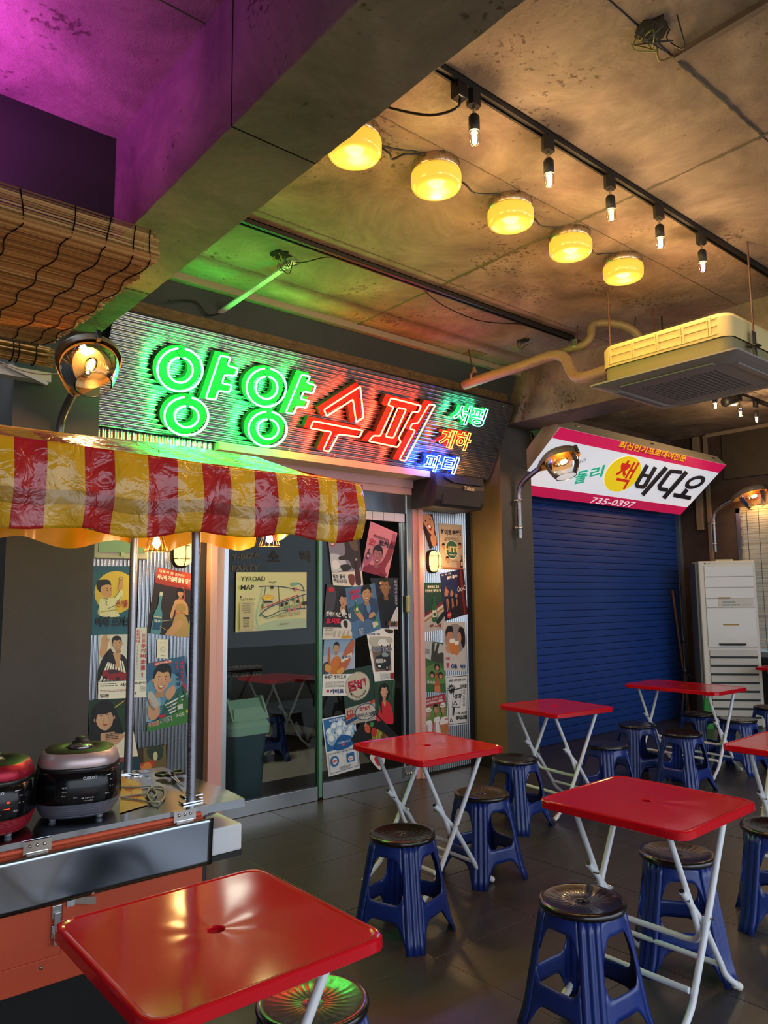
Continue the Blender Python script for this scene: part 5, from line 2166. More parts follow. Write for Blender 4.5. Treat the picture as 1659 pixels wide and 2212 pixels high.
cooker(.935, 2.825, radians(-21), 'black rice cooker with a silver lid band and grey ribbed base', '#c8b4b4', '#5b5b66')
cooker(.635, 2.80, radians(-21), 'rice cooker with a crimson band and base, orange digits lit', '#a01830', '#8c1426', True)

# ---- things on the counter
sc = thing('scissors', on(375, 1680, 'z', .80), 'black handled scissors lying on the steel shelf by the pole', 'scissors')
s0 = on(372, 1676, 'z', .808)
blade_end = on(396, 1702, 'z', .806)
m = MB()
d_ = (blade_end - s0)
d_.z = 0
n_ = Vector((-d_.y, d_.x, 0)).normalized()
L = d_.length
dn = d_.normalized()
for s_ in (-1, 1):
    a = s0
    m.prism([a + n_ * s_ * .002, a + n_ * s_ * .012, s0 + dn * L * 1.0 + n_ * s_ * .001], (0, 0, .003))
m.build('blade', M_chrome, sc)
for s_ in (-1, 1):
    c_ = s0 - dn * .055 + n_ * s_ * .034
    m = MB()
    m.tube([c_ + dn * (.034 * cos(k * pi / 10)) + n_ * (.023 * sin(k * pi / 10)) for k in range(20)], .0065, 8, closed=True)
    m.tube([c_ + dn * .030 - n_ * s_ * .012, s0 + dn * .01 + n_ * s_ * .002], .007, 8)
    m.build('handle', M_black, sc)
cb = [on(x, y, 'z', .808) for x, y in ((262, 1700), (300, 1700), (322, 1698), (338, 1712), (330, 1722), (308, 1716), (262, 1722), (300, 1728), (338, 1734), (355, 1722), (352, 1702), (330, 1700), (318, 1712), (326, 1730), (345, 1736))]
m = MB()
m.tube(bez(cb, 5), .0035, 6)
tag(m.build('power_cable', P('grey_cable', '#8f8880', .5)), 'grey power cable coiled on the counter beside the black cooker', 'cable')
bd_ = thing('cardboard_sheet', on(280, 1700, 'z', .801), 'flat cardboard sheet with red print lying behind the black cooker', 'sheet')
cs = [on(x, y, 'z', .803) for x, y in ((262, 1678), (300, 1692), (310, 1742), (262, 1762))]
A_ = Art([on(262, 1676, 'z', .803), on(300, 1690, 'z', .803), on(318, 1738, 'z', .803), on(258, 1756, 'z', .803)], (0, 0, 1), '#b58a58')
A_.t('#a02818', 45, 20, 45, 24, '쌀', rot=.4).t('#a02818', 50, 52, 45, 24, '먹', rot=.4)
A_.build('cardboard', M_print, bd_)
fb = thing('polystyrene_box', (1.56, 2.86, .60), 'white polystyrene box under the fold-out steel shelf', 'box')
bx((1.40, 2.70, .58), (1.53, 3.05, .68)).build('box_body', P('white_polystyrene', '#dfe0e2', .8, bump=.2, bscale=80), fb, bevel=.008)
bx((1.35, 2.70, .0), (1.38, 2.74, .58)).build('box_stand', M_blackm, fb)
bx((1.35, 2.70, .56), (1.53, 3.05, .58)).build('box_shelf', M_blackm, fb)
m = MB()
m.lathe([(.001, 0), (.05, 0), (.085, .02), (.10, .04), (.104, .042), (.10, .045), (.08, .024), (.001, .006)], 32, Matrix.Translation((1.43, 2.84, .705)))
tag(m.build('steel_bowl', M_steel, recalc=False), 'dark rimmed steel bowl resting on the polystyrene box', 'bowl')

# ================================================================= REED BLINDS
M_reed = print_mat('split_reed', .75)


def reeds(name, P0, U, rows, pitch, rad, parent, seed=0, path=None, jag=.03, cols=('#b88a4c', '#c89a58', '#a87a40', '#d0a868', '#8d6634')):
    rnd = random.Random(seed)
    m = MB()
    for k in range(rows):
        c = path(k)
        e = U.length + rnd.uniform(-jag, jag * .4)
        a = P0 + c
        cl = rnd.choice(cols)
        un = U.normalized()
        b = a + un * e
        z = Vector((0, 0, 1)) * rad * rnd.uniform(.7, 1.2)
        yv = un.cross(Vector((0, 0, 1))) * rad * rnd.uniform(.7, 1.2)
        sag = Vector((0, 0, rnd.uniform(-.002, .002)))
        mid = (a + b) / 2 + sag
        ring = [-yv, z * -1, yv, z]
        vs = [a + q for q in ring] + [mid + q for q in ring] + [b + q for q in ring]
        fs = [(i, (i + 1) % 4, 4 + (i + 1) % 4, 4 + i) for i in range(4)] + [(4 + i, 4 + (i + 1) % 4, 8 + (i + 1) % 4, 8 + i) for i in range(4)] + [(8, 9, 10, 11)]
        m.add(vs, fs, cl)
    o = m.build(name, M_reed, parent, recalc=False)
    o['kind'] = 'stuff'
    return o


bl = thing('reed_blind', (.3, 3.4, 2.93), 'split reed blind folded over a frame like a canopy below the beams', 'blind')
NR = 200
P0 = Vector((-1.2, 2.81, 3.05))


def bpath(k):
    # vertical apron first, then under and back to the column
    if k < 12:
        return Vector((0, 0.002 * sin(k), -.0105 * k))
    j = k - 12
    y = j * .0078
    return Vector((0, y, -.120 - .01 * sin(y * 3) + .03 * y / 1.4 + random.uniform(-.0015, .0015)))


reeds('reed', P0, Vector((2.37, 0, 0)), NR, .01, .0044, bl, 3, bpath)
tag(None or bl)
m = MB()
for x in (.28, .48, .65, .83, .97, 1.08, 1.145):
    m = MB()
    pts = [P0 + bpath(k) + Vector((x + 1.2 + .012 * sin(k * .16 + x * 9), -.004 if k < 12 else 0, -.005 if k >= 12 else 0)) for k in range(0, NR, 3)]
    m.tube(pts, .0028, 5)
    m.build('binding_cord', M_cord, bl)
for y in (2.84, 4.30):
    MB().tube([(-1.2, y, 2.975), (1.12, y, 2.975)], .012, 8).build('support_bar', P('blind_bar_%d' % y, '#4a4238', .6), bl)
rb = thing('rolled_blind', (.9, 4.45, 2.98), 'rolled end of a reed blind tied with black cord above the column', 'blind')
m = MB()
rnd = random.Random(5)
for k in range(60):
    a, r = rnd.uniform(0, 2 * pi), .055 * sqrt(rnd.random())
    m.tube([(-.4, 4.47 + r * cos(a), 2.965 + r * sin(a)), (1.23 + rnd.uniform(-.03, .02), 4.47 + r * cos(a), 2.965 + r * sin(a))], .005, 4, col=rnd.choice(['#b88a4c', '#c89a58', '#9a7038']))
o = m.build('reed', M_reed, rb, recalc=False)
o['kind'] = 'stuff'
for x in (1.02, 1.05, 1.14):
    m = MB()
    m.tube([(x, 4.47 + .062 * cos(2 * pi * k / 16), 2.965 + .062 * sin(2 * pi * k / 16)) for k in range(16)], .004, 5, closed=True)
    m.build('binding_cord', M_cord, rb)
wbk = thing('cable_bracket', (1.0, 4.5, 2.88), 'white plastic trunking stub with loose wire on the column top', 'bracket')
m = MB()
m.box((.92, 4.50, 2.83), (1.25, 4.58, 2.885))
m.prism([(1.0, 4.47, 2.87), (1.22, 4.47, 2.80), (1.23, 4.47, 2.815), (1.02, 4.47, 2.89)], (0, .03, 0))
m.build('trunking', M_white, wbk)
m = MB()
m.tube(bez([(.9, 4.45, 2.9), (1.05, 4.42, 2.85), (1.18, 4.40, 2.84), (1.32, 4.36, 2.87)], 5), .004, 5)
m.build('wire', P('beige_wire', '#a89a80', .5), wbk)
# hanging blind over the far window
wbld = thing('window_blind', (9.40, 3.7, 1.7), 'pale reed blind hanging over the far window, lit from behind', 'blind')
m = MB()
rnd = random.Random(9)
for k in range(190):
    z = .90 + k * .0092
    m.box((9.392, 2.9, z), (9.396, 4.22 + rnd.uniform(-.012, .012), z + rnd.uniform(.005, .0078)), col=rnd.choice(['#b9ac90', '#c8bca0', '#a3967c', '#d2c8b0']))
o = m.build('reed', M_reed, wbld, recalc=False)
o['kind'] = 'stuff'
m = MB()
for y in (4.14, 4.0, 3.7, 3.4, 3.1):
    m.tube([(9.389, y, .88), (9.389, y, 2.64)], .003, 4)
m.build('binding_cord', M_black, wbld)
# daylight outside that window, and sky light from the open front of the arcade
tag(bx((10.6, .5, -.3), (10.7, 6, 3.5)).build('exterior_wall', P('pale_exterior', '#b9bcc0', .8)), kind='structure')
# ================================================================= POSTERS
FL = Z(180, 1180, 4.423)
FD = Z(690, 1110, 3.75)
FR = Z(880, 1090, 4.02)
FM = Z(500, 1220, 9.217)
FG = Z(460, 1100, 3.402)


def sheet(F, TL, TR, BR, BL, y, base):
    return Art([on(*F(*p), 'y', y) for p in (TL, TR, BR, BL)], (0, -1, 0), base)


def poster(A, label, group, cat='poster', name='poster'):
    return tag(A.build(name, M_print), label, cat, group)


GL = 'old advertising posters on the corrugated wall'
GD = 'old advertising posters on the glass door'
GR = 'old advertising posters beside the door'
YL, YD, YR = 4.936, 4.940, 4.958
RD, WH, BK = '#c3263a', '#ece8dc', '#16161a'

# 1 saving electricity, boy
A = sheet(FL, (95, 190), (520, 192), (500, 850), (78, 850), YL, '#1f5a72')
A.e('#d8b640', 51, 38, 47, 31)
A.s('#171614', (9, 22), (14, 20), (34, 20), (40, 26), (40, 34), (30, 28), (24, 33), (20, 38), (14, 37), (8, 30))
A.s('#c99268', (18, 37), (20, 29), (38, 27), (42, 35), (41, 44), (32, 46), (22, 43))
A.ln('#171614', .8, (29, 33), (34, 32)).ln('#171614', .8, (38, 33), (42, 32)).e('#171614', 32, 35.5, 1.3).e('#171614', 39, 35, 1.2).ln('#8d3a30', .6, (36, 41), (39, 40))
A.s('#d9d2ac', (16, 72), (14, 58), (18, 46), (34, 47), (48, 45), (62, 35), (68, 38), (62, 50), (50, 58), (52, 64), (60, 73))
A.ln('#20503a', .9, (18, 46), (34, 48)).ln('#20503a', .8, (48, 46), (60, 36)).ln('#20503a', .8, (64, 44), (50, 57), (34, 62)).ln('#20503a', .9, (14, 58), (15, 72))
A.ln('#5b7f2c', .9, (28, 50), (32, 52), (29, 54), (33, 57)).ln('#a8a83c', 1.2, (18, 66), (55, 63))
A.s('#c99268', (57, 28), (60, 20), (66, 21), (67, 30), (62, 34), (56, 33)).e('#a8785a', 62, 18, 4.2).e('#e8dcc0', 62, 18, 2)
A.t('#a82a3c', 53, 49, 26, 11, '전기를', bold=.03)
A.t('#1a2a34', 7, 73, 86, 15, '아껴 쓰자요', bold=.06).k += 1
A.t('#e6e2cc', 8, 73.8, 84, 13, '아껴 쓰자요', bold=.0)
A.t('#13222c', 8, 73.8, 84, 13, '아껴 쓰자요', bold=.018)
poster(A, 'blue poster of a painted boy before a yellow disc', GL)

# 2 dancer and soda bottle
A = sheet(FL, (705, 198), (1050, 262), (1003, 872), (600, 830), YL, '#2a1d18')
A.r('#a8321c', 0, 0, 100, 22).s('#c24a20', (60, 0), (100, 4), (100, 28), (85, 20)).s('#8d2a18', (0, 14), (40, 18), (100, 24), (100, 26), (0, 24))
A.t('#e8d8c0', 6, 3, 40, 4.5, '대륙의 술').t('#e8d8c0', 50, 4, 26, 4.5, '東海백주').t('#f0ece0', 4, 10, 92, 8, '사나이 가슴에 불을 당긴', bold=.03)
A.s('#c06a3c', (70, 26), (80, 30), (84, 60), (96, 100), (70, 100), (62, 60))
A.s('#c8946a', (62, 44), (80, 44), (92, 52), (94, 66), (80, 62), (66, 64), (60, 60), (56, 74), (50, 70), (56, 50))
A.s('#a8844c', (62, 52), (84, 50), (86, 60), (64, 62)).s('#b39058', (64, 68), (86, 66), (100, 84), (96, 100), (50, 100), (56, 88)).s('#c8946a', (70, 76), (84, 80), (60, 100), (44, 98))
A.head(70, 34, 15, '#c8946a', style='long', smile=False)
A.bottle(20, 38, 20, 66, '#4f8aa0', '#1f4f78', '#b8c0bc').t('#e6e6da', 13, 78, 15, 5, '백주').r('#e6d9a0', 11, 74, 29, 75)
A.ln('#b8b0a0', .8, (30, 80), (56, 76)).ln('#b09868', .8, (28, 88), (50, 94), (76, 88))
poster(A, 'brown poster of a seated dancer beside a pale blue bottle', GL)

# 3 striped shirt man
A = sheet(FL, (150, 845), (500, 840), (600, 1440), (135, 1462), YL, '#c9cdd0')
A.s('#ddd0c0', (20, 0), (50, 0), (60, 30), (20, 40))
A.s('#c89a74', (6, 16), (8, 4), (20, 0), (30, 4), (24, 14), (18, 30), (8, 36), (2, 28))
A.s('#181414', (28, 22), (36, 28), (50, 30), (62, 34), (70, 46), (72, 72), (0, 72), (2, 50), (12, 34))
for k in range(8):
    A.p(WH, (3 + k * 8, 72), (8 + k * 8, 72), (26 + k * 4.5, 36 + abs(k - 3) * 1.5), (23 + k * 4.5, 36 + abs(k - 3) * 1.5))
A.s('#c89a74', (34, 30), (52, 30), (50, 44), (44, 54), (36, 42)).s('#181414', (24, 26), (34, 30), (40, 46), (28, 44), (18, 38))
A.head(47, 15, 24, '#c89a74', tilt=-.08)
A.e('#c9c4ba', 24, 4, 5)
A.s('#8d2028', (8, 58), (20, 55), (40, 55), (58, 60), (70, 62), (70, 70), (40, 72), (14, 68)).s('#2c2a30', (22, 56), (38, 55.5), (48, 59), (24, 61)).e('#1a1a1c', 42, 69, 4).e('#1a1a1c', 16, 66, 3)
A.r('#eae6da', 0, 73, 100, 100).body_text('#55504c', 4, 76, 40, 82, 2, 1).t('#222', 46, 76, 22, 6, '사은', bold=.03).body_text('#a06a60', 4, 86, 60, 90, 2, 3).t('#222', 4, 92, 18, 6, '빌리빵', bold=.02)
poster(A, 'poster of a smiling man in a striped shirt above a red car', GL)

# 4 toad strip
A = sheet(FL, (500, 778), (607, 775), (598, 1425), (478, 1438), YL - .004, '#cfd3d4')
A.tv('#c02a34', 6, 3, 38, 20, '진진마다', .03)
A.tv('#c02a34', 56, 9, 34, 14, '眞露', .0).tv('#c02a34', 50, 24, 44, 22, '두꺼비', .04).tv('#c02a34', 50, 47, 42, 17, '幸運', .02).t('#c02a34', 60, 66, 14, 6, '!', bold=.03)
A.tv('#555', 14, 26, 10, 36, '두꺼비표술마다', 0)
A.r('#e8e6de', 0, 77, 100, 100).t('#222', 6, 79, 84, 4, '부대찬미', bold=.03).body_text('#777', 50, 86, 94, 94, 5, 2).r('#333', 12, 93, 20, 97)
poster(A, 'narrow white strip poster with red vertical lettering behind the thin pole', GL)

# 5 thermostat card
A = sheet(FL, (708, 890), (812, 892), (808, 1074), (700, 1070), YL, '#e2ddd2')
A.e('#bfb8ac', 52, 52, 26).e('#e2ddd2', 52, 52, 21).t('#b5ada0', 38, 38, 26, 24, 'C', bold=0).r('#8a8478', 24, 16, 78, 18).r('#55504a', 36, 82, 66, 84)
poster(A, 'small white card with a round dial mark between two posters', None, 'card', 'notice_card')

# 6 cider man
A = sheet(FL, (600, 1128), (968, 1050), (1020, 1675), (600, 1772), YL - .002, '#2f5c8c')
A.s('#5f93b8', (0, 30), (60, 20), (100, 50), (100, 80), (0, 70)).s('#8db4c8', (0, 55), (30, 50), (30, 80), (0, 85))
A.p('#b82a38', (20, 0), (66, 1), (66, 6), (20, 5.5)).t('#f0e8e0', 22, 1, 42, 4, '사이다의 시대교체!', bold=.02)
A.s('#26606a', (48, 58), (70, 48), (96, 46), (100, 82), (40, 84), (36, 76))
for k in range(5):
    A.p('#d9dcd4', (44 + k * 3, 66 + k * 4.5), (98, 56 + k * 5.5), (98, 58.5 + k * 5.5), (44 + k * 3, 68.5 + k * 4.5))
A.s('#c79a78', (46, 48), (66, 40), (70, 50), (56, 60), (48, 58))
A.head(38, 28, 42, '#d0a07c', style='short', tilt=.18)
A.s('#c79a78', (2, 66), (10, 60), (26, 62), (30, 74), (22, 84), (6, 82)).s('#b9b4b0', (2, 46), (12, 42), (28, 62), (20, 68), (8, 62)).t('#b82a38', 6, 52, 16, 5, '맥소', rot=.9).t('#1b2c58', 10, 60, 18, 5, '사이다', rot=.9)
A.tv('#c02a44', 84, 6, 9, 40, '시원시원하게', .03).tv('#1b2c58', 73, 22, 9, 22, '사이다', .04).tv('#c02a44', 72, 4, 7, 14, '나의', .02).tv('#c02a44', 88, 42, 9, 14, '맞다', .03)
A.bottle(78, 54, 15, 28, '#2f7038', '#c8ccc4', '#2f7038').bottle(92, 52, 14, 30, '#2a6430', '#2a6430', '#2a6430')
A.s('#3b7a34', (0, 90), (40, 84), (100, 80), (100, 100), (0, 100)).t('#f0e8e0', 2, 87, 24, 7, '이번엔', bold=.05).t('#b82a38', 2.6, 87.4, 23, 6.4, '이번엔', bold=.02).t('#dfe6f0', 29, 84, 28, 9, '사이다', bold=.05).t('#1b2c58', 30, 84.5, 26, 8, '사이다', bold=.02)
A.t('#e8e8e0', 66, 83, 20, 6, '마시자').e('#d8b83c', 94, 83, 4).p('#b82a38', (26, 80), (42, 79), (42, 83), (26, 84))
A.body_text('#2c5a3c', 30, 66, 60, 76, 4, 7)
poster(A, 'blue poster of a grinning man with cans and green bottles', GL)

# 7 girl portrait
A = sheet(FL, (50, 1480), (405, 1388), (560, 2200), (60, 2210), YL, '#1c3a22')
A.ln('#c8a83c', 1.2, (62, 16), (92, 10)).s('#101010', (2, 30), (10, 10), (36, 4), (60, 10), (74, 34), (78, 60), (60, 62), (30, 60), (6, 56), (0, 44))
A.s('#e8e0d0', (4, 64), (20, 56), (60, 52), (100, 44), (100, 84), (30, 84))
A.s('#c99d7c', (30, 40), (56, 36), (58, 46), (80, 50), (50, 62), (26, 56))
A.head(37, 26, 44, '#d2a684', style='long', smile=False, neck=False)
A.body_text('#2c2a28', 36, 46, 66, 54, 4, 5)
A.r('#1f3c50', 0, 76, 100, 100).t('#c8443c', 58, 77, 12, 5, '브랜', bold=.04)
poster(A, 'poster portrait of a dark haired girl behind the black rice cooker', GL)

# 8 lower collage
A = sheet(FL, (478, 1945), (790, 1898), (795, 2110), (478, 2170), YL, '#6b5c34')
A.r('#3c2c1a', 0, 0, 30, 100).s('#2c3a28', (40, 10), (60, 0), (90, 6), (84, 60), (50, 50)).s('#b83c2c', (0, 70), (60, 60), (56, 90), (0, 100)).e('#d8843c', 12, 88, 14).e('#d8843c', 40, 84, 14).e('#c8c4a0', 66, 42, 7, 20)
poster(A, 'brownish food poster low on the wall behind the steel shelf', GL)

# ---------------- map sheet on the door glass
A = sheet(FM, (95, 148), (1497, 148), (1493, 1255), (80, 1347), YD - .004, '#cfc79a')


def mp(u, v):
    # photo-zoom position on the sheet -> sheet units
    p = on(*FM(u, v), 'y', YD - .004)
    a, b, d = A.c[0], A.c[1], A.c[3]
    X = (p.x - a.x) / (b.x - a.x) * 100
    zt_ = a.z + (b.z - a.z) * X / 100
    zb_ = d.z + (A.c[2].z - d.z) * X / 100
    return (X, (zt_ - p.z) / (zt_ - zb_) * 100)


def ml(col, w, *pts):
    A.ln(col, w, *[mp(*p) for p in pts])


A.s('#a9b79c', *[mp(*p) for p in ((540, 1222), (700, 1150), (900, 1100), (1150, 1080), (1480, 1082), (1488, 1250), (550, 1300))])
ml('#a6b8a0', 3.2, (610, 450), (560, 700), (510, 900), (495, 1050), (520, 1200), (545, 1290))
ml('#2a4a68', 1.6, (550, 437), (700, 424), (860, 424), (1050, 445), (1250, 480), (1460, 520))
ml('#2a4a68', 1.4, (1300, 395), (1330, 375), (1370, 385), (1420, 440), (1438, 510))
ml('#2a4a68', 1.2, (680, 436), (640, 640), (600, 860)).__class__
ml('#2a4a68', 1.2, (930, 436), (945, 700), (958, 920))
ml('#2a4a68', 1.8, (540, 1030), (640, 920), (760, 840), (940, 768), (1200, 680), (1470, 585))
ml('#2a4a68', 1.6, (585, 985), (680, 1045), (800, 1000), (960, 920), (1150, 890), (1300, 870), (1465, 865))
for x in (1020, 1125, 1225):
    ml('#2a4a68', 1.0, (x, 745 - (x - 1020) * .33), (x + 35, 900 - (x - 1020) * .15))
ml('#2a4a68', 1.0, (1410, 620), (1445, 865))
ml('#b8263c', 1.5, (610, 862), (760, 810), (945, 730), (1130, 670), (1310, 602), (1340, 720), (1370, 860))
ml('#b8263c', 1.2, (600, 900), (630, 780))
ml('#3a7a34', .9, (600, 1000), (680, 1070), (760, 1060), (1000, 960), (1200, 905), (1355, 885))
ml('#3a7a34', .9, (560, 980), (582, 800))
for (u, v, w_, h_) in ((1000, 875, 36, 34), (1105, 840, 66, 56), (1197, 815, 34, 62), (1300, 812, 40, 60)):
    A.p('#6f9f74', *[mp(*p) for p in ((u - w_ / 2, v - h_ / 2 + 6), (u + w_ / 2, v - h_ / 2), (u + w_ / 2, v + h_ / 2 - 6), (u - w_ / 2, v + h_ / 2))])
for (u, v) in ((792, 452), (988, 800), (1080, 770), (1300, 728)):
    A.e('#181818', *mp(u, v), 2.1).p('#181818', mp(u - 16, v + 14), mp(u + 16, v + 14), mp(u, v + 40))
for (u, v) in ((1262, 486), (1125, 903), (1228, 880)):
    A.e('#d0606c', *mp(u, v), 2.2)
A.e('#c8444c', *mp(708, 652), 8.2, 4.6).e('#e8c838', *mp(708, 652), 7.4, 3.9)
x_, y_ = mp(645, 638)
A.t('#b8443c', x_, y_, 9, 2.6, 'YYROAD', bold=.02)
A.p('#1c1c1c', *[mp(*p) for p in ((620, 730), (800, 722), (798, 750), (620, 756))]).p('#3c2020', *[mp(*p) for p in ((1382, 735), (1482, 728), (1482, 800), (1382, 803))])
A.s('#6aa89c', *[mp(*p) for p in ((1165, 380), (1210, 355), (1290, 350), (1290, 400), (1200, 420))])
A.ln('#181818', .6, mp(770, 392), mp(796, 355), mp(820, 388)).body_text('#222', *mp(720, 338), *mp(872, 360), 1, 1)
for (u, v) in ((1190, 700), (1220, 690)):
    A.ln('#8a6a3c', .5, mp(u, v + 60), mp(u, v))
    for k in range(6):
        a = k * pi / 3
        A.ln('#3a8a4c', .8, mp(u, v), mp(u + 26 * cos(a), v + 16 * sin(a)))
x_, y_ = mp(155, 235)
A.t('#1d1d22', x_, y_, 33.5, 8.2, 'YYROAD', bold=.015)
x_, y_ = mp(155, 405)
A.t('#1d1d22', x_, y_, 18.2, 8.2, 'MAP', bold=.015)
x_, y_ = mp(140, 672)
A.t('#2a2a2c', x_, y_, 19.5, 3.8, 'PARTY INFO', bold=.01).e('#1d1d22', *mp(155, 642), 1)
x_, y_ = mp(878, 985)
A.t('#8f8666', x_, y_, 34, 7, 'main street', rot=-.10, bold=.005)
x_, y_ = mp(940, 1165)
A.t('#2a4a5a', x_, y_, 12, 2.8, 'INGU BEACH')
A.p('#b8aa88', *[mp(*p) for p in ((140, 735), (410, 735), (455, 800), (410, 800), (412, 1225), (445, 1222), (405, 1290), (400, 1310), (132, 1315))])
for i, s_ in enumerate(('• 파티 참가비', '(20,000-25,000)', '• 파티 시작시간', '(20:00-02:00)', '• 준비물')):
    x_, y_ = mp(180, 768 + i * 43)
    A.t('#3a342c', x_, y_, 11, 2, s_)
A.p('#1d1d1d', *[mp(*p) for p in ((196, 1048), (330, 1044), (330, 1076), (196, 1078))])
for i, s_ in enumerate(('양양로드마켓', '서핑샵', '카페바다', '게스트하우스', '클럽')):
    x_, y_ = mp(198, 1102 + i * 30)
    A.t('#3a342c', x_, y_, 8, 1.7, s_)
poster(A, 'cream street map sheet titled MAP stuck on the glass', None, 'sign', 'map_sheet')

# ---------------- glass lettering
gl_ = thing('window_lettering', (3.0, 4.94, 1.8), 'faint dark lettering decals on the door glass above the map', 'lettering')


def decal(s, p_tl, p_tr, p_bl, col, bold=.02):
    a, b, c = [on(*FG(*p), 'y', 4.9465) for p in (p_tl, p_tr, p_bl)]
    vs_, fs_, _ = text_tris(s, bold)
    MB().add([a + (b - a) * x + (c - a) * (1 - y) for x, y in vs_], fs_).build('glass_letter', P('decal_' + col[1:] + s[:1], col, .6), gl_, recalc=False)


decal('소', (402, 300), (492, 302), (402, 388), '#0a0a0a', .05)
decal('맥', (645, 303), (718, 305), (645, 390), '#2a2a2c', .05)
decal('Y-BIZA', (135, 330), (345, 318), (135, 372), '#4a4234')
decal('PARTY', (140, 415), (340, 408), (140, 458), '#4a4234')
decal('21시 이전 숙게스트하우스', (85, 1155), (360, 1140), (85, 1172), '#6a6250', 0)
decal('21시 이후 QR체크 활용한', (80, 1225), (358, 1205), (80, 1242), '#6a6250', 0)

# ---------------- posters on the sliding door
# rocks and cola
A = sheet(FD, (70, 205), (318, 168), (355, 595), (110, 578), YD, '#8f8a9c')
A.s('#c8ccd8', (0, 34), (30, 36), (50, 50), (40, 66), (0, 70)).s('#e6e6ea', (4, 50), (20, 46), (28, 60), (8, 66)).s('#3a3030', (52, 8), (80, 4), (98, 12), (98, 60), (70, 64), (60, 48), (30, 46), (28, 40), (50, 34)).s('#2c2828', (30, 58), (56, 56), (66, 64), (40, 70)).s('#6b5448', (66, 8), (90, 10), (92, 30), (74, 26))
A.e('#b83a3c', 12, 9, 9).e('#e6dcd4', 12, 9, 6).t('#b83a3c', 7, 8, 10, 3, '콜라', bold=.04)
A.p('#e4dccc', (0, 73), (100, 69), (100, 100), (0, 100)).t('#27406c', 2, 76, 40, 9, '팔성 콜라', bold=.04).t('#27406c', 2, 86, 44, 9, '펩성사이다', bold=.04)
A.s('#7a3c34', (52, 78), (72, 77), (69, 96), (56, 96)).bottle(84, 46, 17, 50, '#4a2024', '#4a2024', '#b8b0a8')
poster(A, 'poster of a rocky shore with a cola bottle and tumbler', GD)
# oh cocas
A = sheet(FD, (415, 60), (632, 155), (552, 520), (340, 462), YD, '#d88a98')
A.s('#8a2440', (86, 14), (98, 12), (98, 50), (84, 80), (88, 100), (8, 100), (14, 84), (40, 82), (70, 66)).s('#b0607a', (84, 6), (94, 4), (98, 18), (86, 22))
A.s('#b0607a', (2, 70), (10, 60), (24, 62), (28, 74), (14, 88), (2, 84)).head(46, 62, 34, '#b46a74', '#1c1020', tilt=-.1, jawdrop=.06)
A.bottle(12, 54, 9, 20, '#3a1c28', '#d8a8b0', '#3a1c28')
A.t('#2a1c3c', 18, 22, 56, 6, '반드시안심 마시자', rot=-.04, bold=.03).t('#b82448', 6, 32, 22, 14, '오!', rot=-.03, bold=.03).t('#26183c', 40, 28, 56, 13, '코카스', rot=-.08, bold=.05)
A.r('#8a2440', 72, 92, 92, 97)
poster(A, 'pink tilted poster of a man shouting with one arm raised', GD)
# left face warm
A = sheet(FD, (60, 568), (245, 600), (262, 1012), (20, 1018), YD - .001, '#26242c')
A.s('#46424c', (0, 0), (40, 10), (30, 50), (0, 56)).s('#19161c', (54, 12), (96, 10), (100, 50), (60, 50)).s('#c89878', (58, 44), (72, 30), (80, 50), (70, 56))
A.head(72, 27, 32, '#c89878', style='short', smile=False, turn=-.06).e('#e0dcd8', 70, 48, 9).r(RD, 8, 5, 30, 13)
A.t('#ece6de', 6, 49, 92, 9, '전국이 따끈 따끈 입', rot=.03, bold=.04).t('#c82440', 6, 62, 54, 10, '호시방', rot=-.05, bold=.06)
A.s('#d6d2cc', (62, 66), (84, 62), (98, 70), (96, 84), (74, 84), (62, 76)).s('#242226', (70, 66), (84, 66), (84, 78), (72, 76))
A.p('#d8d2c8', (0, 78), (60, 78), (100, 86), (100, 100), (0, 100)).body_text('#6a625c', 6, 80, 36, 94, 5, 4)
for k in range(4):
    A.s('#b8b0a0', (34 + k * 15, 94), (40 + k * 15, 84), (46 + k * 15, 86), (40 + k * 15, 97))
A.r('#c8982c', 62, 94, 98, 99)
poster(A, 'dark poster of a woman cupping her ear over a steamed bun', GD)
# dark right
A = sheet(FD, (412, 520), (638, 520), (636, 935), (500, 928), YD - .0005, '#1d2336')
A.s('#10131c', (16, 40), (40, 30), (70, 34), (96, 50), (96, 80), (40, 96), (20, 80)).s('#d8d6d2', (60, 84), (100, 56), (100, 100), (50, 100)).head(48, 18, 36, '#9a6c48', '#12100e', smile=False, turn=-.05)
A.e('#e8c878', 32, 10, 4)
A.tv('#c8ccdc', 84, 4, 10, 50, '밤의신사초콜릿', .0)
for k in range(5):
    A.s(['#3c2418', '#8a5a38', '#2c4434'][k % 3], (30 + k * 13, 92), (38 + k * 13, 84), (46 + k * 13, 88), (38 + k * 13, 96))
poster(A, 'night blue poster of a brooding man above chocolate bars', GD)
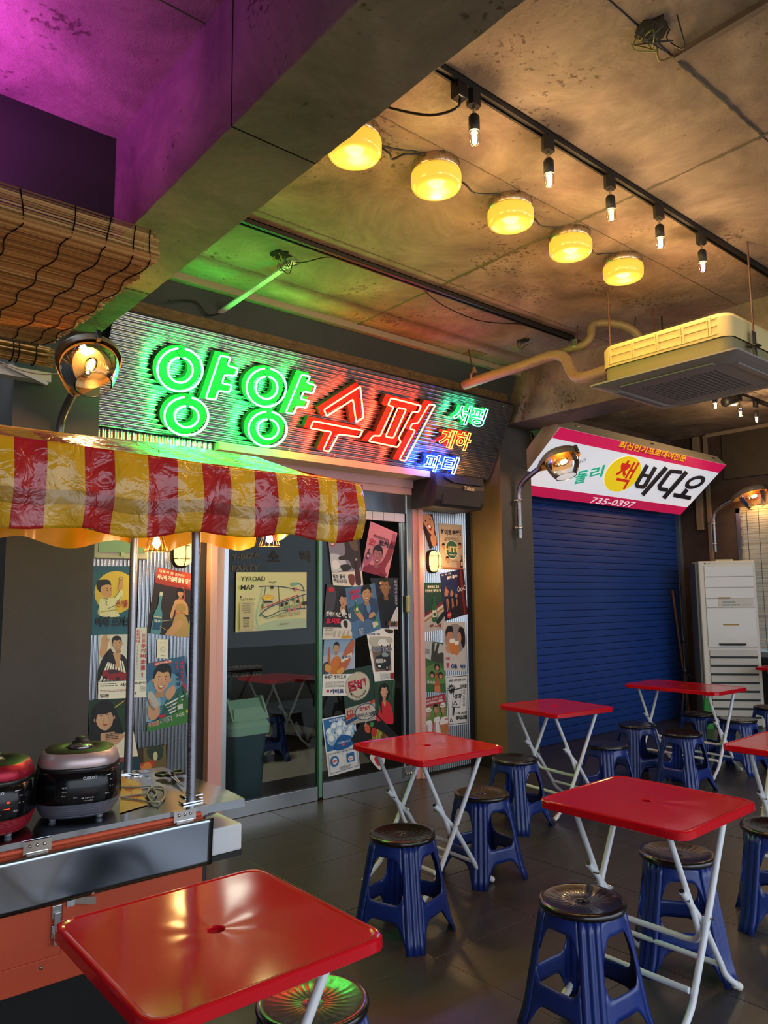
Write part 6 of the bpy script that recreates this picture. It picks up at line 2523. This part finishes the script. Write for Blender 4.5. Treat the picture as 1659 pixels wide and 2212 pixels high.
# denim man
A = sheet(FD, (210, 602), (448, 562), (500, 930), (258, 1025), YD - .004, '#4f76a0')
A.s('#3a5a78', (0, 40), (60, 36), (100, 34), (100, 60), (0, 66)).s('#6a7c8c', (80, 6), (88, 5), (90, 32), (80, 34)).s('#5a6c7c', (70, 14), (78, 12), (80, 34), (70, 36))
A.s('#2f4a6c', (54, 36), (74, 28), (94, 34), (98, 60), (80, 76), (60, 78), (44, 66), (50, 54)).s('#4b6c92', (30, 78), (60, 70), (80, 84), (60, 96), (40, 100), (26, 96)).s('#c8966c', (20, 44), (32, 46), (48, 66), (42, 72), (24, 54)).s('#c8966c', (68, 62), (84, 60), (84, 68), (66, 70))
A.s('#6a8cae', (60, 40), (70, 36), (74, 52), (64, 60)).head(66, 20, 30, '#c8966c', style='side', tilt=.1)
A.bottle(28, 28, 8, 24, '#2f8a3c', '#d8d4b0', '#d8d4b0').bottle(86, 66, 10, 28, '#3c9a44', '#c8d4b0', '#d8d4b0').r('#d8c4c0', 72, 80, 82, 92).t('#d82450', 8, 6, 36, 9, '사랑하오', rot=-.05, bold=.04).t('#d82450', 12, 16, 30, 9, '빨리오소', rot=-.05, bold=.04).body_text('#c8d0dc', 26, 84, 40, 98, 6, 8)
poster(A, 'poster of a seated man in denim holding up a green bottle', GD)
# skewer woman
A = sheet(FD, (38, 1018), (290, 1012), (285, 1470), (18, 1475), YD, '#86a4c4')
A.s('#a8b6c8', (0, 30), (100, 26), (100, 56), (0, 58)).s('#3a4450', (0, 44), (20, 40), (18, 60), (0, 62)).s('#c8762c', (22, 44), (34, 32), (50, 32), (60, 48), (64, 62), (24, 62)).s('#d89a4c', (6, 46), (16, 44), (26, 50), (20, 58), (8, 56))
A.head(39, 16, 17, '#c8966c', style='short', smile=True).s('#b86444', (90, 2), (96, 10), (80, 44), (54, 62), (48, 54), (66, 20)).p('#e0dcd4', (54, 34), (88, 24), (88, 32), (54, 42)).t('#27406c', 56, 31, 28, 6, '빼빼소', rot=-.2, bold=.05)
A.s('#b85a34', (14, 20), (18, 14), (20, 40), (14, 42)).s('#d89a4c', (40, 56), (60, 50), (64, 58), (46, 62))
A.r('#e6e4de', 0, 62, 100, 100).t('#222', 4, 63, 66, 8, '쏙쏙가 벗어 드세', bold=.03).body_text('#777068', 8, 75, 66, 86, 5, 6).t('#1f3c78', 22, 88, 42, 8, '까미로', bold=.06).r(RD, 12, 89, 20, 94)
poster(A, 'poster of a woman in orange holding a giant sausage stick', GD)
# car 1700
A = sheet(FD, (375, 925), (603, 930), (603, 1342), (448, 1360), YD - .003, '#e9e6e0')
A.body_text('#555', 4, 1, 40, 6, 2, 2).s('#3c2820', (64, 2), (78, 1), (96, 3), (96, 8), (84, 10), (70, 6))
A.t('#26406e', 4, 9, 44, 4.5, '시보레1700', bold=.03, shear=.15)
A.r('#c25a3c', 10, 16, 88, 82).r('#6a6258', 12, 17, 86, 81).s('#b8b4a8', (12, 17), (86, 17), (86, 30), (12, 34))
A.s('#e4e2dc', (38, 26), (48, 21), (66, 21), (72, 27), (80, 29), (78, 34), (40, 33)).e('#1c1c1c', 50, 34, 3).e('#1c1c1c', 74, 34, 3)
A.s('#24282c', (18, 62), (22, 54), (44, 50), (52, 44), (76, 46), (82, 56), (82, 70), (50, 78), (20, 74)).s('#8a98a0', (48, 50), (54, 46), (72, 48), (74, 54), (52, 54)).r('#b0b0a8', 20, 58, 52, 66).e('#e0e0d8', 58, 62, 4).e('#e0e0d8', 24, 62, 3).e('#16181a', 66, 76, 8, 6).e('#a0a098', 66, 76, 4, 3).r('#e8e8e0', 26, 70, 38, 74)
A.t('#eeeae0', 1.5, 35.8, 88, 9, '시보레1700', bold=.06, shear=.2).t('#26406e', 2, 36, 88, 8.4, '시보레1700', bold=.03, shear=.2)
A.body_text('#888', 30, 86, 76, 98, 6, 9).r('#8d2a24', 80, 86, 98, 98)
poster(A, 'white poster with two old sedans in a red frame', GD)
# woman in red
A = sheet(FD, (440, 1362), (615, 1340), (598, 1705), (460, 1690), YD, '#24402c')
for k in range(9):
    A.ln(['#3c6a44', '#2c5434', '#4c7c50'][k % 3], 1.6, (20 + k * 9, 2), (30 + (k * 37) % 60, 36 + (k * 13) % 30))
A.s('#c8242c', (16, 100), (20, 62), (38, 48), (60, 48), (86, 62), (96, 100)).s('#c8946c', (40, 46), (54, 46), (50, 62)).s('#140f10', (22, 20), (50, 6), (72, 20), (68, 44), (36, 42), (34, 74), (26, 70)).head(46, 26, 32, '#d09c78', style='short', smile=True)
A.r('#e0dcd8', 0, 86, 12, 100)
poster(A, 'poster of a smiling woman in a red jacket among palm leaves', GD)
# cigarettes sign
A = sheet(FD, (183, 1272), (428, 1222), (456, 1668), (215, 1712), YD - .006, '#1d3a30')
A.e('#b8b09c', 46, 33, 42, 26).e('#8a8270', 46, 33, 41, 25).e('#c4bca8', 46, 33, 40, 24.5).t('#a8263c', 16, 21, 58, 20, '담배', bold=.07)
for i, ch in enumerate('CIGARETTES'):
    a = radians(152 - i * 13.5)
    A.t('#20201c', 46 + 31 * cos(a) - 2.5, 34 + 19 * sin(a) - 2, 5.4, 4.6, ch, rot=-(a - pi / 2) * .75, bold=.02)
A.p('#a8a494', (0, 70), (100, 64), (100, 100), (0, 100)).p('#b8442c', (0, 86), (40, 80), (40, 84), (0, 92)).p('#2c4a80', (0, 93), (44, 85), (48, 90), (0, 100)).p('#b8442c', (80, 66), (100, 62), (100, 68), (84, 72))
A.r('#a83a3c', 5, 74, 24, 84).t('#d8d0c0', 8, 76, 13, 6, '칠성', bold=.02).e('#24446c', 66, 82, 36, 15).e('#c0bcac', 66, 82, 33, 13.5).t('#a8263c', 46, 72, 34, 9, '해태', bold=.05).t('#1c2440', 38, 83, 60, 9, '아이스크림', bold=.04)
A.e('#7b3a24', 60, 58, 1.2).e('#7b3a24', 10, 12, 1).e('#7b3a24', 90, 40, 1)
poster(A, 'green tobacco shop plate with a white oval and ice cream mark below', GD)
# blue bowls
A = sheet(FD, (22, 1662), (285, 1608), (328, 2060), (75, 2130), YD, '#dfe2e4')
A.p('#2a6aa8', (3, 2), (97, 2), (97, 56), (3, 58)).t('#e8eef4', 20, 4, 74, 4, '남산봉봉처럼 당신의 품명', bold=.02)
for (x, y, r) in ((18, 26, 12), (34, 18, 12), (52, 16, 12), (70, 20, 12), (84, 26, 11), (22, 38, 15), (48, 30, 15), (76, 36, 14)):
    A.e('#c8d6e4', x, y, r).e('#8db0d0', x + 1, y + 2, r * .8).e('#e4ecf2', x - 2, y - 2, r * .5)
A.s('#1c5a98', (30, 44), (52, 34), (84, 42), (80, 56), (40, 60), (26, 54)).t('#c8d8e8', 36, 45, 40, 4, '한국특선식기').p('#d84a3c', (54, 48), (60, 51), (54, 54), (48, 51))
A.ln('#2a5a98', .8, (5, 60), (5, 96), (95, 94), (95, 60)).t('#333', 8, 61, 80, 3, '전국의 최신 식기를 공급함')
A.e('#2a6aa8', 22, 76, 13).e('#dfe2e4', 22, 76, 8).t('#c8303c', 12, 74, 20, 4, '금룡표', bold=.04).r('#2a6aa8', 60, 68, 84, 84).e('#dfe2e4', 72, 78, 9, 4).t('#c8303c', 65, 76.5, 14, 3, '금룡표', bold=.04)
A.body_text('#44506c', 36, 88, 70, 94, 4, 3).ln('#88a', .3, (50, 64), (50, 86))
poster(A, 'white and blue poster of stacked bowls at the foot of the door', GD)
# black tilted dance
A = sheet(FD, (412, 1570), (640, 1800), (490, 2085), (255, 1830), YD - .008, '#141416')
A.t('#ddd8d0', 8, 4, 4, 3, ' .').p('#c83040', (8, 10), (16, 4), (40, 4), (34, 12))
A.s('#8a8a3c', (40, 30), (96, 24), (96, 70), (50, 64)).s('#b83428', (30, 34), (44, 30), (50, 44), (36, 50)).s('#c85a34', (10, 40), (24, 38), (30, 50), (18, 56))
for k in range(4):
    A.ln('#e0c83c', 1.6, (44 + k * 9, 28), (54 + k * 9, 54))
for k in range(5):
    A.s(['#6b3a24', '#8a5a2c', '#a8703c'][k % 3], (60 + k * 8, 24), (68 + k * 8, 22), (70 + k * 8, 32), (62 + k * 8, 36))
A.t('#e8e4dc', 6, 18, 24, 4, '코리아의 맛', rot=1.3).e('#3c8a44', 24, 30, 5).s('#e6e2dc', (70, 74), (96, 70), (98, 98), (60, 96)).s('#c83040', (74, 78), (92, 80), (90, 94), (72, 90)).s('#b8342c', (40, 60), (60, 62), (56, 84), (36, 80)).s('#5b9a4c', (56, 58), (76, 60), (70, 76), (54, 74))
A.k += 1
poster(A, 'black poster turned on its corner with dancers and yellow chairs', GD)

# ---------------- posters right of the door
A = sheet(FR, (97, 82), (220, 82), (262, 352), (195, 385), YR, '#4c1c24')
A.s('#c88a68', (10, 0), (80, 4), (96, 40), (80, 60), (50, 60), (20, 30)).s('#1c1014', (0, 10), (14, 20), (30, 60), (40, 100), (0, 100)).s('#8d2430', (40, 34), (62, 30), (72, 42), (56, 52)).s('#f0e6dc', (44, 36), (62, 33), (66, 40), (52, 44)).e('#14100e', 36, 20, 6, 3).e('#14100e', 72, 16, 5, 3).s('#b07a5c', (40, 70), (80, 62), (96, 84), (70, 100), (40, 96)).ln('#7b4a34', 1, (50, 74), (80, 70)).ln('#7b4a34', 1, (52, 82), (88, 78))
poster(A, 'narrow tilted poster of a laughing mouth under the speaker', GR)
A = sheet(FR, (272, 160), (478, 178), (487, 572), (295, 560), YR, '#b9a28c')
A.t(BK, 6, 12, 46, 13, '하이트', bold=.05).t(BK, 54, 12, 32, 12, '神話', bold=.04).t(BK, 87, 11, 5, 14, '!', bold=.04).t('#333', 24, 30, 54, 3, '한국인의 맥주 하이트를').t('#333', 18, 34, 66, 3.4, '오늘도 시원하게 드셨습니까')
A.e('#e0d8c8', 50, 56, 28).e('#2f5c44', 50, 56, 26).t('#e0c48c', 21, 49, 60, 13, 'HITE', bold=.04).t('#d8d0c0', 36, 66, 28, 3, 'PREMIUM')
for (x, y) in ((14, 52), (84, 48), (26, 80)):
    A.head(x, y, 13, '#c08a6a', neck=False)
A.t('#333', 40, 80, 30, 2.5, '이 맛은 역시다').bottle(88, 66, 9, 28, '#4a2c1c', '#c8b8a0', '#b8a080').r('#b8786a', 72, 80, 80, 94).p('#b0604c', (4, 95), (96, 95), (96, 98), (4, 98))
poster(A, 'tan beer poster with a green bottle cap emblem and small heads', GR)
A = sheet(FR, (284, 602), (487, 555), (523, 950), (330, 1012), YR - .004, '#262c58')
A.s('#1a1c34', (0, 60), (100, 56), (100, 100), (0, 100)).s('#1c1218', (10, 78), (60, 70), (70, 100), (16, 100)).t('#e8e4e0', 4, 2, 40, 4, '마 시 자').t('#e8e4e0', 26, 9, 44, 7, '콧카·콜라!', bold=.04)
A.s('#3a1216', (72, 12), (80, 0), (96, 0), (100, 30), (100, 100), (74, 100), (68, 60), (66, 34)).s('#7a2a2a', (82, 4), (90, 2), (92, 90), (84, 90)).t('#e8e0dc', 64, 36, 34, 11, 'Coca-C', bold=.01, shear=.2)
for (x, y, h) in ((17, 28, 54), (38, 36, 42), (56, 46, 30)):
    A.e('#7a4a38', x, y + h * .06, h * .06).s('#b87c5c', (x - h * .10, y + h * .14), (x + h * .10, y + h * .14), (x + h * .07, y + h * .45), (x - h * .07, y + h * .45)).s('#15131c', (x - h * .08, y + h * .42), (x + h * .08, y + h * .42), (x + h * .07, y + h * .56), (x - h * .07, y + h * .56)).ln('#b87c5c', h * .05, (x - h * .04, y + h * .5), (x - h * .08, y + h)).ln('#b87c5c', h * .05, (x + h * .04, y + h * .5), (x + h * .05, y + h * .95)).ln('#b87c5c', h * .035, (x - h * .1, y + h * .17), (x - h * .17, y + h * .35)).ln('#b87c5c', h * .035, (x + h * .1, y + h * .17), (x + h * .19, y + h * .33))
A.e('#b8242c', 17, 90, 10).t('#e8dcd8', 10, 87, 14, 4, 'Cola', shear=.2)
poster(A, 'night beach cola poster with a running family and big bottle', GR)
A = sheet(FR, (120, 678), (318, 676), (334, 1085), (128, 1108), YR, '#26443a')
A.p('#b8b0a4', (0, 74), (100, 40), (100, 100), (0, 100)).p('#7b2a30', (0, 68), (100, 38), (100, 44), (0, 74)).p('#c8c0b4', (0, 74), (100, 44), (100, 50), (0, 80)).p('#a8743c', (0, 80), (100, 50), (100, 54), (0, 84)).s('#1a2a24', (60, 80), (90, 62), (100, 68), (70, 86))
A.t('#e8e4d8', 26, 6, 50, 6, '뒷남김이 좋은', bold=.03).t('#e8e4d8', 16, 14, 68, 6, '뚜렷하신 맥주의 맛', bold=.03).bottle(53, 25, 20, 56, '#2a5c3a', '#d8d0b8', '#1c3c2c').e('#2a5c3a', 53, 66, 6, 4).t('#8d2a30', 30, 86, 50, 8, '짝-세', bold=.04)
poster(A, 'green beer poster with diagonal stripes and one bottle', GR)
A = sheet(FR, (313, 1020), (502, 1020), (512, 1450), (318, 1440), YR - .002, '#c4bcb4')
A.e('#8d8480', 52, 34, 46, 31).s('#1c1418', (8, 20), (20, 8), (40, 10), (42, 22), (24, 26), (14, 34)).s('#b88464', (14, 24), (36, 20), (42, 30), (34, 40), (24, 46), (12, 44)).s('#1c1418', (66, 22), (74, 10), (92, 14), (98, 34), (92, 52), (80, 46), (72, 26)).s('#b88464', (62, 26), (74, 20), (80, 34), (72, 44), (62, 40)).s('#c08a68', (8, 52), (30, 40), (40, 54), (20, 64))
A.s('#c8783c', (28, 40), (48, 38), (48, 62), (30, 64)).s('#c8783c', (50, 44), (66, 42), (66, 64), (50, 66)).s('#e8e4dc', (27, 36), (48, 34), (49, 42), (28, 43)).s('#e8e4dc', (50, 40), (66, 39), (66, 45), (50, 47))
A.t('#b83c44', 8, 72, 18, 6, '명품', bold=.03).p('#b82434', (10, 84), (22, 84), (17, 96)).t('#26407c', 30, 86, 28, 9, 'OB', bold=.05).t('#26407c', 72, 86, 24, 9, '맥주', bold=.04)
poster(A, 'pale beer poster with a couple clinking mugs in a circle', GR)
A = sheet(FR, (130, 1178), (312, 1202), (338, 1635), (115, 1622), YR, '#3c6434')
A.s('#b8bcb4', (0, 0), (60, 2), (100, 6), (100, 34), (0, 32)).r('#8a8c84', 4, 16, 34, 26).s('#3a3c30', (46, 4), (58, 2), (56, 20), (70, 2), (80, 4), (70, 22), (96, 20), (96, 40), (44, 38), (42, 24)).s('#5b8444', (0, 60), (60, 44), (100, 60), (100, 80), (0, 84))
for (x, y, r) in ((66, 50, 13), (44, 66, 12), (80, 66, 12)):
    A.e('#2c2420', x, y, r).e('#b88464', x, y + 2, r * .6)
A.bottle(64, 62, 22, 44, '#b85a2c', '#c87a4c', '#8a3c1c').t('#e4e4dc', 22, 78, 34, 6, '크라운')
poster(A, 'green lawn poster with an amber bottle and three round portraits', GR)
A = sheet(FR, (330, 1488), (530, 1470), (520, 1905), (352, 1925), YR, '#d9d8d4')
A.ln('#1d1d20', 1.2, (5, 3), (96, 3), (96, 97), (5, 97), (5, 3)).t('#222', 12, 8, 76, 5, '저온살균 · 순하고 시원한 삼강하드', bold=.03)
sp_ = []
for k in range(28):
    r = 20 if k % 2 else 13
    sp_.append((24 + r * cos(2 * pi * k / 28), 27 + r * A.asp * .8 * sin(2 * pi * k / 28)))
A.p('#1d1d20', *sp_).t('#d9d8d4', 10, 24, 26, 5, '우유아이스', rot=-.15)
A.p('#2a2a2c', (34, 28), (72, 26), (60, 66), (22, 64)).p('#cfcec8', (36, 30), (70, 28), (59, 64), (24, 62)).t('#1d1d20', 33, 38, 36, 9, '삼강', bold=.05).p('#1d1d20', (38, 50), (50, 60), (28, 60)).p('#d9d8d4', (38, 53.5), (44, 58.5), (33, 58.5)).s('#3a3a3c', (26, 66), (36, 64), (30, 80), (24, 80)).t('#222', 62, 20, 30, 8, '더위를', bold=.03).tv('#222', 74, 30, 12, 34, '삭히는맛으로', .0).t('#222', 40, 74, 54, 5, '1개 20원', bold=.02).t(BK, 40, 81, 56, 9, '아이스크림', bold=.06).p('#1d1d20', (16, 84), (24, 92), (9, 92)).p('#d9d8d4', (16, 87), (20, 91), (12, 91))
poster(A, 'black and white ice lolly poster beside the column', GR)
A = sheet(FR, (118, 1695), (325, 1642), (360, 1990), (142, 2010), YR - .002, '#6b8a44')
A.p('#a8303c', (0, 0), (100, 0), (100, 22), (0, 24)).r('#d8d0c4', 4, 6, 14, 16).t('#e8e0d4', 18, 4, 70, 5, '해태의 세계적인 음료').t('#f0e8dc', 18, 11, 74, 7, '코리아 하이라이스·주세트렌드', bold=.03)
for (x, y) in ((22, 40), (55, 34), (82, 36)):
    A.s('#e8e4dc', (x - 16, 100), (x - 12, y + 26), (x, y + 20), (x + 14, y + 24), (x + 18, 100))
    A.head(x, y, 17, '#c08a68')
for (x, y) in ((22, 33), (82, 28)):
    A.e('#e8e0d4', x, y, 13, 4).p('#b8343c', (x - 8, y - 2), (x + 8, y - 2), (x + 8, y), (x - 8, y)).s('#e8e0d4', (x - 8, y - 2), (x - 7, y - 8), (x + 7, y - 8), (x + 8, y - 2))
for k in range(4):
    A.ln('#b8343c', 1.6, (36 + k * 3, 66), (30 + k * 4, 100)).ln('#b8343c', 1.6, (88 + k * 3, 60), (86 + k * 4, 100))
A.s('#b8743c', (66, 70), (92, 68), (90, 98), (70, 98)).s('#e8e0d8', (64, 66), (94, 64), (94, 72), (64, 74)).s('#e0dcd8', (12, 72), (28, 70), (26, 92), (14, 92))
poster(A, 'green and red poster of three men in straw hats with drinks', GR)

# ---- fuse box half hidden by the awning
fbx = thing('fuse_box', (1.86, 4.92, 1.9), 'pale plastic fuse box with green window just under the awning', 'fuse box')
a, b = on(*FL(105, -60), 'y', 4.90), on(*FL(618, 128), 'y', 4.90)
bx((a.x, 4.90, b.z), (b.x, 4.955, a.z + .12)).build('box_body', P('cream_box', '#b7b39a', .4), fbx, bevel=.008)
a, b = on(*FL(150, -60), 'y', 4.895), on(*FL(590, 68), 'y', 4.895)
bx((a.x, 4.893, b.z), (b.x, 4.90, a.z + .08)).build('box_window', P('green_window', '#7f9a4c', .2), fbx)
a, b = on(*FL(360, 58), 'y', 4.885), on(*FL(393, 95), 'y', 4.885)
bx((a.x, 4.885, b.z), (b.x, 4.893, a.z)).build('catch', P('catch_green', '#a8c080', .3), fbx)
# door handle
a = on(880, 1305, 'y', 4.91)
dh = bx((a.x - .018, 4.885, a.z - .075), (a.x + .018, 4.915, a.z + .075)).build('door_keypad', P('olive_keypad', '#a8a468', .35), bevel=.012)
tag(dh, 'small rounded yellow keypad lock on the door frame', 'lock')

# ---- inside the shop
bn_ = thing('waste_bin', (2.98, 5.30, 0), 'dark green waste bin with a mint swing lid inside the glass door', 'bin')
m = MB()


def binf(u, v):
    z = .57 * v
    r = .125 + .03 * v
    a = 2 * pi * u
    e = 2 / 6
    return Vector((2.98 + r * (1 if cos(a) > 0 else -1) * abs(cos(a)) ** e, 5.30 + r * 1.1 * (1 if sin(a) > 0 else -1) * abs(sin(a)) ** e, z))


m.grid(binf, 48, 3)
m.build('bin_body', P('dark_teal_plastic', '#15404a', .45), bn_)
m = MB()
for (r0, z0, r1, z1) in ((.175, .53, .178, .59), (.178, .59, .165, .62), (.165, .62, .150, .64)):
    m.grid(lambda u, v: Vector((2.98 + (r0 + (r1 - r0) * v) * (1 if cos(2 * pi * u) > 0 else -1) * abs(cos(2 * pi * u)) ** .33, 5.30 + 1.1 * (r0 + (r1 - r0) * v) * (1 if sin(2 * pi * u) > 0 else -1) * abs(sin(2 * pi * u)) ** .33, z0 + (z1 - z0) * v)), 48, 1)
m.prism([(2.83, 5.14, .64), (3.13, 5.14, .64), (3.10, 5.20, .72), (2.86, 5.20, .72)], (0, -.012, 0))
for x in (2.82, 3.125):
    m.prism([(x, 5.14, .64), (x, 5.46, .64), (x, 5.34, .79), (x, 5.24, .80)], (.014, 0, 0))
m.build('bin_lid', P('mint_plastic', '#a8cdb4', .45), bn_)
m = MB()
m.prism([(2.83, 5.16, .645), (3.12, 5.16, .645), (3.12, 5.27, .78), (2.83, 5.27, .78)], (0, .008, 0))
m.build('swing_flap', P('flap_plastic', '#8db8a4', .45), bn_)
for (x, y, lb) in ((3.35, 6.05, 'dark stool seen through the glass behind the waste bin'), (3.95, 6.5, 'dark stool seen through the glass deeper in the shop')):
    o = copy_tree(stool0)
    o.location = (x, y, 0)
    o.rotation_euler[2] = .5
    o['label'] = lb
    o['group'] = 'stools inside the shop'
o = copy_tree(ta)
o.location = (4.3, 6.9, 0)
o.rotation_euler[2] = .1
o['label'] = 'dim folding table deep inside the shop behind the glass'
cr_ = []
for k in range(3):
    t = thing('drinks_crate', (3.0, 6.1, .31 * k), ['drinks crate on the shop floor behind the glass, lowest of the stack', 'drinks crate in the middle of the stack behind the glass', 'drinks crate topmost of the stack behind the glass'][k], 'crate', 'drinks crates inside the shop')
    m = MB()
    z = .31 * k
    m.box((2.80, 5.95, z), (3.25, 5.965, z + .3)).box((2.80, 6.285, z), (3.25, 6.30, z + .3)).box((2.80, 5.965, z), (2.815, 6.285, z + .3)).box((3.235, 5.965, z), (3.25, 6.285, z + .3)).box((2.815, 5.965, z), (3.235, 6.285, z + .012))
    m.box((2.795, 5.945, z + .26), (3.255, 5.955, z + .3))
    m.build('crate_body', P('dark_green_crate_%d' % k, '#1c3c34', .5), t)
    A = Art([(2.9, 5.948, z + .22), (3.15, 5.948, z + .22), (3.15, 5.948, z + .10), (2.9, 5.948, z + .10)], (0, -1, 0), '#1c3c34')
    A.t('#9aa68c', 5, 10, 90, 34, '참 소주', bold=.03).t('#9aa68c', 5, 56, 90, 30, 'JINRO SOJU', bold=.01)
    A.build('crate_print', M_print, t)
# ================================================================= COLOURED STAGE LIGHT above the blind
ml_ = thing('magenta_light_bar', (.2, 3.12, 3.16), 'magenta light bar hidden above the reed blind', 'light bar')
bx((-.9, 3.08, 3.08), (.55, 3.14, 3.12)).build('bar_housing', M_blackm, ml_)
bx((-.88, 3.09, 3.12), (.53, 3.13, 3.125)).build('led_strip', emis('magenta_leds', (.85, .06, 1.0), 30), ml_)
light('AREA', (-.15, 3.02, 3.14), (.70, .06, .95), 27, ml_, size=(1.0, .05), rot=(radians(186), 0, 0), name='led_light')
# green leaf wall decoration over the shutter
lfd = [(6.55, 3.42), (7.15, 3.40), (7.95, 3.36), (8.25, 3.22)]
for i, (x, z) in enumerate(lfd):
    t = thing('leaf_decoration', (x, 5.09, z), ['flat green paper leaf on the dark wall, nearest the cross beam', 'wide green paper leaf above the middle of the lit sign', 'green paper leaf behind the small switch plate', 'lowest green paper leaf above the outer end of the lit sign'][i], 'decoration', 'paper leaves above the sign')
    m = MB()
    r = .20 if i != 1 else .28
    pts = []
    for k in range(24):
        a = 2 * pi * k / 24
        rr = r * (1 - .22 * (k % 3 == 0))
        pts.append((x + rr * cos(a), 5.085, z + rr * .7 * sin(a)))
    m.prism(pts, (0, .006, 0))
    m.build('leaf', P('leaf_green_%d' % i, '#2c6b3c', .7), t)
    m = MB()
    for k in range(5):
        a = radians(30 + 30 * k)
        m.tube([(x, 5.083, z - r * .4), (x + r * .8 * cos(a), 5.083, z - r * .4 + r * .9 * sin(a))], .004, 4)
    m.build('leaf_vein', P('vein_green_%d' % i, '#5b9a6a', .7), t)

bpy.context.view_layer.update()
bpy.data.objects.remove(TXO)
